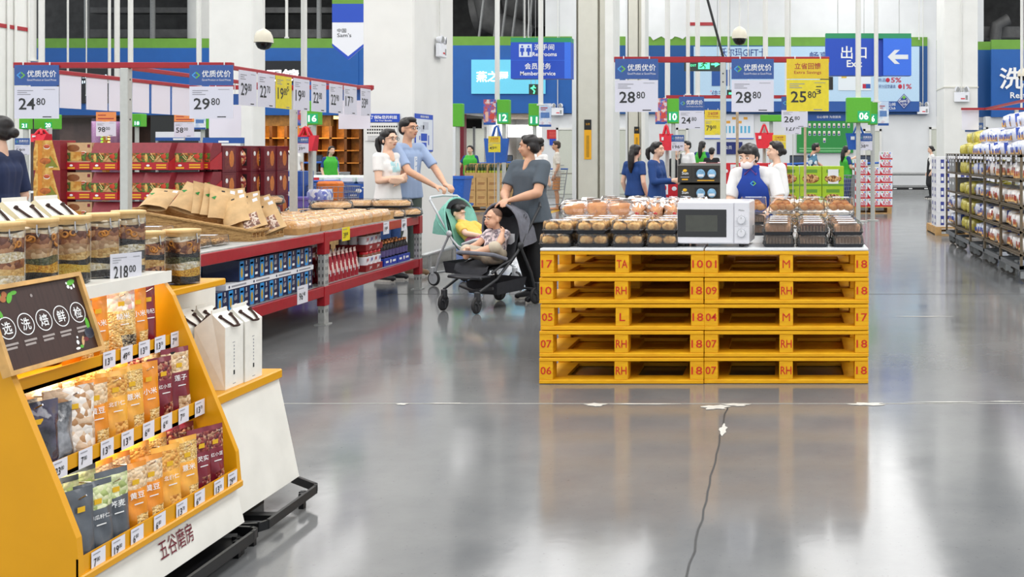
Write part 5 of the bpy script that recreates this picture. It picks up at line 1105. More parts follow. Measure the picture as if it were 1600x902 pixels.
# ================================================================ BREAD RACKS, RIGHT
RKX = 2.49; RKM = M('rack_bronze', (122, 108, 88), .4, .5, var=.05); RKD = M('rack_grey', (112, 116, 120), .45, .4)
SH = (.316, .56, .82, 1.106); RYS = [11.35, 12.45, 13.45, 14.5, 15.7, 16.65]; RKW = .62
YBAG = MV('bag_yellow_print', ((196, 182, 50), (224, 214, 110), (170, 156, 40), (238, 232, 170)), 20, .3, 'noise', .2, coat=.5)
BRB = MV('bread_print_bag', ((232, 210, 180), (244, 238, 236), (250, 248, 248), (222, 176, 124), (250, 250, 252)), 9, .3, 'noise', .15, coat=.5); BRW = MV('bread_bag_white', ((246, 246, 250), (232, 232, 240), (200, 210, 236), (250, 250, 252)), 11, .25, 'noise', .2, coat=.5); BLUEP = M('print_blue', (60, 90, 190), .4); CRUST = MV('toast_crust', ((196, 136, 70), (226, 176, 110), (238, 204, 150)), 18, .5, 'noise', .1)
def bread_bag(kind):
    """a bagged loaf with its tail; long axis X, tail towards the rack's rear"""
    t = thing('bread_bag', 'x', 'bread bag'); b = MB(); L, W, H = .3, .15, .13; n = 14; secs = []
    m0 = (YBAG, BRB, BRW)[kind]
    prof = [(-.15, .1, .12, .4), (-.14, .8, .85, .46), (-.08, .98, 1, .48), (.06, 1, 1, .48), (.12, .85, .8, .5), (.17, .3, .35, .6), (.2, .22, .25, .68), (.25, .6, .4, .75), (.29, .8, .3, .8)]
    vs = []
    for k, (x, sy, sz, zc) in enumerate(prof):
        for i in range(n):
            a = 2*math.pi*i/n; ca, sa = math.cos(a), math.sin(a); q = 1/((abs(ca)**3.5+abs(sa)**3.5)**(1/3.5)); j = 1+(.05*math.sin(i*3.7+k*2.3) if k > 3 else .015*math.sin(i*2+k))
            vs.append((x, W/2*ca*q*sy*j, max(.001, H*zc+H/2*sa*q*sz*j)))
    b.add(vs, [(k*n+i, k*n+(i+1) % n, (k+1)*n+(i+1) % n, (k+1)*n+i) for k in range(len(prof)-1) for i in range(n)], m0, True); b.add(vs, [tuple(range(n))], m0)
    if kind:
        b.bx(-.08, .0, -W*.502-.001, -W*.502, H*.2, H*.5, CRUST); b.bx(-.152, -.148, -W*.38, W*.38, H*.16, H*.45, CRUST)
        for k in range(3): b.bx(-.1+k*.055, -.065+k*.055, -W*.51-.001, -W*.508, H*.2, H*.9, WTX if k % 2 else BLUEP)
        for k in range(3): b.bx(-.156, -.152, -W*.28+k*W*.22, -W*.22+k*W*.22, H*.3, H*.62, BLUEP if kind == 2 else M('print_rust', (180, 70, 60), .4))
    b.build('bag_body', t)
    if kind:
        c = MB(); c.box((.185, 0, H*.64), (.016, .05, .03), BLUEP, None, .003); c.build('tie', t, 'blue bag tie')
    return t
bgp = [None, None, None]; rk_r = random.Random(21)
for s in range(5):
    y0, y1 = RYS[s], RYS[s+1]; cl = ('nearest', 'second', 'third', 'fourth', 'farthest')[s]
    t = thing('bread_rack', 'bronze wheeled wire bread rack, %s of five along the right aisle' % cl, 'bread rack', (RKX+RKW/2, (y0+y1)/2, 0), 0, 'wheeled bread racks'); ox, oy = t.location[0], t.location[1]
    b = MB(); e = .004
    b.bx(-RKW/2, RKW/2, y0-oy+e, y0-oy+e+.04, .16, .2, RKD); b.bx(-RKW/2, RKW/2, y1-oy-.04-e, y1-oy-e, .16, .2, RKD); b.bx(-RKW/2, -RKW/2+.04, y0-oy+e, y1-oy-e, .15, .2, RKD); b.bx(RKW/2-.04, RKW/2, y0-oy+e, y1-oy-e, .15, .2, RKD); b.build('base_frame', t, 'grey base frame')
    for x in (-RKW/2, RKW/2-.04):
        for y in (y0-oy+e, (y0+y1)/2-oy, y1-oy-.024-e):
            if abs(y) < .1: continue
            MB().bx(x, x+.026, y, y+.024, .2, 1.385, RKM).build('post', t)
    for z in SH:
        b = MB(); b.bx(-RKW/2+.01, RKW/2-.01, y0-oy+e, y1-oy-e, z-.012, z, RKM); b.bx(-RKW/2, -RKW/2+.012, y0-oy+e, y1-oy-e, z-.018, z+.012, RKM)
        for k in range(6): b.bx(-RKW/2+.1*k, -RKW/2+.1*k+.006, y0-oy+e, y1-oy-e, z-.002, z+.002, RKD)
        b.build('wire_shelf', t)
    b = MB(); b.bx(-RKW/2, RKW/2, y0-oy+e, y1-oy-e, 1.36, 1.372, RKM); b.bx(-RKW/2, -RKW/2+.02, y0-oy+e, y1-oy-e, 1.355, 1.39, RKM); b.build('top_shelf', t)
    for k in range(4):
        b = MB(); yy = y0-oy+.14+k*(y1-y0-.3)/3; b.rect((-RKW/2-.006, yy+.075, 1.27), -YD, ZD, .075, .11, TAGW); b.rect((-RKW/2-.0075, yy+.06, 1.3), -YD, ZD, .04, .03, INK); b.rect((-RKW/2-.0075, yy+.065, 1.35), -YD, ZD, .05, .008, INKL); b.build('price_label', t, 'white hanging price label')
    for x in (-RKW/2+.06, RKW/2-.06):
        for y in (y0-oy+.16, y1-oy-.16):
            b = MB(); b.bx(x-.03, x+.03, y-.03, y+.03, .13, .152, STEEL); b.bx(x-.03, x+.03, y-.03, y-.024, .05, .14, STEEL); b.bx(x-.03, x+.03, y+.024, y+.03, .05, .14, STEEL); c = b.build('caster', t, 'steel caster')
            q = MB(); q.cone((x+.03, y-.02, .055), (x+.03, y+.02, .055), .054, .054, M('caster_rubber', (92, 90, 86), .6), 18); q.cone((x+.03, y-.033, .055), (x+.03, y+.033, .055), .025, .025, STEEL, 14); q.build('wheel', c)
    kinds = {4: None, 3: 0, 2: 2, 1: 1, 0: 1}[s]
    for li, z in enumerate(SH+(1.372,)):
        nn = 4
        for k in range(nn):
            for lay in range(1 if li < 4 else (3 if s < 2 else 2)):
                y = y0+.17+k*(y1-y0-.34)/(nn-1)
                if kinds is None:
                    if li in (2, 3): continue
                    kd = 2
                else: kd = kinds if not (li == 4 and s in (0, 1, 2)) else 2
                if kinds == 0 and li == 4 and lay == 0 and False: continue
                if kinds is None and li == 4: continue
                p = (RKX+.25+rk_r.uniform(-.01, .03)+lay*.09, y+rk_r.uniform(-.012, .012), z+.001+lay*.17)
                first = bgp[kd] is None
                if first: bgp[kd] = bread_bag(kd); o = bgp[kd]
                else: o = dup(bgp[kd], p)
                o.location = p; o.rotation_euler = (0, rk_r.uniform(-.05, .08) if li < 4 else -.1, rk_r.uniform(-.3, .3) if li < 4 else rk_r.uniform(-.6, .6))
                o['group'] = 'bread bags on the right racks'; o['label'] = '%s, %s rack, %s, place %s%s' % (('yellow bread bag', 'rust-printed bread bag', 'white bread bag with blue print')[kd], cl, ('bottom shelf', 'second shelf', 'third shelf', 'fourth shelf', 'rack top')[li], ORD[k], ('', ', upper layer', ', topmost layer')[lay])
                o.scale = (1.42, rk_r.uniform(1.25, 1.55), rk_r.uniform(1.2, 1.5))
                if kd == 0:
                    if li < 4:
                        p2 = (p[0], p[1], p[2]); 
    if kinds is None:
        gx = None
        for li, z in enumerate((.82, 1.106)):
            for k in range(3):
                def mkg():
                    t2 = thing('grey_box', 'x', 'box'); q = MB(); q.bx(-.2, .2, -.12, .12, 0, .2, M('box_grey', (150, 152, 156), .6)); q.bx(-.201, -.2, -.06, .06, .1, .14, LABW); q.bx(-.2, .2, -.005, .005, .2, .2012, KRAFT); q.build('box_body', t2); return t2
                gx = place(gx, mkg, RKX+.24, y0+.2+k*.27, z+.001, 'grey box on the farthest bread rack, %s shelf, place %s' % (('third', 'fourth')[li], ORD[k]), 'grey boxes on the farthest rack')
price_sign('price_sign', 'small blue-headed price sign above the yellow bread bags', (PX(1504, 16.2), 15.2, 1.83), XD, .26, .14, '', '', .92, hook=0, stick=.33)
# stack of printed white cartons beyond the racks
under_pallet('raw wood pallet under the white printed cartons', PX(1462, 18.1), PX(1462, 18.1)+1.1, 18.1, 1.2, .14)
WCT = M('carton_white', (232, 232, 236), .5, var=.02); BLP = M('print_navy', (60, 70, 150), .5)
def wcart():
    t = thing('printed_carton', 'x', 'carton'); b = MB(); b.bx(-.17, .17, -.15, .15, 0, .238, WCT, .003)
    for sx, o, xd in ((0, (-.171, .1, .03), -YD), (1, (-.13, -.151, .03), XD)):
        for k in range(2): b.rect(V(o)+xd*(.03+k*.09), xd, ZD, .06, .16, BLP); b.rect(V(o)+xd*(.04+k*.09)+ZD*.04-(XD if not sx else YD)*.001, xd, ZD, .04, .06, WTX)
    b.build('carton_body', t); return t
wct = None
for k in range(5):
    for c in range(3):
        for d in range(2): wct = place(wct, wcart, PX(1462, 18.1)+.19+c*.345, 18.3+d*.31, .141+k*.239, 'white carton with blue print, layer %s, column %s, %s row' % (ORD[k], ORD[c], ('front', 'rear')[d]), 'white printed cartons')
price_sign('price_sign', 'pale price card seen from behind above the bread racks', (PX(1516, 15), 15.0, PZ(172, 15)), -XD, .24, .28, '96', '80', 0, 'w', hook=0)
cr2 = thing('red_rail', 'thin red overhead rail above the right bread racks', 'rail', (3.2, 13.2, PZ(172, 14.95))); b = MB(); b.bx(-.75, .6, 1.72, 1.76, 0, .03, RBM); b.bx(-.42, -.38, -3.2, 1.72, 0, .03, RBM); b.build('rail_bar', cr2)
b = MB(); b.bx(.0, .05, 1.72, 1.77, -2.0, 0, POST); b.build('post', cr2)
price_sign('price_sign', 'clear hanging price holder at the right rail', (3.14, 13.5, PZ(172, 15)), -YD, .3, .26, '12', '80', .25, 'blue', hook=0)
# ================================================================ OVERHEAD SIGNS, POLES, CAMERAS
QZ2 = 2.07
rk2 = thing('price_tag_rail', 'red overhead rail on a grey post behind the microwave', 'rail frame', (PX(1130, 7.62), 7.62, ZT)); 
b = MB(); b.bx(PX(960, 7.62)-rk2.location.x, PX(1296, 7.62)-rk2.location.x, -.02, .02, QZ2-ZT-.02, QZ2-ZT+.02, RBM, .003); b.build('rail', rk2)
b = MB(); b.bx(-.02, .02, -.02, .02, 0, QZ2-ZT-.02, POST, .003); b.bx(-.05, .05, -.05, .05, 0, .005, POST)
for k in range(2): b.cone((0, -.021, QZ2-ZT-.1-k*.06), (0, -.022, QZ2-ZT-.1-k*.06), .006, .006, PERF, 8)
b.build('post', rk2, 'grey square post')
b = MB(); b.tube([(0, 0, QZ2-ZT+.02), (PX(1104, 7.62)-PX(1130, 7.62), 0, PZ(-6, 7.62)-ZT), (PX(1080, 7.62)-PX(1130, 7.62), 0, PZ(-120, 7.62)-ZT)], .009, BLACK, 8); b.build('brace_cable', rk2, 'black brace cable')
def ps(label, x0, x1, y0, y1, Y, *a, **k): return price_sign('price_sign', label, (PX((x0+x1)/2, Y), Y, PZ(y0, Y)), XD, PX(x1, Y)-PX(x0, Y), PZ(y0, Y)-PZ(y1, Y), *a, **k)
ps('blue-headed 28.80 price sign at the left end of the rail', 961, 1028, 92, 175, 7.58, '28', '80'); ps('blue-headed 28.80 price sign right of the post', 1143, 1209, 92, 175, 7.58, '28', '80'); ps('yellow Extra Savings 25.80 price sign on the rail', 1229, 1295, 92, 174, 7.58, '25', '80', kind='yellow', sub='3')
rk3 = thing('price_tag_rail', 'farther red overhead rail carrying the 24.80 and 26.80 signs', 'rail frame', (PX(1152, 13.2), 13.2, 0)); b = MB(); b.bx(PX(1041, 13.2)-rk3.location.x, PX(1262, 13.2)-rk3.location.x, -.02, .02, PZ(154, 13.2), PZ(149, 13.2), RBM); b.build('rail', rk3)
b = MB(); b.bx(-.017, .017, -.017, .017, 0, PZ(152, 13.2), M('post_brown', (176, 156, 130), .5)); b.build('post', rk3)
ps('blue-headed price sign at the left end of the farther rail, reading 24.80', 1061, 1100, 151, 201, 13.17, '24', '80', .42); ps('yellow Extra Savings 79.80 price sign on the farther rail', 1101, 1127, 172, 211, 13.17, '79', '80', kind='yellow'); ps('price sign tucked behind the yellow Extra Savings sign, reading 26.80', 1221, 1262, 151, 199, 13.17, '26', '80', .42); ps('white 127.00 price card below the 26.80 sign', 1226, 1252, 190, 210, 15.2, '127', '00', 0, 'w', stick=PZ(210, 15.2))
wp = thing('thin_post', 'thin brown post standing behind the bun boxes', 'post', (PX(1258, 8.9), 8.9, 0)); b = MB(); b.cone((0, 0, 0), (0, 0, 1.62), .011, .011, MATS['post_brown'], 8); b.cone((0, 0, 0), (0, 0, .02), .09, .09, STEEL, 14); b.build('post_tube', wp)
for (lb, x0, x1, y0, y1, Y, tx, sp_, kd, hd) in (('orange-headed price card left of the near rail post, reading 98.00', 150, 181, 175, 213, 11.9, '98', '00', 'orange', .38), ('orange-headed price card below the 29.80 sign, reading 58.00', 272, 303, 178, 214, 11.9, '58', '00', 'orange', .34), ('blue-headed 59.00 price card behind the navy shirt', 23, 46, 216, 242, 12.5, '59', '00', 'blue', .4),
      ('small price card reading 39.80 near the lane sixteen lantern', 465, 482, 214, 239, 13.6, '39', '80', 'blue', .4), ('yellow Extra Savings 49.80 price card before the blue tote', 763, 782, 213, 238, 22.5, '49', '80', 'yellow', .42), ('three-digit price card reading 196.00 before the red tote bag', 1049, 1069, 211, 236, 15.3, '196', '00', 'blue', .42), ('yellow Extra Savings price card right of the red tote', 1207, 1228, 211, 236, 17, '10', '80', 'yellow', .42), ('blue-headed 38.80 price card before the blue tote', 1343, 1363, 210, 235, 21, '38', '80', 'blue', .42)):
    ps(lb, x0, x1, y0, y1, Y, tx, sp_, hd, kd, stick=PZ(y1, Y)-(1.545 if Y == 11.9 else 0), hook=0)
# ---- ceiling drop poles with lane number lanterns
LAN = M('lantern_green', (84, 168, 40), .45, var=.02, emit=.12); LAN2 = M('lantern_number', (30, 160, 104), .4, var=0, emit=.35); LNW = M('lantern_digits', (250, 255, 250), .4, emit=.9); POLW = M('pole_white', (222, 222, 218), .45, var=.01)
ADB = MV('poster_print', ((30, 60, 150), (60, 110, 200), (200, 80, 60), (230, 220, 220), (40, 120, 190)), 9, .4, 'noise', 0); ADW = MV('poster_pale', ((210, 226, 240), (190, 210, 236), (236, 240, 246), (200, 170, 190)), 7, .4, 'noise', 0)
def pole(label, x, Y, y1, r=.05, top=9.2, y0=None):
    t = thing('drop_pole', label, 'pole', (PX(x, Y), Y, 0)); b = MB(); b.cone((0, 0, PZ(y1, Y) if y1 else 0), (0, 0, top), r, r, POLW, 12); b.cone((0, 0, top-.02), (0, 0, top), r*2.4, r*2.4, POLW, 12); b.cone((0, 0, (PZ(y1, Y) if y1 else 0)), (0, 0, (PZ(y1, Y) if y1 else 0)+.03), r*1.6, r*1.6, POLW, 12); b.build('pole_tube', t); return t
def lantern(label, x0, x1, y0, y1, Y, num, side=None, post=True):
    xm = PX((x0+x1)/2, Y); t = thing('lane_lantern', label, 'lane sign', (xm, Y, PZ(y1, Y))); w = PX(x1, Y)-PX(x0, Y); h = PZ(y0, Y)-PZ(y1, Y)
    b = MB(); b.bx(-w/2, w/2, -w*.35, w*.35, 0, h, LAN, .01); b.build('lantern_box', t)
    if num:
        n = MB(); pw = min(w*.84, h*.47); n.bx(w*.44-pw, w*.44, -w*.35-.006, -w*.35, h*.06, h*.46, LAN2); n.text(num, (w*.44-pw/2, -w*.35-.008, h*.12), XD, ZD, h*.28, LNW, pw*.38*len(num), .02, 'c'); n.build('number_plate', t, 'lit number plate')
    if side:
        a0, a1, m = side; q = MB(); xa, xb = PX(a0, Y)-xm, PX(a1, Y)-xm; q.bx(xa, xb, -w*.35-.03, -w*.35-.015, -.02, h*1.0, m); q.bx(xa, xb, -w*.35-.032, -w*.35-.03, -.02, h*.06, HB)
        if m is ADB:
            q.text('一小时', (xa+.03, -w*.35-.0335, h*.82), XD, ZD, h*.1, WTX, (xb-xa)*.7); q.bx(xa+(xb-xa)*.5, xb-.03, -w*.35-.033, -w*.35-.032, h*.2, h*.42, M('poster_red', (206, 70, 60), .5)); q.bx(xa+.04, xa+(xb-xa)*.4, -w*.35-.033, -w*.35-.032, h*.1, h*.5, M('poster_skin', (226, 180, 160), .5))
        else: q.bx(xa+.04, xb-.04, -w*.35-.033, -w*.35-.032, h*.35, h*.6, M('poster_sky', (90, 130, 190), .5)); q.bx(xa+.04, xb-.08, -w*.35-.033, -w*.35-.032, h*.78, h*.82, TXR); q.bx(xa+.04, xb-.12, -w*.35-.033, -w*.35-.032, h*.7, h*.73, TXR)
        q.build('side_poster', t, 'printed side poster')
    if post: s = MB(); s.cone((0, 0, -PZ(y1, Y)), (0, 0, 0), .045, .045, POST, 12); s.cone((0, 0, -PZ(y1, Y)), (0, 0, -PZ(y1, Y)+.02), .12, .12, POST, 14); s.build('stand_post', t, 'grey stand post')
    return t
lantern('green lane lantern showing 12, right of the posterboard above the blue tote', 778, 797, 156, 194, 24, '12', (758, 777, ADB)); lantern('green lane lantern showing 11, left of its pale poster on the right pole', 827, 844, 162, 197, 24, '11', (844, 863, ADW)); lantern('green lane lantern showing 10, beside the blue-headed 24.80 sign', 1043, 1061, 154, 193, 24, '10', (1025, 1043, ADB))
lantern('green lane lantern showing 06, largest, over the blue tote on the right', 1322, 1360, 153, 192, 21, '06'); lantern('narrow green lantern with a lit plate tucked behind the largest lantern', 1356, 1371, 159, 195, 22, '6', (1371, 1388, ADW)); lantern('green lane lantern showing 16, just right of the far left rail post', 481, 501, 158, 195, 24, '16', (460, 480, ADB)); lantern('blank green lane lantern beside the big white column', 707, 724, 162, 198, 24, None)
lantern('green lane lantern showing 20, on the far left under the 24.80 sign', 60, 90, 179, 202, 20.0, '20'); lantern('green lane lantern showing 21, left of the twenty lantern', 33, 48, 181, 202, 19.6, '21'); lantern('green lane lantern showing 18, peeping out behind the near rail post', 203, 225, 178, 198, 24, '18'); lantern('green lane lantern with poster behind the 29.80 sign', 305, 329, 178, 201, 24, None, (309, 327, ADW)); lantern('green lantern edge over the far checkouts', 1188, 1222, 180, 190, 26, None)
for i, (x, Y, y1, r) in enumerate(((52, 19, 96, .05), (65, 19, 120, .05), (106, 24, 150, .02), (135, 24, 150, .012), (183, 22, 140, .05), (204, 22, 110, .05), (171, 24, 130, .03), (311, 22, 180, .05), (475, 22, 200, .06), (777, 24, 160, .055), (845, 21.6, 165, .05), (820, 23.5, 60, .012), (826, 23.5, 60, .012), (1043, 24, 155, .06), (1075, 16, 150, .03), (1090, 24, 150, .055), (1125, 16.2, 92, .012), (1138, 18, 150, .012), (1169, 20, 150, .012), (1196, 20, 120, .05), (1230, 21, 150, .05), (1235, 21, 130, .012), (1341, 21, 155, .055), (1369, 21.6, 160, .045), (1309, 24, 60, .01), (1405, 24, 60, .01), (1436, 30, 62, .014), (1596, 14.95, 172, .016), (448, 24, 60, .03))):
    pole('white ceiling drop pole or rod, %s from the left of the frame' % (ORD+['twenty-first', 'twenty-second', 'twenty-third', 'twenty-fourth', 'twenty-fifth', 'twenty-sixth', 'twenty-seventh', 'twenty-eighth', 'twenty-ninth'])[sorted([52, 65, 106, 135, 183, 204, 171, 311, 475, 777, 845, 820, 826, 1043, 1075, 1090, 1125, 1138, 1169, 1196, 1230, 1235, 1341, 1369, 1309, 1405, 1436, 1596, 448]).index(x)], x, Y, y1, r)
# ---- hanging direction signs
SB = M('sign_royal', (24, 74, 190), .45, var=.01); SB2 = M('sign_bright', (52, 112, 230), .45, var=.01); SGR = M('sign_green', (36, 146, 96), .45, var=.01)
def hang(t, pts, z):
    b = MB()
    for x in pts: b.cone((x, 0, z), (x, 0, 9.2-t.location.z), .006, .006, STEEL, 6)
    return b.build('hanger_wire', t)
Y = 22.0; t = thing('exit_sign', 'large blue hanging Exit sign with white arrow panel', 'sign', (PX(1290, Y), Y, PZ(118, Y))); u = Y/F
b = MB(); b.bx(0, 76*u, 0, .3, 0, 58*u, SB); b.bx(0, 76*u, 0, .3, 58*u, 66*u, SGR); b.text('出口', (24*u, -.004, 26*u), XD, ZD, 20*u, WTX, 40*u, .012); b.text('Exit', (33*u, -.004, 13*u), XD, ZD, 11*u, WTX, 24*u, .02); b.build('text_panel', t)
b = MB(); b.bx(82*u, 90*u, .1, .4, 0, 58*u, SB); b.bx(90*u, 134*u, 0, .3, 0, 58*u, SB2); b.bx(82*u, 134*u, .02, .4, 58*u, 66*u, SGR); ax, az = 97*u, 29*u
b.prism([(ax, az), (ax+11*u, az+11*u), (ax+19*u, az+11*u), (ax+11*u, az+3.5*u), (ax+32*u, az+3.5*u), (ax+32*u, az-3.5*u), (ax+11*u, az-3.5*u), (ax+19*u, az-11*u), (ax+11*u, az-11*u)], 1, -.006, -.001, M('arrow_white', (226, 230, 234), .5, var=0)); b.build('arrow_panel', t); hang(t, (19*u, 60*u, 115*u), 66*u)
t = thing('restroom_sign', 'blue hanging sign reading Restrooms and Member Service', 'sign', (PX(798, Y), Y, PZ(123, Y))); b = MB(); b.bx(0, 94*u, 0, .3, 0, 57*u, SB); b.bx(84*u, 94*u, -.004, .001, 0, 57*u, SB2); b.bx(0, 94*u, 0, .3, 57*u, 64*u, SGR); b.bx(0, 84*u, -.004, 0, 28.3*u, 29*u, SB2)
b.bx(13*u, 33*u, -.006, 0, 34*u, 54*u, M('picto_white', (214, 224, 238), .5, var=0))
for k, x in enumerate((18, 28)):
    b.cone((x*u, -.008, 50.5*u), (x*u, -.0065, 50.5*u), 1.6*u, 1.6*u, SB, 12)
    b.prism([((x-3)*u, 48*u), ((x+3)*u, 48*u), ((x+(3.4 if not k else 4))*u, 42*u), ((x+1.6)*u, 42*u), ((x+1.3)*u, 36*u), ((x-1.3)*u, 36*u), ((x-1.6)*u, 42*u), ((x-(3.4 if not k else 4))*u, 42*u)], 1, -.008, -.0065, SB)
b.text('洗手间', (37*u, -.006, 44.5*u), XD, ZD, 9.5*u, WTX, 31*u, .012); b.text('Restrooms', (34*u, -.006, 35*u), XD, ZD, 6.5*u, WTX, 38*u, .015); b.text('会员服务', (22*u, -.006, 14.5*u), XD, ZD, 10*u, WTX, 41*u, .012); b.text('Member Service', (15*u, -.006, 5*u), XD, ZD, 6.5*u, WTX, 55*u, .015); b.build('sign_panel', t); hang(t, (20*u, 28*u, 76*u), 64*u)
# boards on the fascia and wall
u = Y0/F
t = thing('shop_sign', 'pale cyan shop sign with glowing white characters on the fascia', 'sign', (X0(739), Y0-.13, Z0(147))); b = MB(); b.bx(0, 115*u, -.06, 0, 0, 53*u, M('sign_cyan', (104, 196, 224), .4, var=.01, emit=.25)); b.build('sign_board', t); b = MB(); b.text('燕之屋', (8*u, -.08, 18*u), XD, ZD, 17*u, M('glow_white', (255, 255, 255), emit=1.4), 50*u, .02); b.build('lettering', t, 'glowing white characters')
t = thing('optician_sign', 'black shop sign with glowing white characters', 'sign', (X0(412), Y0-.145, Z0(130))); b = MB(); b.bx(0, 64*u, -.06, 0, 0, 34*u, M('sign_black', (24, 26, 30), .1, var=.1)); b.build('sign_board', t); b = MB(); b.text('眼镜', (10*u, -.08, 1*u), XD, ZD, 20*u, MATS['glow_white'], 50*u, .03); b.build('lettering', t, 'glowing white characters')
t = thing('tea_shop_sign', 'black shop sign with glowing blue-white characters at far left', 'sign', (X0(95), Y0-.13, Z0(162))); b = MB(); b.bx(0, 90*u, -.06, 0, 0, 58*u, MATS['sign_black']); b.build('sign_board', t); b = MB(); b.text('小锦茶形', (15*u, -.08, 30*u), XD, ZD, 15*u, M('glow_blue', (220, 240, 255), emit=1.5), 64*u, .03); b.build('lettering', t, 'glowing characters')
t = thing('card_billboard', 'long pale blue billboard advertising a store card on the back wall', 'billboard', (X0(1085), Y0-.16, Z0(175))); b = MB(); b.bx(0, 350*u, -.1, 0, 0, 16*u, HB); b.bx(0, 350*u, -.1, 0, 16*u, 101*u, M('board_sky', (186, 216, 240), .45, var=.02)); random.seed(9)
for k in range(9): b.ball((random.uniform(4, 100)*u, -.105, random.uniform(24, 95)*u), (1.2*u, .008, 1.6*u), M('petal_pink', (236, 170, 190), .5), 7, 5)
n = -.105; DBL = M('print_deep_blue', (30, 60, 140), .5, var=0); RD_ = M('print_crimson', (190, 30, 60), .5, var=0); l = MB()
l.text('沃尔玛GIFT卡', (40*u, n, 85*u), XD, ZD, 14*u, DBL, 72*u, .005); l.text('畅享礼遇', (180*u, n, 80*u), XD, ZD, 13*u, DBL, 60*u, .005); b.bx(28*u, 56*u, n-.01, n, 40*u, 65*u, HB); l.text('佳节', (28*u, n, 22*u), XD, ZD, 11*u, DBL, 20*u); b.bx(224*u, 275*u, n-.01, n, 33*u, 66*u, M('card_white', (226, 234, 240), .4, var=0)); b.bx(229*u, 237*u, n-.014, n, 52*u, 58*u, M('card_chip', (226, 190, 70), .4)); b.bx(262*u, 272*u, n-.014, n, 36*u, 43*u, RD_); b.bx(267*u, 274*u, n-.016, n, 36*u, 43*u, HB); b.bx(196*u, 216*u, n-.01, n, 34*u, 54*u, BLACK)
l.text('商品', (286*u, n, 46*u), XD, ZD, 6*u, DBL, 12*u); l.text('5%', (306*u, n, 45*u), XD, ZD, 8*u, RD_, 16*u, .02); l.text('积分回馈最高', (287*u, n, 36*u), XD, ZD, 6*u, DBL, 26*u); l.text('1%', (325*u, n, 35*u), XD, ZD, 8*u, RD_, 13*u, .02); l.ball((301*u, n, 49*u), (3.2*u, .004, 3.6*u), RD_, 12, 6); l.ball((320*u, n, 39*u), (3.2*u, .004, 3.6*u), RD_, 12, 6); l.text('山姆', (302*u, n, 9*u), XD, ZD, 5*u, WTX, 11*u); l.text('Club', (303*u, n, 3.5*u), XD, ZD, 4*u, WTX, 10*u)
dx, dz = 326*u, 16*u
for s, m in ((12, DBL), (10.5, WTX), (9.8, DBL)): l.poly([(dx-s*u*.9, n-.02+s*.0005, dz), (dx, n-.02+s*.0005, dz-s*u), (dx+s*u*.9, n-.02+s*.0005, dz), (dx, n-.02+s*.0005, dz+s*u)], m)
l.poly([(dx-3*u, n-.018, dz+6*u), (dx, n-.018, dz+3*u), (dx+3*u, n-.018, dz+6*u), (dx, n-.018, dz+9*u)], LG); l.text("Sam's", (dx, n-.02, dz-1.5*u), XD, ZD, 5*u, WTX, 15*u, .01, 'c'); l.text('CLUB', (dx, n-.02, dz-6*u), XD, ZD, 3*u, WTX, 7*u, .01, 'c')
b.build('board', t); l.build('lettering', t)
t = thing('staff_board', 'green staff board with small portraits under blue heading on the back wall', 'notice board', (X0(1245), Y0-.05, Z0(239))); b = MB(); b.bx(0, 88*u, -.04, 0, 0, 61*u, M('board_green', (40, 140, 64), .5, var=.01)); b.bx(16*u, 84*u, -.05, 0, 50*u, 61*u, HB); b.text('公心领导 为您服务', (50*u, -.054, 54*u), XD, ZD, 4*u, WTX, 38*u, .01, 'c')
for r, nn in ((42, 9), (30, 7), (19, 1)):
    for k in range(nn): x = (20+k*7.6 if nn > 1 else 43)*u; b.bx(x-1.8*u, x+1.8*u, -.046, -.04, (r-3)*u, (r+4)*u, WTX); b.bx(x-1.4*u, x+1.4*u, -.049, -.046, (r-2.5)*u, (r)*u, DBL); b.ball((x, -.049, (r+1.2)*u), (1.1*u, .004, 1.5*u), M('portrait_skin', (226, 180, 150), .6), 8, 6)
for k in range(2): b.bx(4*u, 84*u, -.042, -.04, (2+k*4)*u, (4+k*4)*u, M('board_line', (120, 190, 130), .5))
b.build('board', t)
for (lb, x0, x1, y0, y1, m) in (('white information board with blue bottle icons on the back wall', 1101, 1178, 160, 217, 'info'), ('red notice on the wall beside the far door', 855, 873, 203, 217, 'red'), ('blue notice under the red notice by the door', 859, 869, 217, 227, 'blue'), ('dark blue store banner low on the back wall', 1120, 1160, 222, 241, 'navy')):
    t = thing('wall_notice', lb, 'notice', (X0(x0), Y0-.02, Z0(y1))); b = MB(); w, h = (x1-x0)*u, (y1-y0)*u
    b.bx(0, w, -.02, 0, 0, h, {'info': LABW, 'red': M('notice_red', (196, 36, 40), .5), 'blue': SB, 'navy': M('notice_navy', (24, 40, 110), .5)}[m])
    if m == 'info':
        b.bx(0, w, -.022, 0, 0, 1.2*u, SB2); b.bx(0, w, -.022, 0, h-10*u, h, HB)
        for k in range(7): b.bx((32+k*6)*u, (35+k*6)*u, -.023, -.02, 9*u, 20*u, M('icon_cyan', (90, 180, 220), .5))
        for k in range(4): b.bx((34+k*9)*u, (40+k*9)*u, -.023, -.02, (24+(k % 2)*6)*u, (28+(k % 2)*6)*u, M('icon_amber', (236, 170, 60), .5))
    elif m == 'navy': b.text('会员', (w*.3, -.023, h*.4), XD, ZD, h*.3, WTX)
    elif m == 'red':
        for k in range(4): b.bx(w*.2, w*.8, -.022, -.02, h*(.2+k*.17), h*(.25+k*.17), M('notice_line', (226, 120, 110), .5))
    b.build('notice_panel', t)
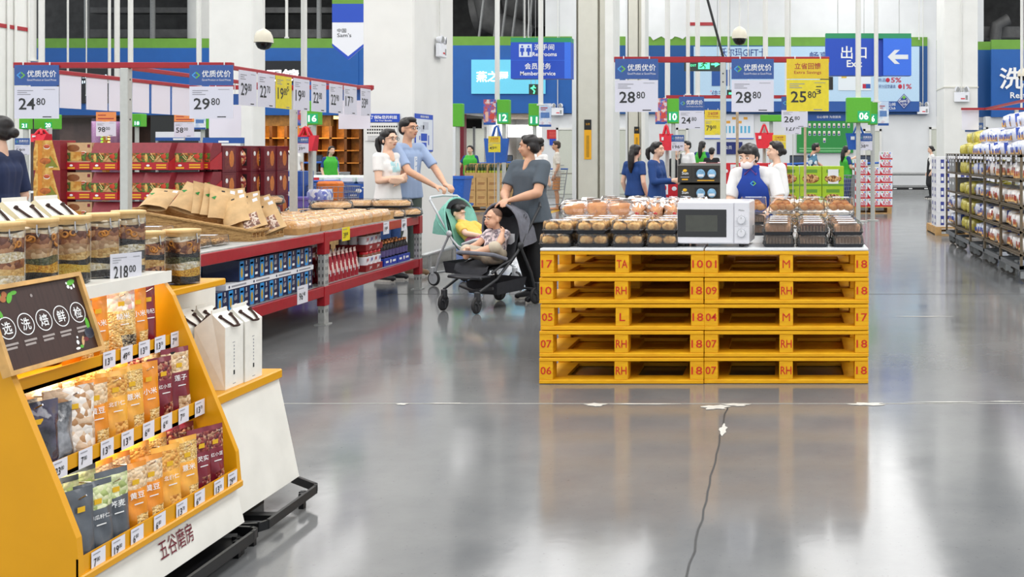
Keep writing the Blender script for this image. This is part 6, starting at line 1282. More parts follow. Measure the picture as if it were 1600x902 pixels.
for lb, x0, x1, y0, y1, Y, tt in (('yellow and black vertical warning plate on the near pilaster', 913, 924, 187, 249, 25, 1), ('yellow and black vertical warning plate on the far pilaster', 991, 999, 198, 240, 31, 1)):
    t = thing('warning_plate', lb, 'plate', (PX(x0, Y), Y-.005, PZ(y1, Y))); w, h = PX(x1, Y)-PX(x0, Y), PZ(y0, Y)-PZ(y1, Y); b = MB(); b.bx(0, w, -.01, 0, 0, h*.74, M('plate_yellow', (242, 176, 20), .5, var=0)); b.bx(0, w, -.01, 0, h*.74, h, INK); b.bx(w*.3, w*.7, -.013, -.01, h*.05, h*.6, M('plate_line', (190, 140, 20), .6)); b.text('注意', (w*.2, -.014, h*.86), XD, ZD, w*.3, M('plate_yellow', (0, 0, 0)), w*.6); b.build('plate', t)
# 洗手间 lettering on the right fascia
t = thing('fascia_lettering', 'large white Restrooms lettering on the right blue fascia', 'lettering', (X0(1560), Y0-.13, Z0(140))); b = MB(); b.text('洗手间', (0, -.03, 0), XD, ZD, 34*u, WTX, 112*u, .02); b.text('Restrooms', (17*u, -.03, -14*u), XD, ZD, 9.5*u, WTX, 62*u, .02); b.build('letters', t)
# green running-man exit box
Y = 16.0; u2 = Y/F; t = thing('exit_light', 'green running-man exit light hanging by thin rods', 'exit light', (PX(1069, Y), Y, PZ(111, Y))); b = MB(); b.bx(0, 58*u2, 0, .06, 0, 22*u2, M('exit_case', (44, 58, 50), .4)); b.bx(0, 58*u2, -.01, .07, 21*u2, 23*u2, BLACK); b.build('case', t); EG = M('exit_glow', (90, 240, 170), emit=1.1); b = MB(); b.text('安全出口', (8*u2, -.004, 13*u2), XD, ZD, 3.5*u2, EG, 12*u2); b.text('EXIT', (10*u2, -.004, 7*u2), XD, ZD, 3.5*u2, EG, 9*u2); b.bx(22*u2, 40*u2, -.004, -.001, 3*u2, 17*u2, EG); b.prism([(42*u2, 12*u2), (48*u2, 12*u2), (48*u2, 15*u2), (56*u2, 10.5*u2), (48*u2, 6*u2), (48*u2, 9*u2), (42*u2, 9*u2)], 1, -.004, -.001, EG)
KX = MATS['exit_case']; b.ball((33*u2, -.005, 15*u2), (1.4*u2, .002, 1.4*u2), KX, 8, 6); b.tube([(32*u2, -.006, 13*u2), (30*u2, -.006, 9*u2), (33*u2, -.006, 6*u2), (32*u2, -.006, 3.5*u2)], .9*u2, KX, 5); b.tube([(30*u2, -.006, 9*u2), (27*u2, -.006, 6*u2), (24*u2, -.006, 6*u2)], .9*u2, KX, 5); b.tube([(27*u2, -.006, 10*u2), (31*u2, -.006, 12.5*u2), (36*u2, -.006, 11*u2)], .8*u2, KX, 5); b.build('lit_symbols', t, 'glowing green symbols'); hang(t, (8*u2, 52*u2), 23*u2)
t = thing('exit_light', 'small square green exit light below the restroom sign', 'exit light', (PX(818, 24), 24.5, PZ(146, 24))); b = MB(); b.bx(0, .2, 0, .06, 0, .24, MATS['exit_case']); b.build('case', t); b = MB(); b.tube([(.12, -.003, .21), (.08, -.003, .13), (.13, -.003, .08), (.11, -.003, .02)], .02, EG, 5); b.tube([(.04, -.003, .14), (.1, -.003, .17), (.16, -.003, .15)], .016, EG, 5); b.build('lit_symbols', t); hang(t, (.05, .15), .24)
t = thing('exit_light', 'small dark exit light beside the back of the near post', 'exit light', (PX(1134, 16), 16.3, PZ(148, 16))); b = MB(); b.bx(0, .09, 0, .06, 0, .09, MATS['exit_case']); b.build('case', t); b = MB(); b.bx(.03, .07, -.003, 0, .02, .05, EG); b.build('lit_symbols', t); hang(t, (.045,), .09)
# dome cameras
DCW = M('dome_white', (216, 210, 192), .4, var=.01); DCB = M('dome_black', (16, 17, 18), .08, var=0)
for lb, x, yc, Y, r in (('white and black dome camera hanging before the left column', 412, 66, 15, .125), ('white and black dome camera hanging above the right rails', 1155.5, 60, 15, .11), ('white and black dome camera at the right frame edge', 1598, 119, 15, .075)):
    t = thing('dome_camera', lb, 'dome camera', (PX(x, Y), Y, PZ(yc, Y))); b = MB(); b.lathe([(r, 0), (r, r*.25), (r*.92, r*.7), (r*.72, r*1.15), (r*.45, r*1.35), (r*.2, r*1.5), (.001, r*1.5)], DCW, 24); b.lathe([(r*1.02, -r*.05), (r*1.02, 0), (r, 0)], DCW, 24); b.build('housing', t)
    b = MB(); b.lathe([(r*.85, -.0), (r*.82, -r*.3), (r*.6, -r*.68), (r*.3, -r*.84), (.001, -r*.88)], DCB, 24); b.build('dome', t, 'black dome'); b = MB(); b.cone((0, 0, r*1.5), (0, 0, 9.2-t.location.z), .012, .012, POLW, 8); b.build('hanger_tube', t)
# emergency lights
for lb, p, rz in (('twin-head emergency light on the side of the big white column', (-4.40, 13.55, PZ(90, 13.5)), math.pi/2), ('twin-head emergency light on the right white pillar', (PX(1502, 28), 27.97, PZ(160, 28)), 0), ('twin-head emergency light at the right end of the billboard', (X0(1441), Y0-.15, Z0(179)), 0), ('twin-head emergency light near the far checkout 11', (X0(873), Y0-.15, Z0(181)), 0)):
    t = thing('emergency_light', lb, 'emergency light', p, rz); k = 1 if p[1] < 20 else 1.5; b = MB(); b.box((0, -.03*k, .09*k), (.26*k, .06*k, .17*k), LABW, None, .008); b.bx(-.02*k, .05*k, -.063*k, -.06*k, .05*k, .07*k, REDC); b.bx(.06*k, .1*k, -.063*k, -.06*k, .04*k, .12*k, GREY); b.build('body', t)
    for s in (-1, 1):
        b = MB(); b.tube([(s*.05*k, -.03*k, .175*k), (s*.06*k, -.03*k, .21*k)], .012*k, LABW, 6); b.cone((s*.07*k, .0, .23*k), (s*.08*k, -.07*k, .225*k), .03*k, .05*k, LABW, 14); b.cone((s*.08*k, -.07*k, .225*k), (s*.081*k, -.073*k, .225*k), .043*k, .043*k, GREY, 14); b.build('lamp_head', t)
    b = MB(); b.cone((0, -.012, .18*k), (0, -.012, 9.1-p[2]), .01*k, .01*k, POLW, 6); b.build('conduit', t)
# posters on the column
t = thing('column_notice', 'white printed notice with blue heading on the big white column', 'notice', (PX(571, 12.69), 12.685, PZ(220, 12.69))); u3 = 12.69/F; b = MB(); b.bx(0, 50*u3, -.004, 0, 0, 28*u3, WHITE); b.bx(0, 54*u3, -.006, 0, 29*u3, 42*u3, SB); b.text('为了保障您的利益', (2*u3, -.0075, 34*u3), XD, ZD, 5.5*u3, WTX, 48*u3, .015); b.text('For Your Benefits', (16*u3, -.0075, 30.3*u3), XD, ZD, 2.6*u3, WTX, 26*u3, .01)
for r_ in range(3):
    for k in range(12 if r_ < 2 else 7): b.rect((3*u3+k*3.7*u3+(4*u3 if r_ == 0 else 0), -.0055, (21-r_*5)*u3), XD, ZD, 2.6*u3, 2.4*u3, INK)
for r_ in range(3): b.rect((4*u3, -.0055, (6.5-r_*2.6)*u3), XD, ZD, (40-r_*12)*u3, .8*u3, INKL)
b.build('notice_sheet', t)
ya, yb = 4.4*F/(CX-650), 4.4*F/(CX-677.5); t = thing('floor_map', 'blue and white floor map board on the side of the column', 'map', (-4.415, (ya+yb)/2, PZ(237, (ya+yb)/2)-.0)); hm = .455; b = MB(); b.bx(0, .008, (ya-yb)/2, (yb-ya)/2, 0, hm, SB); b.bx(.008, .0095, (ya-yb)/2+.02, (yb-ya)/2-.02, .02, hm-.06, M('map_white', (224, 230, 240), .5, var=0)); b.text('楼层示意图', (.0105, 0, hm-.045), YD, ZD, .028, WTX, .3, .01, 'c')
MPG = M('map_grey', (196, 200, 212), .5, var=0); b.rect((.0105, -.14, .24), YD, ZD, .12, .08, MPG); b.rect((.0105, -.06, .27), YD, ZD, .2, .09, MPG); b.rect((.011, -.13, .13), YD, ZD, .22, .09, SB); b.rect((.011, -.11, .05), YD, ZD, .18, .06, SB); b.rect((.011, .13, .08), YD, ZD, .03, .12, SB); b.rect((.011, -.19, .14), YD, ZD, .03, .05, SB); b.build('map_board', t)
# hanging banners
Y = 20; t = thing('hanging_banner', 'green, blue and white pennant banner left of the big column', 'banner', (PX(519, Y), Y, PZ(86, Y))); u = Y/F; b = MB(); W = 50*u
b.prism([(0, 14*u), (0, 51*u), (W, 51*u), (W, 14*u), (W/2, -8*u)], 1, 0, .01, LABW); b.prism([(0, 14*u), (0, 18*u), (W/2, -2*u), (W, 18*u), (W, 14*u), (W/2, -8*u)], 1, -.003, 0, SB); b.bx(0, W, -.003, .012, 51*u, 80*u, SB); b.bx(0, W, -.003, .012, 80*u, 150*u, GREENB); b.text('中国', (8*u, -.005, 35*u), XD, ZD, 6.5*u, INK, 14*u); b.text("Sam's", (8*u, -.005, 28*u), XD, ZD, 6*u, INK, 22*u); b.build('banner_cloth', t); b = MB(); b.cone((0, 0, 150*u), (W, 0, 150*u), .015, .015, STEEL, 8); b.build('banner_rod', t)
# low shop-front panels behind the gift boxes
for lb, x0, x1, y0, y1, Y in (('white and navy counter front behind the gift boxes', 243, 313, 206, 220, 30), ('navy shelf header panel left of the second column', 317, 380, 215, 224, 19)):
    t = thing('counter_panel', lb, 'panel', (PX((x0+x1)/2, Y), Y, 0)); w = PX(x1, Y)-PX(x0, Y); b = MB(); b.bx(-w/2, w/2, 0, .05, PZ(y1, Y), PZ(y0, Y), HB if x0 > 300 else LABW); b.bx(-w/2, w/2, -.01, 0, PZ(y1, Y), PZ(y1-5, Y), HB); b.bx(-w*.1, w*.15, -.02, 0, PZ(y1-1, Y), PZ(y1-4, Y), WTX); b.bx(-w/2, -w/2+.05, 0, .05, 0, PZ(y1, Y), STEEL); b.bx(w/2-.05, w/2, 0, .05, 0, PZ(y1, Y), STEEL); b.build('panel_body', t)
# ================================================================ PEOPLE
SKIN = M('skin_light', (236, 194, 168), .5, var=.03, scale=14); SKINT = M('skin_tan', (214, 164, 134), .5, var=.03, scale=14); HAIRM = M('hair_black', (28, 24, 24), .4, var=.15, scale=50); EYEW = M('eye_white', (236, 232, 228), .3, var=0); EYED = M('eye_dark', (30, 20, 16), .2, var=0); LIPM = M('lip', (176, 96, 90), .45, var=0); BROW = M('brow', (40, 32, 30), .6, var=0)
SHOEK = M('shoe_black', (28, 28, 32), .5); SOLE = M('sole_white', (216, 212, 204), .6); GLASSM = M('spectacle_rim', (40, 30, 30), .3)
def MPRINT(name, rgb, prgb, x0, x1, z0, z1):
    """cloth with a printed patch on the chest"""
    m = M(name, rgb, .8, var=.02, scale=8, bump=.15); nt = m.node_tree; L = nt.links; b = nt.nodes['Principled BSDF']
    if 'print_mask' in nt.nodes: return m
    tc = nt.nodes.new('ShaderNodeTexCoord'); sx = nt.nodes.new('ShaderNodeSeparateXYZ'); sx.name = 'print_mask'; L.new(tc.outputs['Object'], sx.inputs[0]); prev = None
    for out, op, v in ((0, 'GREATER_THAN', x0), (0, 'LESS_THAN', x1), (2, 'GREATER_THAN', z0), (2, 'LESS_THAN', z1), (1, 'LESS_THAN', -.05)):
        k = nt.nodes.new('ShaderNodeMath'); k.operation = op; L.new(sx.outputs[out], k.inputs[0]); k.inputs[1].default_value = v
        if prev: mu = nt.nodes.new('ShaderNodeMath'); mu.operation = 'MULTIPLY'; L.new(prev.outputs[0], mu.inputs[0]); L.new(k.outputs[0], mu.inputs[1]); prev = mu
        else: prev = k
    nz = nt.nodes.new('ShaderNodeTexNoise'); nz.inputs['Scale'].default_value = 30; L.new(tc.outputs['Object'], nz.inputs['Vector']); gt = nt.nodes.new('ShaderNodeMath'); gt.operation = 'GREATER_THAN'; gt.inputs[1].default_value = .42; L.new(nz.outputs['Fac'], gt.inputs[0])
    mu = nt.nodes.new('ShaderNodeMath'); mu.operation = 'MULTIPLY'; L.new(prev.outputs[0], mu.inputs[0]); L.new(gt.outputs[0], mu.inputs[1])
    mx = nt.nodes.new('ShaderNodeMix'); mx.data_type = 'RGBA'; L.new(mu.outputs[0], mx.inputs[0]); L.new(b.inputs['Base Color'].links[0].from_socket, mx.inputs[6]); mx.inputs[7].default_value = (*lin(prgb), 1); L.new(mx.outputs[2], b.inputs['Base Color']); return m
def remesh(mb, name, mat, parent, vox, it=5, fac=.5):
    o = mb.build(name); o.data.materials.clear()
    m = o.modifiers.new('r', 'REMESH'); m.mode = 'VOXEL'; m.voxel_size = vox; m.use_smooth_shade = True
    s = o.modifiers.new('s', 'SMOOTH'); s.iterations = it; s.factor = fac
    bpy.context.view_layer.update(); dg = bpy.context.evaluated_depsgraph_get()
    me = bpy.data.meshes.new_from_object(o.evaluated_get(dg)); me.name = name; me.materials.clear(); me.materials.append(mat)
    old = o.data; o.modifiers.clear(); o.data = me; bpy.data.meshes.remove(old); o.parent = parent
    for p in me.polygons: p.use_smooth = True
    return o
def cap(b, p, q, r0, r1, flat=0, n=14, sx=None):
    """tapered limb piece with round ends (flat: 1 = q end cut square)"""
    p = V(p); q = V(q); d = q-p
    if d.length < 1e-5: b.ball(p, r0, SKIN, n, 8); return
    d.normalize(); a = d.orthogonal().normalized(); c = d.cross(a); st = []
    for k in range(5): t = math.pi/2*k/4; st.append((p-d*(r0*math.cos(t)), max(.0005, r0*math.sin(t))))
    if flat: st += [(q, r1)]
    else:
        for k in range(5): t = math.pi/2*k/4; st.append((q+d*(r1*math.sin(t)), max(.0005, r1*math.cos(t))))
    N = len(st); vs = []
    for pt, r in st:
        for i in range(n): w = 2*math.pi*i/n; vs.append(pt+a*(r*math.cos(w))+c*(r*math.sin(w)))
    b.add(vs, [(j*n+i, j*n+(i+1) % n, (j+1)*n+(i+1) % n, (j+1)*n+i) for j in range(N-1) for i in range(n)]+[tuple(range(n))[::-1], tuple(range((N-1)*n, N*n))], SKIN)
def hand(b, w, d, nrm, side, curl=.6, s=1.0):
    """palm, four fingers with bends and a thumb leaving the palm's side; nrm = the way the palm faces"""
    w = V(w); d = V(d).normalized(); nrm = V(nrm); nrm = (nrm-d*nrm.dot(d)).normalized(); x = d.cross(nrm)*side
    for k in (-1, 0, 1): cap(b, w+x*(k*.016*s), w+d*(.082*s)+x*(k*.026*s), .017*s, .0145*s, n=10)
    for k, L in enumerate((.066, .076, .071, .055)):
        o = (k-1.5)*.0195*s; p = w+d*(.085*s)+x*(-o); a1 = curl*.7; a2 = curl*1.5
        q = p+(d*math.cos(a1)+nrm*math.sin(a1))*(L*.5*s); cap(b, p, q, .0098*s, .009*s, n=9); r = q+(d*math.cos(a2)+nrm*math.sin(a2))*(L*.5*s); cap(b, q, r, .009*s, .0078*s, n=9)
    p = w+d*(.025*s)+x*(.03*s); q = p+(d*.75+x*.55+nrm*.35*curl).normalized()*(.042*s); cap(b, p, q, .0125*s, .0105*s, n=9); cap(b, q, q+(d*.85+x*.15+nrm*.6*curl).normalized()*(.032*s), .0105*s, .0085*s, n=9)
def head(t, body, c, yaw, pitch, s, skin, hair, vox, roll=0, mouth=True, glasses=False, mask=False, hairm=None, airpod=False, fem=True, baby=False):
    """head at c (centre of the skull); s = head height; faces -Y before turning"""
    R = Matrix.Translation(V(c)) @ Matrix.Rotation(yaw, 4, 'Z') @ Matrix.Rotation(pitch, 4, 'X') @ Matrix.Rotation(roll, 4, 'Y'); k = s/.23
    def bl(b, c_, r, m=SKIN, n=16, q=12): b.ball(c_, r, m, n, q, X=R @ Matrix.Scale(k, 4))
    bl(body, (0, .012, .028), (.073, .092, .087)); bl(body, (0, -.028, -.035), (.056 if not baby else .066, .062, .07)); bl(body, (0, -.052, -.078), (.03, .03, .024))
    if baby:
        for sx in (-1, 1): bl(body, (sx*.035, -.05, -.045), (.033, .034, .034))
    b2 = MB()
    body.tube([R @ (V(p)*k) for p in ((0, -.082, .012), (0, -.094, -.012), (0, -.104, -.026), (0, -.09, -.032))], [.008*k, .01*k, .0135*k, .009*k], SKIN, 10)
    for sx in (-1, 1):
        bl(body, (sx*.012, -.088, -.027), (.009, .01, .008)); bl(body, (sx*.074, .012, -.012), (.01, .02, .032)); bl(body, (sx*.034, -.072, .034), (.03, .014, .012)); bl(body, (sx*.04, -.064, -.024), (.022, .018, .018))
    bl(body, (0, -.078, -.052), (.024, .014, .011))
    f = MB()
    for sx in (-1, 1): bl(f, (sx*.032, -.0835, .007), (.0155, .007, .0075), EYEW, 10, 8); bl(f, (sx*.032, -.0885, .007), (.0068, .004, .0068), EYED, 8, 6)
    f.build('eyes', t)
    f = MB()
    for sx in (-1, 1): f.tube([R @ (V(p)*k) for p in ((sx*.014, -.0885, .027), (sx*.032, -.09, .032), (sx*.05, -.079, .026))], [.003*k, .0036*k, .002*k], BROW, 6)
    f.build('eyebrows', t)
    if mouth and not mask:
        f = MB(); f.tube([R @ (V(p)*k) for p in ((-.022, -.086, -.054), (-.008, -.0935, -.053), (.008, -.0935, -.053), (.022, -.086, -.054))], [.003*k, .0055*k, .0055*k, .003*k], LIPM, 8); f.build('lips', t)
    if mask:
        f = MB(); f.ball((0, -.05, -.055), (.06, .065, .044), M('mask_clear', (236, 226, 226), .35, var=.02), 16, 10, X=R @ Matrix.Scale(k, 4))
        for sx in (-1, 1): f.tube([R @ (V(p)*k) for p in ((sx*.055, -.06, -.04), (sx*.074, -.01, -.015))], .003*k, LABW, 5)
        f.build('face_mask', t, 'white mouth mask')
    if glasses:
        f = MB()
        for sx in (-1, 1):
            f.tube([R @ (V((sx*.033+.021*math.cos(a), -.1, .006+.016*math.sin(a)))*k) for a in [2*math.pi*i/16 for i in range(16)]], .0017*k, GLASSM, 5, True); f.tube([R @ (V(p)*k) for p in ((sx*.054, -.098, .01), (sx*.078, 0, .01))], .0017*k, GLASSM, 5)
        f.tube([R @ (V(p)*k) for p in ((-.012, -.1, .008), (.012, -.1, .008))], .0017*k, GLASSM, 5); f.build('spectacles', t, 'thin dark spectacles')
    if airpod: f = MB(); f.tube([R @ (V(p)*k) for p in ((.082, -.004, -.008), (.086, -.014, -.03))], .006*k, LABW, 7); f.ball(R @ (V((.084, -.002, -.006))*k), .009*k, LABW, 8, 6); f.build('earphone', t, 'white wireless earphone')
    if hair:
        h = MB()
        bl(h, (0, .022, .045), (.08, .09, .08)); bl(h, (0, .045, .0), (.074, .066, .07)); bl(h, (0, -.022, .093), (.058, .048, .03))
        for sx in (-1, 1):
            bl(h, (sx*.058, .0, .06), (.026, .056, .04))
            if hair != 'short': bl(h, (sx*.066, .03, .0), (.018, .045, .045))
        if hair == 'short': bl(h, (0, -.03, .096), (.062, .052, .032)); bl(h, (0, -.055, .092), (.05, .026, .026))
        if hair == 'bob': bl(h, (0, .055, -.03), (.068, .045, .05)); bl(h, (.03, -.062, .06), (.045, .03, .03)); bl(h, (-.04, -.05, .06), (.04, .034, .034))
        if hair == 'crop': pass
        pts = None
        if hair == 'pony': bl(h, (0, .115, .03), (.026, .026, .026)); pts = [(0, .12, .03), (0, .155, .0), (0, .16, -.06), (.0, .145, -.12), (0, .13, -.165)]; rr = [.022, .036, .038, .028, .006]
        if hair == 'long': pts = [(0, .08, .02), (0, .105, -.05), (0, .115, -.15), (0, .12, -.25), (0, .115, -.34)]; rr = [.05, .055, .055, .045, .015]
        if hair == 'bun': bl(h, (0, .06, -.03), (.066, .05, .05)); bl(h, (0, .125, .045), (.034, .034, .036))
        if hair == 'bunlow': bl(h, (0, .115, -.01), (.04, .036, .04))
        if pts: h.tube([R @ (V(p)*k) for p in pts], [q*k for q in rr], HAIRM, 10)
        remesh(h, 'hair', hairm or HAIRM, t, max(.006, vox*.8), 3)
    return R
def person(label, loc, rz, H, J=None, skin=SKIN, shirt=None, sleeve=.75, pants=None, pleg=1.0, shoes=SHOEK, hair='short', vox=.011, fem=True, hands=None, head_yaw=0, head_pitch=0, curls=(.6, .6), palms=None, extra=None, bust=True, vneck=0, hem=.5, headkw=None, socks=None, group=None, bulk=1.0, nolegs=False, hemflare=1.0):
    """standing figure facing -Y; J overrides joints in metres (x to the figure's own left)"""
    t = thing('person', label, 'person', loc, rz, group); S_ = H/1.65
    sw = (.15 if fem else .175)*S_*bulk; hw = .078*S_
    D = dict(hipL=(hw, 0, .86*S_), hipR=(-hw, 0, .86*S_), kneeL=(hw*1.05, -.015, .47*S_), kneeR=(-hw*1.05, -.015, .47*S_), ankL=(hw*1.1, .015, .085*S_), ankR=(-hw*1.1, .015, .085*S_), toeL=(hw*1.35, -.15*S_, .035*S_), toeR=(-hw*1.35, -.15*S_, .035*S_), pelvis=(0, 0, .93*S_), waist=(0, -.005, 1.06*S_), chest=(0, .0, 1.24*S_), neck=(0, .01, 1.4*S_), head=(0, -.015, 1.535*S_),
             shL=(sw, .01, 1.34*S_), shR=(-sw, .01, 1.34*S_), elL=(sw+.05, .04, 1.06*S_), elR=(-sw-.05, .04, 1.06*S_), wrL=(sw+.04, -.06, .83*S_), wrR=(-sw-.04, -.06, .83*S_))
    D.update(J or {}); D = {k: V(v) for k, v in D.items()}; hs = .225*S_*(1 if fem else 1.02)
    b = MB(); bk = bulk
    hipx = (D['hipL']-D['hipR']).normalized(); shx = (D['shL']-D['shR']).normalized()
    def torso(b, g, low=None):
        pe, wa, ch, ne = D['pelvis'], D['waist'], D['chest'], D['neck']; r = S_*bk
        for s in (-1, 0, 1):
            hx = hipx*(s*.062*r); sx = shx*(s*.07*r); wx = (hipx+shx).normalized()*(s*.052*r)
            cap(b, pe+hx, wa+wx, .088*r+g, .078*r+g); cap(b, wa+wx, ch+sx, .078*r+g, .088*r+g); cap(b, ch+sx, ch+(ne-ch)*.45+shx*(s*.09*r), .088*r+g, .058*r+g)
        for s, k in ((1, 'shL'), (-1, 'shR')): cap(b, ch+(ne-ch)*.55+shx*(s*.04*r), D[k], .055*r+g, .052*r+g)
        if fem and bust:
            fw = V((0, -1, 0)) if abs(shx.x) > .5 else shx.cross(ZD)
            fw = (ZD.cross(shx)); fw = -fw if fw.dot(V((0, -1, 0))) < 0 and abs(shx.x) > .3 else fw
            for s in (-1, 1): b.ball(ch+shx*(s*.062*r)+fw*(.062*r)+V((0, 0, -.035*r)), .042*r+g, SKIN, 12, 8)
        if low is not None:
            for s in (-1, 0, 1): cap(b, wa+hipx*(s*.055*r), V((pe.x, pe.y, low))+hipx*(s*.078*r*hemflare), .083*r+g, .1*r*hemflare+g, 1)
    torso(b, -.012 if shirt else 0)
    cap(b, D['chest']+(D['neck']-D['chest'])*.5, D['neck'], .06*S_, .046*S_); cap(b, D['neck'], D['head']-V((0, 0, .03*S_)), .047*S_, .046*S_)
    if vneck: cap(b, D['neck']+V((0, -.04*S_, -.02*S_)), D['chest'].lerp(D['neck'], .45)+V((0, -.062*S_-vneck, -.0)), .04*S_, .022*S_)
    for s, k in (('L', 1), ('R', -1)):
        cap(b, D['sh'+s], D['el'+s], .044*S_*bk, .037*S_*bk); mid = D['el'+s].lerp(D['wr'+s], .35); cap(b, D['el'+s], mid, .038*S_*bk, .037*S_*bk); cap(b, mid, D['wr'+s], .037*S_*bk, .0235*S_)
        hd = (hands or {}).get(s, (D['wr'+s]-D['el'+s])); pn = (palms or {}).get(s, V((-k, -.2, 0))); hand(b, D['wr'+s], hd, pn, k, curls[0 if s == 'L' else 1], S_)
        if not nolegs:
            cap(b, D['hip'+s], D['knee'+s], .078*S_*bk, .05*S_); cm = D['knee'+s].lerp(D['ank'+s], .32)+V((0, .015, 0)); cap(b, D['knee'+s], cm, .048*S_, .052*S_); cap(b, cm, D['ank'+s], .052*S_, .033*S_); cap(b, D['ank'+s]+V((0, .03, -.045*S_)), D['toe'+s], .034*S_, .026*S_)
    hk = dict(hair=hair, skin=skin, vox=vox); hk.update(headkw or {})
    head(t, b, D['head'], head_yaw, head_pitch, hs, **{k: v for k, v in hk.items()}) if False else head(t, b, D['head'], head_yaw, head_pitch, hs, hk.pop('skin'), hk.pop('hair'), hk.pop('vox'), **hk)
    remesh(b, 'body', skin, t, vox, 4)
    if shirt:
        g = MB(); torso(g, .006, D['pelvis'].z-(hem-.5)*S_*.6-.02)
        for s in 'LR':
            if sleeve <= 1: e = D['sh'+s].lerp(D['el'+s], sleeve); cap(g, D['sh'+s], e, .056*S_*bk, .056*S_*bk, 1)
            else: cap(g, D['sh'+s], D['el'+s], .06*S_*bk, .05*S_*bk); cap(g, D['el'+s], D['el'+s].lerp(D['wr'+s], sleeve-1), .05*S_*bk, .038*S_, 1)
        remesh(g, 'shirt', shirt, t, vox, 4)
    if pants and not nolegs:
        g = MB(); pe = D['pelvis']
        for s in (-1, 0, 1): cap(g, pe+V((0, 0, .04))+hipx*(s*.058*S_*bk), pe+V((0, 0, -.06*S_))+hipx*(s*.06*S_*bk), .09*S_*bk, .094*S_*bk)
        for s in 'LR':
            cap(g, D['hip'+s]-V((0, 0, .0)), D['hip'+s].lerp(D['knee'+s], min(1, pleg*2)), .092*S_*bk, .07*S_*(1 if pleg > .5 else 1.25), 0 if pleg > .5 else 1)
            if pleg > .5: cap(g, D['knee'+s], D['knee'+s].lerp(D['ank'+s], (pleg-.5)*2), .07*S_, .055*S_, 1)
        remesh(g, 'trousers' if pleg > .5 else 'shorts', pants, t, vox, 4)
    if shoes and not nolegs:
        for s in 'LR':
            a, to = D['ank'+s], D['toe'+s]; d = (to-a); d.z = 0; d.normalize(); zz = to.z-.035*S_; g = MB(); base = V((a.x, a.y, zz)); cap(g, base+d*(-.045*S_)+V((0, 0, .045*S_)), base+d*.06*S_+V((0, 0, .045*S_)), .046*S_, .045*S_); cap(g, base+d*.06*S_+V((0, 0, .04*S_)), base+d*.165*S_+V((0, 0, .033*S_)), .045*S_, .034*S_); cap(g, base+V((0, .0, .06*S_)), a+V((0, 0, .01)), .048*S_, .045*S_)
            o = remesh(g, 'shoe', shoes, t, max(.007, vox*.8), 2); q = MB(); n = V((-d.y, d.x, 0)); pts = [base+d*(-.09*S_)+n*.0, base+d*(-.07*S_)+n*.035*S_, base+d*.06*S_+n*.046*S_, base+d*.16*S_+n*.036*S_, base+d*.2*S_, base+d*.16*S_-n*.036*S_, base+d*.06*S_-n*.046*S_, base+d*(-.07*S_)-n*.035*S_]
            q.prism([(p.x, p.y) for p in pts], 2, zz, zz+.022*S_, SOLE); q.build('sole', o)
    t['S'] = S_; del t['S']
    if extra: extra(t, D, S_)
    return t, D, S_
def grd(x, Y): return (PX(x, Y), Y, 0)
# ---- the couple with the pale green stroller, behind the far table end
TEEW = M('tee_white', (238, 236, 234), .8, var=.02, scale=8, bump=.15); TEEB = M('tee_sky', (158, 178, 212), .8, var=.03, scale=8, bump=.15); JEAN = M('denim_blue', (44, 74, 128), .8, var=.08, scale=40); GRG = M('trouser_moss', (84, 94, 88), .8, var=.05); TEEG = M('tee_slate', (82, 92, 102), .85, var=.03, scale=10, bump=.15); PANB = M('trouser_black', (30, 32, 36), .8, var=.08); UNI = M('uniform_navy', (26, 66, 130), .75, var=.04, scale=10); NAVY = M('shirt_navy', (28, 42, 78), .85, var=.05, scale=12, bump=.15); COATW = M('coat_white', (232, 232, 232), .75, var=.02, scale=10, bump=.1); APR = M('apron_blue', (24, 70, 176), .6, var=.03, scale=10); VESTG = M('vest_green', (62, 180, 50), .6, var=.03)
Yw = 11.75
person('woman in white tee with ponytail and glasses, arms folded, facing the strollers', grd(606, Yw), 1.25, 1.665, J=dict(
    elL=(.2, -.05, 1.1), elR=(-.2, -.04, 1.1), wrL=(-.03, -.2, 1.1), wrR=(.04, -.165, 1.14)), hands={'L': (-1, .12, .0), 'R': (1, .25, .06)}, palms={'L': (0, 1, .2), 'R': (0, .9, -.2)}, curls=(.25, .3), vneck=.01, shirt=MPRINT('tee_white_printed', (238, 236, 234), (176, 218, 224), -.06, .07, 1.19, 1.31), sleeve=.6, pants=JEAN, shoes=SHOEK, hair='pony', vox=.009, head_yaw=-.1, headkw=dict(glasses=True, airpod=True), hem=.62)
person('man in light blue tee and glasses pushing the pale green stroller', grd(637, 12.15), 1.15, 1.8, J=dict(
    shL=(.185, -.01, 1.46), shR=(-.185, .0, 1.46), elL=(.24, -.2, 1.2), elR=(-.22, -.22, 1.2), wrL=(.12, -.44, 1.04), wrR=(-.06, -.46, 1.03), ankR=(-.1, .25, .1), kneeR=(-.09, .08, .5), toeR=(-.12, .1, .04)), hands={'L': (-.25, -1, -.2), 'R': (.2, -1, -.2)}, palms={'L': (0, 0, -1), 'R': (0, 0, -1)}, curls=(1.0, 1.0), shirt=MPRINT('tee_sky_printed', (158, 178, 212), (226, 232, 240), -.0, .045, 1.1, 1.36), sleeve=.8, pants=GRG, shoes=M('shoe_tan', (120, 92, 64), .6), hair='short', vox=.0095, fem=False, head_yaw=.05, headkw=dict(glasses=True), hem=.66, skin=M('skin_warm', (222, 172, 142), .5, var=.03))
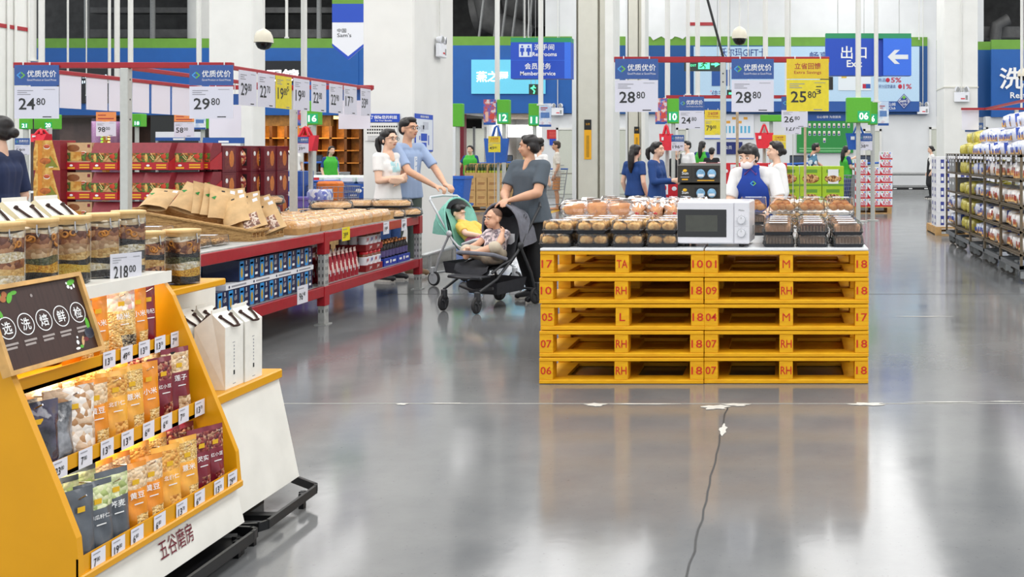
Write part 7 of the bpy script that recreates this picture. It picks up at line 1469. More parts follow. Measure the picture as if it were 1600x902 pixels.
# ---- the woman with the dark stroller
Yg = 10.15
person('woman in slate tee and black trousers, hair tied up, leaning on dark stroller', grd(828, Yg), -.5, 1.575, J=dict(
    shL=(.17, -.0, 1.275), shR=(-.17, .0, 1.275), elL=(.21, -.13, 1.03), elR=(-.2, -.12, 1.02), wrL=(.03, -.31, .965), wrR=(-.03, -.29, .97), ankL=(.1, .02, .08), ankR=(-.12, .16, .08), toeR=(-.16, .0, .035)), hands={'L': (-.7, -.6, -.2), 'R': (.5, -.8, -.2)}, palms={'L': (0, .2, -1), 'R': (0, .2, -1)}, curls=(.5, .5), shirt=TEEG, bust=False, vneck=.02, sleeve=.72, pants=PANB, shoes=SHOEK, hair='bun', vox=.009, bulk=1.27, head_yaw=-.95, head_pitch=.08, hem=.72, skin=SKINT, hemflare=1.1)
# ---- strollers
FRB = M('frame_charcoal', (50, 52, 56), .45, var=0); FABD = M('fabric_charcoal', (112, 114, 124), .85, var=.06, scale=25, bump=.15); FABK = M('fabric_dark', (48, 50, 56), .85, var=.06, scale=25, bump=.15); MINT = M('fabric_mint', (134, 200, 184), .8, var=.03); FRG = M('frame_grey', (196, 200, 204), .4, .2, var=0); TYRE = M('tyre_rubber', (44, 44, 46), .7)
def stroller(label, loc, rz, frame, fab, hood, lining, wheelm, hoodang=(172, 148, 124, 102, 84)):
    t = thing('stroller', label, 'stroller', loc, rz)      # faces -Y
    b = MB()
    for s in (-1, 1):
        x = s*.225
        b.tube([(x, .42, .9), (x, .3, .74), (x, .12, .5), (x, -.14, .28), (x*.95, -.34, .19)], .0125, frame, 8)       # handle to front leg
        b.tube([(x, .16, .55), (x, .3, .3), (x, .36, .13)], .0125, frame, 8)                                         # rear leg
        b.tube([(x, .06, .44), (x, -.08, .4), (x, -.2, .34)], .011, frame, 8)
        b.ball((x*1.05, .15, .56), (.022, .035, .035), frame, 12, 8)
    b.tube([(-.225, .42, .9), (-.2, .45, .935), (0, .465, .945), (.2, .45, .935), (.225, .42, .9)], .014, frame, 8)
    b.tube([(-.225, .36, .14), (.225, .36, .14)], .011, frame, 8); b.tube([(-.2, -.16, .2), (0, -.2, .17), (.2, -.16, .2)], .014, frame, 8); b.tube([(-.2, -.3, .3), (0, -.34, .3), (.2, -.3, .3)], .012, frame, 8)
    b.build('frame', t)
    # seat: sling from back to footrest
    q = MB(); prof = [(.3, .8), (.22, .62), (.13, .44), (.06, .375), (-.04, .365), (-.17, .37), (-.2, .36), (-.22, .31)]
    vs = []
    for (y, z) in prof:
        for i in range(7): u = i/6*2-1; vs.append((u*.2, y-.05*(abs(u)**3)*(1 if z > .45 else .3), z+.045*(abs(u)**3)))
    n0 = len(vs); vs += [(v[0]*1.02, v[1]+.02, v[2]-.022) for v in vs]
    fs = [(j*7+i, j*7+i+1, (j+1)*7+i+1, (j+1)*7+i) for j in range(len(prof)-1) for i in range(6)]
    q.add(vs, fs+[tuple(n0+k for k in f[::-1]) for f in fs], fab, True); q.build('seat', t)
    q = MB(); q.bx(-.19, .19, -.33, -.17, .295, .318, fab, .01); q.build('footrest', t)
    # hood: fan of fabric from the back over the head
    q = MB()
    arcs = []
    for a in (math.radians(v) for v in hoodang):
        ar = []
        for i in range(15):
            u = i/14*math.pi; hx = .235*math.cos(u); hr = math.sin(u)**.55
            ar.append((hx, .17-.34*hr*math.cos(a), .54+.4*hr*math.sin(a)))
        arcs.append(ar)
    vs = [p for ar in arcs for p in ar]; fs = [(j*15+i, j*15+i+1, (j+1)*15+i+1, (j+1)*15+i) for j in range(4) for i in range(14)]
    n0 = len(vs); c0 = V((0, .17, .56)); vi = [tuple(c0+(V(v)-c0)*.965) for v in vs]
    q.add(vs, fs, hood, True); q.add(vi, [f[::-1] for f in fs], lining, True); q.tube(arcs[-1], .013, hood, 7); q.tube(arcs[2], .009, hood, 6); q.build('hood', t)
    q = MB(); q.tube([(-.225, -.02, .45), (-.215, -.17, .5), (-.12, -.255, .515), (0, -.275, .52), (.12, -.255, .515), (.215, -.17, .5), (.225, -.02, .45)], .018, FABD if hood is FABD else frame, 9); q.build('bumper_bar', t, 'padded bumper bar')
    q = MB(); vs = [(-.19, .28, .26), (.19, .28, .26), (.19, -.1, .24), (-.19, -.1, .24), (-.17, .26, .14), (.17, .26, .14), (.17, -.08, .13), (-.17, -.08, .13)]; q.add(vs, [(4, 5, 6, 7), (0, 1, 5, 4), (1, 2, 6, 5), (2, 3, 7, 6), (3, 0, 4, 7)], FABK); q.build('storage_basket', t, 'black fabric basket')
    def wheel(x, y, r, w, tw=0):
        g = MB(); X = Matrix.Translation((x, y, r+.001)) @ Matrix.Rotation(tw, 4, 'Z') @ Matrix.Rotation(math.pi/2, 4, 'Y'); g.torus((0, 0, 0), r-.014, .0145, TYRE, 26, 8, X); g.cone((0, 0, -w/2), (0, 0, w/2), r*.74, r*.74, wheelm, 22, True, X); g.cone((0, 0, -w/2-.004), (0, 0, w/2+.004), r*.22, r*.22, frame, 12, True, X)
        for k in range(3): a = k*2.09; g.cone((r*.2*math.cos(a), r*.2*math.sin(a), w/2+.003), (r*.7*math.cos(a), r*.7*math.sin(a), w/2+.003), .009, .009, frame, 6, True, X)
        o = g.build('wheel', t); f = MB(); f.tube([(x, y+.01, r), (x*.98, y+.02, r*2+.02)], .012, frame, 7); f.bx(x-.025, x+.025, y-.01, y+.03, r*1.5, r*2+.04, frame, .006); f.build('wheel_fork', o)
    for s in (-1, 1):
        wheel(s*.2, -.36, .075, .03, .25); wheel(s*.225, .37, .08, .03)
    q = MB(); q.bx(-.09, .02, .0+.1, .12, .6, .7, LABW) if False else q.bx(.05, .13, .185, .19, .56, .66, LABW); q.build('care_label', t)
    return t
# dark stroller ahead of the slate-tee woman
ds = stroller('dark charcoal stroller with arched hood holding a baby facing the camera', (PX(766, 9.75), 9.72, 0), -.5, FRB, FABK, FABD, FABK, FRB)
ms = stroller('pale green and grey reclining stroller with a child in yellow', (PX(735, 11.1), 11.3, 0), 1.12, FRG, MINT, MINT, M('lining_silver', (150, 152, 160), .7), FRG, (178, 160, 142, 124, 108))
# ---- the two small children, each one continuous body
def child(label, loc, rz, J, shirt, pants, hair, vox, head_yaw, head_pitch, hs, skin=SKIN, plen=.8, slv=.7, roll=0):
    t = thing('person', label, 'person', loc, rz); D = {k: V(v) for k, v in J.items()}; b = MB(); g = MB(); q = MB()
    cap(b, D['pelvis'], D['chest'], .075, .075); cap(b, D['chest'], D['neck'], .06, .035); cap(b, D['neck'], D['head'], .036, .036)
    for x in (-.03, .03): cap(g, D['pelvis']+V((x, 0, .02)), D['chest']+V((x, 0, 0)), .082, .08); cap(g, D['chest']+V((x, 0, 0)), D['neck']-V((0, 0, .02)), .07, .045)
    for x in (-.04, .04): cap(q, D['pelvis']+V((x, 0, .0)), D['pelvis']+V((x, -.02, -.01)), .088, .088)
    for s, k in (('L', 1), ('R', -1)):
        cap(b, D['chest']+V((k*.05, 0, .02)), D['sh'+s], .04, .036); cap(b, D['sh'+s], D['el'+s], .033, .03); cap(b, D['el'+s], D['wr'+s], .031, .022); hand(b, D['wr'+s], D['wr'+s]-D['el'+s]+V((0, 0, .001)), V((-k*.6, -.3, -.5)), k, .7, .58)
        cap(b, D['hip'+s], D['knee'+s], .055, .045); cap(b, D['knee'+s], D['ank'+s], .044, .03); cap(b, D['ank'+s], D['toe'+s], .028, .02)
        for i in range(5): cap(b, D['toe'+s]+V(((i-2)*.009, 0, 0)), D['toe'+s]+V(((i-2)*.011, -.016, .004)), .007, .006, n=8)
        cap(g, D['chest']+V((k*.05, 0, .02)), D['sh'+s], .05, .048); cap(g, D['sh'+s], D['sh'+s].lerp(D['el'+s], slv), .046, .043, 1); cap(q, D['hip'+s], D['knee'+s], .068, .058); 
        if plen > .5: cap(q, D['knee'+s], D['knee'+s].lerp(D['ank'+s], (plen-.5)*2), .057, .05, 1)
    head(t, b, D['head'], head_yaw, head_pitch, hs, skin, hair, vox, roll=roll, baby=True); remesh(b, 'body', skin, t, vox, 4); remesh(g, 'shirt', shirt, t, vox, 3); remesh(q, 'trousers', pants, t, vox, 3); return t
BABYT = MV('baby_tee_print', ((226, 190, 200), (240, 226, 228), (90, 84, 96), (236, 210, 214)), 28, .8, 'noise', .1)
child('baby with shaved head in dark stroller, hand at ear, bare feet', (ds.location.x, ds.location.y, .4), -.5, dict(pelvis=(0, .06, .075), chest=(0, .1, .22), neck=(0, .1, .305), head=(-.01, .06, .4), shL=(.1, .1, .26), shR=(-.1, .1, .26), elL=(.17, -.05, .2), elR=(-.14, .0, .17), wrL=(.155, .0, .27), wrR=(-.13, -.13, .14), hipL=(.07, .04, .07), hipR=(-.07, .04, .07), kneeL=(.16, -.1, .16), kneeR=(-.15, -.13, .12), ankL=(.03, -.2, .11), ankR=(-.05, -.235, .08), toeL=(-.03, -.24, .125), toeR=(-.0, -.26, .155)), BABYT, M('baby_trousers', (200, 188, 168), .85, var=.03), 'crop' if False else None, .0065, -.22, .0, .19, skin=M('skin_baby', (226, 176, 146), .5, var=.02), plen=.62, slv=.6)
# thin baby hair
bh = [o for o in COL.objects if o.name.startswith('person')][-1]
c = MB(); R0 = Matrix.Translation((-.01, .06, .4)) @ Matrix.Rotation(-.22, 4, 'Z') @ Matrix.Scale(.19/.23, 4)
c.ball((0, .02, .042), (.0735, .086, .077), HAIRM, 18, 12, X=R0); remesh(c, 'hair', M('hair_stubble', (120, 92, 78), .8, var=.1, scale=90), bh, .006, 2)
child('small child with dark hair in yellow shirt lying back in pale green stroller', (ms.location.x, ms.location.y, .4), 1.12, dict(pelvis=(0, .0, .07), chest=(0, .14, .2), neck=(0, .2, .29), head=(0, .25, .36), shL=(.11, .12, .23), shR=(-.11, .12, .23), elL=(.15, -.0, .16), elR=(-.15, -.0, .16), wrL=(.09, -.12, .14), wrR=(-.09, -.12, .14), hipL=(.06, -.02, .06), hipR=(-.06, -.02, .06), kneeL=(.08, -.2, .1), kneeR=(-.08, -.2, .1), ankL=(.08, -.25, -.04), ankR=(-.08, -.25, -.04), toeL=(.08, -.31, -.06), toeR=(-.08, -.31, -.06)), M('child_yellow', (236, 196, 92), .85, var=.03), M('child_trousers', (186, 110, 130), .85, var=.1), 'short', .007, .35, .25, .18, plen=.9, slv=.7)
# ---- staff and shoppers farther away
def ex_apron(t, D, S):
    b = MB(); pe, ch = D['pelvis'], D['chest']; y = -.125*S
    pts = [(-.075, .12, .0), (.075, .12, 0), (.15, -.08, 0), (.16, -.5, 0), (-.16, -.5, 0), (-.15, -.08, 0)]
    fr = lambda x, z: V((ch.x+x*S, ch.y+y-.02*S-.006+(pe.y-ch.y)*min(1, max(0, -z/.35))+.9*x*x, ch.z+z*S))
    n = 8; vs = []; rows = [(.13, .07), (.02, .085), (-.06, .14), (-.2, .15), (-.35, .155), (-.5, .155)]
    for z, w in rows:
        for i in range(n+1): vs.append(fr((i/n*2-1)*w, z))
    k0 = len(vs); vs += [v+V((0, .008, 0)) for v in vs]
    fs = [(j*(n+1)+i, j*(n+1)+i+1, (j+1)*(n+1)+i+1, (j+1)*(n+1)+i) for j in range(5) for i in range(n)]
    b.add(vs, fs+[tuple(k0+q for q in f[::-1]) for f in fs], APR, True)
    c = fr(0.02, -.03)-V((0, .004, 0)); diamond(b, c, XD, ZD, .028); b.tube([fr(-.07, .13), D['neck']+V((-.06*S, -.03, .0))], .009*S, APR, 6); b.tube([fr(.07, .13), D['neck']+V((.06*S, -.03, 0))], .009*S, APR, 6); b.build('apron', t, 'blue apron with small diamond badge')
    b = MB(); pl = M('lanyard_purple', (110, 70, 150), .6); b.tube([D['neck']+V((-.055*S, .0, .02)), D['neck']+V((-.05*S, -.09*S, -.06*S)), fr(0, .1)-V((0, .01, 0)), D['neck']+V((.05*S, -.09*S, -.06*S)), D['neck']+V((.055*S, 0, .02))], .007, pl, 6); b.build('lanyard', t, 'purple lanyard')
def ex_vest(t, D, S):
    g = MB(); c = D['chest']; w = D['waist']; hx = (D['shL']-D['shR']).normalized()
    for s in (-1, 0, 1): cap(g, D['pelvis']+hx*(s*.07*S), w+hx*(s*.06*S), .125*S, .118*S); cap(g, w+hx*(s*.06*S), c+hx*(s*.08*S), .118*S, .122*S); cap(g, c+hx*(s*.08*S), c.lerp(D['neck'], .5)+hx*(s*.08*S), .122*S, .085*S)
    remesh(g, 'vest', VESTG, t, .013, 3)
person('baker in white coat, blue apron and mouth mask bending over the bread table', (PX(1180, 9.35), 9.4, 0), -.22, 1.62, J=dict(pelvis=(0, .16, .92), waist=(0, .08, 1.05), chest=(0, -.02, 1.17), neck=(0, -.09, 1.275), head=(-.015, -.165, 1.37), shL=(.165, -.03, 1.215), shR=(-.165, -.03, 1.215), elL=(.245, -.1, .99), elR=(-.2, -.12, .98), wrL=(.18, -.3, .9), wrR=(-.14, -.33, .86), hipL=(.078, .16, .86), hipR=(-.078, .16, .86), ankL=(.09, .1, .085), ankR=(-.09, .1, .085), toeL=(.1, -.06, .035), toeR=(-.1, -.06, .035), kneeL=(.08, .1, .47), kneeR=(-.08, .1, .47)),
       shirt=COATW, sleeve=.85, pants=PANB, hair='bob', vox=.009, head_yaw=-.28, head_pitch=.22, headkw=dict(mask=True), extra=ex_apron, bust=False, bulk=1.12, hem=.55)
person('second baker with black cap and white coat standing behind the first', (PX(1213, 11.6), 11.6, 0), -1.25, 1.53, shirt=COATW, sleeve=1.7, pants=PANB, hair='bunlow', vox=.012, headkw=dict())
person('woman in navy tee cut off by the left frame edge, behind the tables', (PX(-9, 7.9), 7.95, 0), -1.45, 1.68, shirt=NAVY, sleeve=.9, pants=PANB, hair='bunlow', vox=.01, bulk=1.14)
person('staff woman in navy uniform with long hair, seen from behind', grd(992, 15.4), 2.6, 1.52, shirt=UNI, sleeve=.6, pants=PANB, hair='long', vox=.012, hem=.6)
person('staff woman in navy long-sleeved uniform with ponytail facing right', grd(1026, 14.2), 1.25, 1.55, J=dict(elL=(.2, -.02, 1.02), elR=(-.2, -.05, 1.02), wrL=(.1, -.26, 1.02), wrR=(-.06, -.27, 1.04)), shirt=UNI, sleeve=1.9, pants=PANB, hair='pony', vox=.012, hem=.62)
b = [o for o in COL.objects if o.name.startswith('person')][-1]
q = MB(); diamond(q, V((.205, .02, 1.17)), V((0, -1, 0)), ZD, .05); q.build('sleeve_badge', b, 'blue and green sleeve badge')
def ex_strap(t, D, S): b = MB(); b.tube([D['shR']+V((0, -.07, .02)), D['chest']+V((-.08, -.14, -.1)), D['waist']+V((-.12, -.1, -.08))], .014, BLACK, 6); b.build('strap', t)
person('man in patterned white tee and orange shorts standing barefoot by the far door', grd(870, 26), -1.35, 1.68, shirt=M('tee_spotted', (232, 226, 216), .8, var=.07, scale=22), sleeve=.85, pants=M('shorts_orange', (222, 150, 84), .75, var=.05), pleg=.5, shoes=None, hair='short', vox=.014, fem=False, skin=SKINT, headkw=dict(hairm=M('hair_cropped', (70, 58, 50), .7, var=.1)), hem=.7)
person('person in plain white tee behind the slate-tee woman', grd(843, 22), 2.6, 1.62, shirt=TEEW, sleeve=.8, pants=PANB, hair='short', vox=.014, fem=False)
person('cashier in green vest and navy shirt beside the far blue bins', grd(735, 27), -.1, 1.58, J=dict(wrR=(-.33, -.1, .86), elR=(-.27, .0, 1.08), wrL=(.2, -.24, 1.08)), shirt=UNI, sleeve=.7, pants=PANB, hair='bunlow', vox=.014, extra=ex_vest)
person('man in blue plaid shirt leaning at the far checkout', grd(1270, 24.2), 1.9, 1.62, J=dict(head=(0, -.08, 1.5), wrL=(.2, -.42, 1.0), elL=(.22, -.2, 1.16)), shirt=MV('plaid_shirt', ((34, 60, 90), (90, 140, 170), (220, 230, 236), (40, 90, 120)), 14, .8, 'voronoi', 0), sleeve=.7, pants=PANB, hair='short', vox=.014, fem=False, skin=SKINT)
person('cashier in green vest with ponytail reaching over the far checkout', grd(1322, 24.8), 2.0, 1.56, J=dict(elL=(.28, -.12, 1.2), wrL=(.3, -.38, 1.28), elR=(-.2, -.02, 1.06), wrR=(-.1, -.2, 1.0)), shirt=UNI, sleeve=.7, pants=PANB, hair='long', vox=.014, extra=ex_vest)
person('woman in black pinafore and white tee walking by the right pillar', grd(1455, 32.5), -1.4, 1.6, shirt=TEEW, sleeve=.7, pants=PANB, hair='bunlow', vox=.014, extra=lambda t, D, S: [lambda g: [cap(g, D['pelvis']+V((0, 0, -.45*S)), D['pelvis'], .17*S, .14*S), cap(g, D['pelvis'], D['chest']-V((0, 0, .04)), .14*S, .12*S), remesh(g, 'pinafore', PANB, t, .015, 3)]][0](MB()))
person('shopper in white tee with dark straps in front of the gold shop', grd(459, 27), .9, 1.72, shirt=TEEW, sleeve=.8, pants=PANB, hair='short', vox=.015, fem=False, extra=ex_strap)
person('cashier with long hair and green vest near the lane sixteen lantern', grd(516, 26), .9, 1.54, J=dict(head=(0, -.06, 1.45)), shirt=UNI, sleeve=.8, pants=PANB, hair='long', vox=.014, extra=ex_vest)
person('woman with long hair and green vest behind the red cartons', grd(1097, 26), 2.7, 1.68, shirt=UNI, sleeve=.8, pants=PANB, hair='long', vox=.014, extra=ex_vest)
person('man in white coat and dark strap behind the red tote bag', grd(1074, 24), -.9, 1.66, shirt=COATW, sleeve=1.8, pants=PANB, hair='short', vox=.014, fem=False, extra=ex_strap)
person('person in black with pale lanyard left of the white-coated man', grd(1058, 25), .1, 1.5, shirt=M('shirt_black', (30, 30, 34), .8), sleeve=1.6, pants=PANB, hair='short', vox=.015)
person('dark-haired shopper half hidden behind the red cartons', grd(1112, 25), 3.0, 1.52, shirt=PANB, sleeve=.9, pants=PANB, hair='short', vox=.015)
# ================================================================ GOODS AND FITTINGS IN THE MIDDLE DISTANCE
CARD = M('cardboard', (200, 160, 104), .7, var=.05, scale=6); GBOT = M('bottle_green', (34, 60, 30), .15, var=.05); CAPG = M('cap_green', (20, 70, 40), .4); LBY = M('bottle_label_lime', (180, 190, 60), .5)
under_pallet('raw wood pallet under the brown bottle cartons', PX(727, 25.5), PX(802, 25.5), 25.4, 1.0, .14)
def bcart():
    t = thing('bottle_carton', 'x', 'carton'); b = MB(); b.bx(-.128, .128, -.2, .2, 0, .33, CARD, .003); b.bx(-.08, .08, -.2015, -.2, .2, .215, MATS['print_brown']); b.bx(-.09, .07, -.2015, -.2, .17, .185, MATS['print_brown']); b.bx(-.1, .1, -.2015, -.2, .03, .045, MATS['print_brown']); b.build('carton_body', t); return t
bc = None
for r_ in range(2):
    for c_ in range(4): bc = place(bc, bcart, PX(735.5, 25.5)+.27*c_, 25.65, .141+r_*.331, 'brown bottle carton, %s layer, %s from the left' % (LV[r_], ORD[c_]), 'brown bottle cartons')
def bopen():
    t = thing('open_bottle_carton', 'x', 'carton'); b = MB(); b.bx(-.128, .128, -.2, .2, 0, .03, CARD); b.bx(-.128, .128, -.2, -.19, 0, .12, CARD); b.bx(-.128, .128, .19, .2, 0, .34, CARD)
    for s in (-1, 1): b.bx(s*.128-.006, s*.128+.006, -.2, .2, 0, .3, CARD)
    b.build('carton_body', t)
    for i in range(3):
        for j in range(2):
            q = MB(); q.lathe([(.001, .03), (.034, .03), (.034, .2), (.014, .26), (.014, .31), (.001, .31)], GBOT, 12, (-.08+i*.08, -.14+j*.12, 0)); q.lathe([(.0345, .09), (.0345, .17)], LBY, 12, (-.08+i*.08, -.14+j*.12, 0)); q.lathe([(.016, .29), (.016, .325), (.001, .326)], CAPG, 10, (-.08+i*.08, -.14+j*.12, 0)); q.build('bottle', t)
    return t
bo = None
for c_ in range(4): bo = place(bo, bopen, PX(735.5, 25.5)+.27*c_, 25.65, .141+2*.331, 'open carton of dark green bottles on the brown stack, %s from the left' % ORD[c_], 'open bottle cartons')
BINB = M('bin_blue', (36, 96, 190), .45, var=.05)
for i, (z, h) in enumerate(((0.12, .28), (.42, .52))):
    t = thing('blue_bin', 'blue plastic bin beside the big column, %s of two' % ('lower', 'upper')[i], 'bin', (PX(708, 21), 21, z)); b = MB(); loft(b, [(rrect(.5, .5, .05), 0), (rrect(.6, .6, .06), h-.05), (rrect(.64, .64, .06), h-.05), (rrect(.64, .64, .06), h), (rrect(.58, .58, .05), h), (rrect(.46, .46, .05), .03)], BINB, False, True, True); b.build('bin_body', t)
    if i == 0: b = MB(); b.bx(-.22, .22, -.22, .22, -.12, 0, BLACK, .01); b.build('dolly', t)
def cart(label, x, Y, rz, fill=None):
    t = thing('shopping_cart', label, 'shopping cart', (PX(x, Y), Y, 0), rz); W = M('cart_wire', (150, 156, 164), .35, .6)
    b = MB()
    def bz(y): return (.45, .95)
    for s in (-1, 1):
        for k in range(7): z = .5+k*.075; b.tube([(s*(.22+.03*k/6), -.38-.012*k, z), (s*(.27+.03*k/6), .42, z)], .0045, W, 5)
        for k in range(10): y = -.38+k*.085; b.tube([(s*(.22+.005*k), y, .5), (s*(.25+.005*k), y-.05, .95)], .0045, W, 5)
    for k in range(7): z = .5+k*.075; b.tube([(-.22-.03*k/6, -.38-.012*k, z), (.22+.03*k/6, -.38-.012*k, z)], .0045, W, 5); b.tube([(-.27-.03*k/6, .42, z), (.27+.03*k/6, .42, z)], .0045, W, 5)
    for k in range(8): x_ = -.22+k*.063; b.tube([(x_, -.38, .5), (x_*1.15, .42, .5)], .0045, W, 5); b.tube([(x_, -.38, .5), (x_*1.1, -.45, .95)], .0045, W, 5)
    b.build('wire_basket', t)
    b = MB()
    for s in (-1, 1): b.tube([(s*.29, .52, 1.0), (s*.28, .42, .6), (s*.26, .4, .35), (s*.24, .3, .16), (s*.2, -.4, .16)], .012, W, 7)
    b.tube([(-.25, .4, .3), (.25, .4, .3)], .01, W, 6); b.build('frame', t)
    b = MB(); b.tube([(-.3, .52, 1.0), (.3, .52, 1.0)], .018, BINB, 8); b.build('handle', t, 'blue handle')
    for s in (-1, 1):
        for y in (-.38, .32): b = MB(); b.cone((s*.21-.014, y, .062), (s*.21+.014, y, .062), .061, .061, TYRE, 16); b.tube([(s*.21, y, .06), (s*.21, y, .17)], .012, W, 6); b.build('wheel', t)
    if fill: b = MB(); loft(b, [(rrect(.38, .66, .06), .52), (rrect(.44, .74, .06), .86), (rrect(.3, .5, .06), .9)], fill, True, True, True); b.build('cart_liner', t)
    return t
cart('grey wire shopping cart held by the barefoot man', 853, 25.6, -.3); cart('shopping cart full of red and blue goods at the far checkout', 1298, 21.5, .9, M('cart_goods_blue', (40, 60, 130), .6, var=.3, scale=6)); cart('wire shopping cart in front of the pale packs near the column', 516, 14.6, .7)
for k, (px, m, n) in enumerate(((514, M('box_orange', (226, 120, 40), .5), 'orange'), )):
    t = thing('orange_pack', 'orange pack lying in the shopping cart near the column', 'pack', (PX(516, 14.6), 14.6, .515)); b = MB(); b.bx(-.15, .15, -.12, .12, 0, .5, m, .03); b.bx(-.08, .08, -.121, -.12, .1, .4, LABW); b.build('pack_body', t)
# black snack cartons, red cartons and green cartons behind the bakery table
under_pallet('raw wood pallet carrying the black snack cartons', PX(1058, 12.6), PX(1128, 12.6), 12.5, .5, .6)
SNK = M('carton_soot', (52, 50, 46), .55, var=.04)
def scart():
    t = thing('snack_carton', 'x', 'carton'); b = MB(); b.bx(-.25, .25, -.2, .2, 0, .195, SNK, .003); b.bx(-.085, -.083, -.202, -.2, 0, .195, BLACK); b.rect((-.05, -.2012, .05), XD, ZD, .27, .12, M('carton_hollow', (30, 30, 32), .5))
    for k in range(2): b.ball((.02+k*.13, -.2, .105), (.055, .006, .055), M('bag_print_blue', (130, 180, 216), .35, var=.15, scale=20), 10, 8); b.rect((-.015+k*.13, -.208, .07), XD, ZD, .07, .03, LABW)
    b.ball((-.165, -.2, .14), (.026, .002, .018), M('print_sun', (240, 190, 40), .5), 10, 6); b.text('Sun', (-.2, -.203, .095), XD, ZD, .035, WTX, .075, .01); b.rect((-.215, -.2012, .06), XD, ZD, .1, .012, INKL); b.rect((-.2, -.2012, .03), XD, ZD, .07, .016, YTX); b.rect((-.02, -.2012, .02), XD, ZD, .2, .012, YTX); b.build('carton_body', t)
    q = MB(); q.prism([(-.2, .195), (.2, .195), (.2, .225), (-.2, .2)], 0, -.25, .25, SNK); q.build('torn_lid', t); return t
sc_ = None
for r_ in range(3): sc_ = place(sc_, scart, PX(1093, 12.6), 12.72, .601+r_*.226-(0 if r_ < 2 else 0), 'black snack carton with blue bags and sun mark, %s from below' % ORD[r_], 'black snack cartons')
REDB = M('carton_red', (206, 36, 48), .45, var=.03)
def rcart():
    t = thing('red_carton', 'x', 'carton'); b = MB(); b.bx(-.14, .14, -.12, .12, 0, .22, REDB, .003); b.bx(-.14, -.01, -.121, -.12, .02, .2, LABW); b.ball((-.075, -.121, .11), (.045, .002, .05), REDB, 10, 6); b.ball((.075, -.121, .1), (.035, .002, .03), LABW, 10, 6); b.bx(-.05, .05, -.04, .04, .22, .235, LABW); b.build('carton_body', t); return t
rc_ = None
for r_ in range(5):
    for c_ in range(5): rc_ = place(rc_, rcart, PX(1096, 16)+.285*c_, 16.2, .142+r_*.2212, 'red and white carton behind the baker, layer %s, column %s' % (ORD[r_], ORD[c_]), 'red cartons behind the bakery')
under_pallet('raw wood pallet under the red and white cartons', PX(1096, 16)-.15, PX(1096, 16)+1.3, 16.05, .6, .141)
for r_ in range(4):
    for c_ in range(2): rc_ = place(rc_, None, PX(1045, 14.6)+.282*c_-.02, 14.9, .142+r_*.2212, 'red carton left of the black snack cartons, layer %s, column %s' % (ORD[r_], ORD[c_]), 'red cartons left of the black ones')
under_pallet('raw wood pallet under the red cartons left of the black ones', PX(1045, 14.6)-.17, PX(1045, 14.6)+.42, 14.75, .6, .141)
LIME = M('carton_lime', (168, 204, 40), .45, var=.03)
def lcart():
    t = thing('lime_carton', 'x', 'carton'); b = MB(); b.bx(-.165, .165, -.15, .15, 0, .3, LIME, .003); b.ball((0, -.15, .11), (.13, .006, .07), MV('print_nuts', ((150, 96, 50), (196, 146, 90), (110, 66, 36), (220, 180, 120)), 40, .5, 'voronoi', 0), 12, 8); b.bx(-.1, .1, -.1515, -.15, .2, .25, GREENB); b.bx(-.16, .16, -.1515, -.15, .0, .03, GREENB); b.build('carton_body', t); return t
lc_ = None
for r_ in range(3):
    for c_ in range(3): lc_ = place(lc_, lcart, PX(1232, 16.4)+.338*c_, 16.4, .295+r_*.3012, 'lime green nut carton, layer %s, column %s' % (ORD[r_], ORD[c_]), 'lime green nut cartons')
under_pallet('raw wood pallet under the lime green nut cartons', PX(1232, 16.4)-.17, PX(1232, 16.4)+.86, 16.2, .5, .294)
t = thing('paper_notice', 'white paper notice taped on the lime carton at the right', 'notice', (PX(1232, 16.4)+.68, 16.246, .93)); b = MB(); b.bx(-.08, .08, 0, .002, 0, .22, LABW); b.build('paper', t)
# red and white confectionery cartons on a pallet
under_pallet('raw wood pallet under the red and white printed cartons', PX(1335, 24.6), PX(1393, 24.6), 24.55, .9, .16)
def kcart():
    t = thing('printed_carton', 'x', 'carton'); b = MB(); w = .142; b.bx(-w, w, -.15, .15, 0, .178, LABW, .002); b.bx(-w, w, -.1515, -.15, 0, .035, REDB); b.prism([(-w, .035), (-w+.06, .035), (-w, .11)], 1, -.1515, -.15, REDB); b.text('KnB', (-w+.07, -.1525, .045), XD, ZD, .085, WTX if False else M('print_rose', (206, 60, 90), .5), .17, .02)
    for k, c in enumerate((GRN, M('print_rose', (206, 60, 90)), YTX, SB2)): b.ball((-w+.05+k*.06, -.1515, .15), (.02, .001, .012), c, 8, 6)
    b.bx(w, w+.001, -.15, .15, 0, .04, REDB); b.build('carton_body', t); return t
kc = None
for r_ in range(5):
    for c_ in range(3): kc = place(kc, kcart, PX(1345.5, 24.6)+.288*c_, 24.72, .161+r_*.18, 'red and white printed carton, layer %s, column %s' % (ORD[r_], ORD[c_]), 'red and white printed cartons')
for c_, (x, z) in enumerate(((0, 5), (2, 5), (2, 6))): place(kc, None, PX(1345.5, 24.6)+.288*x, 24.72, .161+z*.18, 'loose printed carton on top of the pallet stack, %s of three' % ORD[c_], 'red and white printed cartons')
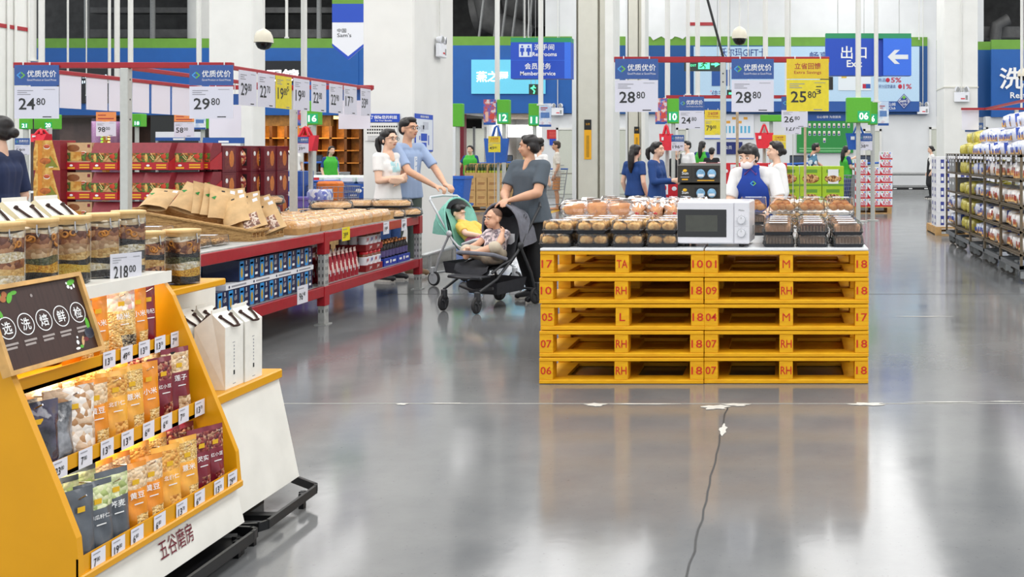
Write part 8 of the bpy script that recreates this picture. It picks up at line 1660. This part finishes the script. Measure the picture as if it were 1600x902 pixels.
# goods on the bakery table beyond the loaves
t = thing('white_bag', 'plump white flour bag with blue print behind the loaves', 'bag', (PX(1050, 8.85), 8.85, ZT)); b = MB(); b.ball((0, 0, .09), (.13, .09, .09), M('bag_white', (236, 238, 242), .4, var=.02, bump=.2, scale=9), 16, 10); b.ball((-.01, -.08, .1), (.04, .015, .02), M('print_azure', (60, 140, 220), .5), 10, 6); b.build('bag_body', t)
t = thing('bakery_table', 'white-topped bakery table behind the pallet island', 'table', (PX(1090, 9.4), 10.3, 0)); b = MB(); b.bx(-.9, .35, -.5, .4, .8, .83, BRD, .004); b.build('table_top', t)
for x in (-.85, .3):
    for y in (-.45, .35): b = MB(); b.bx(x-.025, x+.025, y-.025, y+.025, 0, .8, STEEL); b.build('leg', t)
def stick_pack():
    t = thing('baguette_pack', 'x', 'bread pack'); b = MB(); b.tube([(-.17, 0, .035), (-.14, 0, .04), (.14, 0, .04), (.17, 0, .035)], [.01, .035, .035, .01], BUN, 10); b.bx(-.05, .03, -.037, -.03, .02, .06, LABW); b.build('loaf', t); b = MB(); b.tube([(-.2, 0, .04), (-.16, 0, .042), (.16, 0, .042), (.2, 0, .04)], [.03, .041, .041, .03], CLEARB, 10); b.build('film', t); return t
sk = None
for i, (px, Y) in enumerate(((1020, 9.95), (1078, 9.95), (1112, 9.98), (1030, 10.2), (1080, 10.2), (1110, 10.25))): sk = place(sk, stick_pack, PX(px, Y), Y, .8305, 'wrapped long loaf on the bakery table, %s of six' % ORD[i], 'wrapped long loaves', rnd.uniform(-.2, .2))
t = thing('wrapped_bundle', 'white plastic-wrapped bun bundle by the thin brown post', 'bundle', (PX(1250, 10.6), 10.6, .83)); b = MB(); 
for k in range(5): b.ball((-.13+k*.065, .0, .06), (.05, .1, .06), M('wrap_white', (236, 230, 226), .3, var=.06, scale=20, bump=.2), 10, 8)
b.build('bundle_body', t)
t = thing('rear_table', 'low white display table behind the croissant boxes', 'table', (PX(1262, 10.6), 10.8, 0)); b = MB(); b.bx(-.4, .4, -.4, .4, .8, .83, BRD, .004); b.build('table_top', t)
for x in (-.36, .36):
    for y in (-.36, .36): b = MB(); b.bx(x-.025, x+.025, y-.025, y+.025, 0, .8, STEEL); b.build('leg', t)
for i in range(3): bn = place(bn, None, PX(1235+i*24, 10.9), 10.95, .8305, 'clear bun box on the low rear table, %s from the left' % ORD[i], 'bun boxes on the rear table')
# blue cartons and packs left of the big column
CB = M('carton_blue', (36, 84, 168), .5, var=.04)
def bcrt():
    t = thing('blue_carton', 'x', 'carton'); b = MB(); b.bx(-.16, .16, -.2, .2, 0, .2, CB, .003); b.ball((0, -.2, .1), (.05, .002, .03), WTX, 10, 6); b.bx(-.12, -.03, -.2015, -.2, .03, .045, WTX); b.bx(.05, .12, -.2015, -.2, .14, .155, WTX); b.build('carton_body', t); return t
bcr = None
for r_ in range(5): bcr = place(bcr, bcrt, PX(451, 14.3), 14.5, .15+r_*.2012, 'blue carton in the left column beside the maroon ones, layer %s' % ORD[r_], 'blue cartons near the column')
for r_ in range(4):
    for c_ in range(3): place(bcr, None, PX(480, 15.2)+c_*.325, 15.6, .15+r_*.2012, 'blue carton behind the shopping cart, layer %s, column %s' % (ORD[r_], ORD[c_]), 'blue cartons near the column')
under_pallet('raw wood pallet under the left blue cartons', PX(440, 14.3), PX(463, 14.3), 14.3, .5, .149); under_pallet('raw wood pallet under the rear blue cartons', PX(480, 15.2)-.17, PX(480, 15.2)+.83, 15.4, .5, .149)
t = thing('purple_box', 'lavender plastic tub beside the left blue cartons', 'tub', (PX(471, 14.0), 14.1, .35)); b = MB(); LAV = M('tub_lavender', (128, 112, 196), .4, var=.03); loft(b, [(rrect(.2, .3, .03), 0), (rrect(.24, .34, .04), .44), (rrect(.26, .36, .04), .44), (rrect(.26, .36, .04), .47)], LAV, False, True, True); b.torus((0, -.168, .22), .05, .008, M('tub_mark', (80, 64, 150), .5), 16, 6, Matrix.Translation((0, -.168, .22)) @ Matrix.Rotation(math.pi/2, 4, 'X') @ Matrix.Translation((0, .168, -.22))); b.build('tub_body', t)
under_pallet('raw wood pallet under the lavender tub and tissue packs', PX(462, 14)-.05, PX(512, 14), 13.9, .5, .349)
TPK = MV('tissue_pack_print', ((150, 160, 220), (210, 216, 240), (110, 120, 200), (236, 238, 250)), 22, .3, 'voronoi', .1, coat=.4)
def tpack():
    t = thing('tissue_pack', 'x', 'tissue pack'); b = MB(); loft(b, [(rrect(.22, .3, .05), 0), (rrect(.25, .33, .06), .05), (rrect(.25, .33, .06), .15), (rrect(.2, .28, .05), .19)], TPK, True, True, True); b.build('pack_body', t); return t
tp_ = None
for r_ in range(3): tp_ = place(tp_, tpack, PX(495, 14)+.0, 14.1, .35+r_*.191, 'lavender tissue pack beside the cart, layer %s' % ORD[r_], 'tissue packs')
WPK = M('pack_white_green', (214, 226, 220), .4, var=.1, scale=12)
for i in range(4):
    t = thing('white_pack', 'white wrapped pack on top of the rear blue cartons, %s from the left' % ORD[i], 'pack', (PX(478, 15.2)+i*.24, 15.6, .9551), 0, 'white wrapped packs'); b = MB(); b.box((0, 0, .06), (.22, .3, .12), WPK, None, .03); b.bx(-.08, .08, -.151, -.149, .03, .09, REDB if i == 0 else LABW); b.build('pack_body', t)
# tote bags hung on stands
def tote(label, x, yt, yb, Y, w, m):
    z1 = PZ(yt, Y); z0 = PZ(yb, Y); t = thing('tote_bag', label, 'tote bag', (PX(x, Y), Y, z0)); h = (z1-z0); hb = h*.66; b = MB(); W = w*Y/F
    vs = [(-W*.38, -.09, 0), (W*.38, -.09, 0), (W*.38, .09, 0), (-W*.38, .09, 0), (-W/2, -.05, hb), (W/2, -.05, hb), (W/2, .05, hb), (-W/2, .05, hb)]
    b.add(vs, [(3, 2, 1, 0), (0, 1, 5, 4), (1, 2, 6, 5), (2, 3, 7, 6), (3, 0, 4, 7)], m); b.bx(-W*.3, -W*.15, -.085, -.06, hb*.6, hb*.8, LABW); b.build('bag_body', t)
    for s in (-1, 1): q = MB(); q.tube([(-W*.2, s*.055, hb*.95), (-W*.06, s*.03, h*.96), (0, s*.02, h), (W*.06, s*.03, h*.96), (W*.2, s*.055, hb*.95)], .016, m, 7); q.build('bag_handle', t)
    p = thing('bag_stand', 'stand post of the '+label, 'post', (PX(x, Y), Y+.14, 0)); q = MB(); q.cone((0, 0, 0), (0, 0, z1+.03), .03, .03, POST, 10); q.cone((0, 0, 0), (0, 0, .02), .2, .2, POST, 16); q.tube([(0, 0, z1+.01), (0, -.14, z1-.01), (0, -.16, z1+.02)], .01, STEEL, 6); q.build('post_tube', p)
    return t
TRD = M('tote_red', (214, 26, 50), .6, var=.03); TBL = M('tote_blue', (30, 90, 180), .6, var=.03)
tote('red tote bag hung beside the lane ten lantern', 1041, 196, 235, 15.6, 21, TRD); tote('red tote bag hung behind the baker', 1194, 195, 232, 17.3, 29, TRD); tote('red tote bag hung above the tissue packs', 478, 199, 236, 13.9, 36, TRD); tote('red tote bag hung at the far left over the gift boxes', 65, 203, 222, 13.2, 24, TRD)
tote('blue tote bag hung beneath the lane twelve lantern', 776, 197, 254, 23, 38, TBL); tote('blue tote bag hung beneath the largest lantern', 1341, 195, 234, 21.6, 40, TBL)
# checkout counters, barriers, column guard rail
for lb, x, Y, w in (('grey checkout counter with blue bar behind the lime cartons', 1245, 25.5, 1.0), ('grey checkout counter with blue bar behind the green-vested cashier', 1350, 26, 1.0), ('grey checkout counter under the lane twelve lantern', 790, 28, 1.4), ('grey checkout counter near the gold shop', 492, 28, 1.6), ('grey checkout counter behind the white-coated man', 1080, 27, 1.2)):
    t = thing('checkout_counter', lb, 'checkout counter', (PX(x, Y), Y, 0)); b = MB(); b.bx(-w/2, w/2, -.3, .3, 0, .85, GREY, .01); b.bx(-w/2, w/2, -.32, .32, .85, .89, STEEL, .01); b.build('counter_body', t)
    b = MB(); b.tube([(-w*.45, -.25, .89), (-w*.45, -.25, 1.12), (w*.45, -.25, 1.16), (w*.45, -.25, .89)], .025, BINB, 8); b.build('guard_bar', t, 'blue guard bar'); b = MB(); b.bx(-.03, .03, .1, .14, .89, 1.15, BLACK); b.bx(-.17, .17, .06, .1, 1.1, 1.34, BLACK, .01); b.bx(-.15, .15, .058, .06, 1.13, 1.31, M('screen_grey', (70, 80, 96), .2)); b.build('till_screen', t, 'black till screen')
for lb, y, Y, r in (('dark grey wall rail along the back wall on the right', 272, 35.6, .05), ):
    t = thing('wall_rail', lb, 'rail', (PX(1393, Y), Y, 0)); b = MB(); b.tube([(0, 0, PZ(y, Y)), (PX(1452, Y)-PX(1393, Y), 0, PZ(y, Y))], r, GREY, 8); b.build('rail_bar', t)
    for x in (.02, 1.24): b = MB(); b.cone((x, 0, 0), (x, 0, PZ(y, Y)), .03, .03, STEEL, 8); b.build('post', t)
t = thing('belt_barrier', 'black belt barrier stretched across the far aisle', 'barrier', (PX(1385, 31), 31, 0)); b = MB(); zz = PZ(294, 31); w = PX(1464, 31)-PX(1385, 31); b.bx(0, w, -.005, .005, zz-.05, zz+.02, BLACK)
for k in range(3): b.bx(.2+k*.45, .3+k*.45, -.007, -.005, zz-.03, zz, WTX)
b.build('belt', t)
for x in (0, w): b = MB(); b.cone((x, 0, .03), (x, 0, zz+.06), .035, .035, STEEL, 12); b.cone((x, 0, 0), (x, 0, .03), .18, .18, STEEL, 20); b.build('barrier_post', t)
t = thing('guard_rail', 'steel guard pipe along the foot of the big white column', 'rail', (-4.25, 13.3, 0)); b = MB(); b.tube([(-.12, -.85, .2), (0, -.8, .2), (0, .95, .2), (-.12, 1.0, .2)], .028, STEEL, 10); b.build('rail_pipe', t)
for y in (-.55, .35): b = MB(); b.cone((0, y, 0), (0, y, .2), .022, .022, STEEL, 10); b.cone((0, y, 0), (0, y, .012), .05, .05, STEEL, 12); b.build('rail_post', t)
t = thing('door_stop_rail', 'small black hoop rail by the near pilaster', 'rail', (PX(890, 24), 24, 0)); b = MB(); b.tube([(-.1, 0, 0), (-.1, 0, .28), (-.06, 0, .34), (.06, 0, .34), (.1, 0, .28), (.1, 0, 0)], .03, BLACK, 8); b.build('hoop', t)
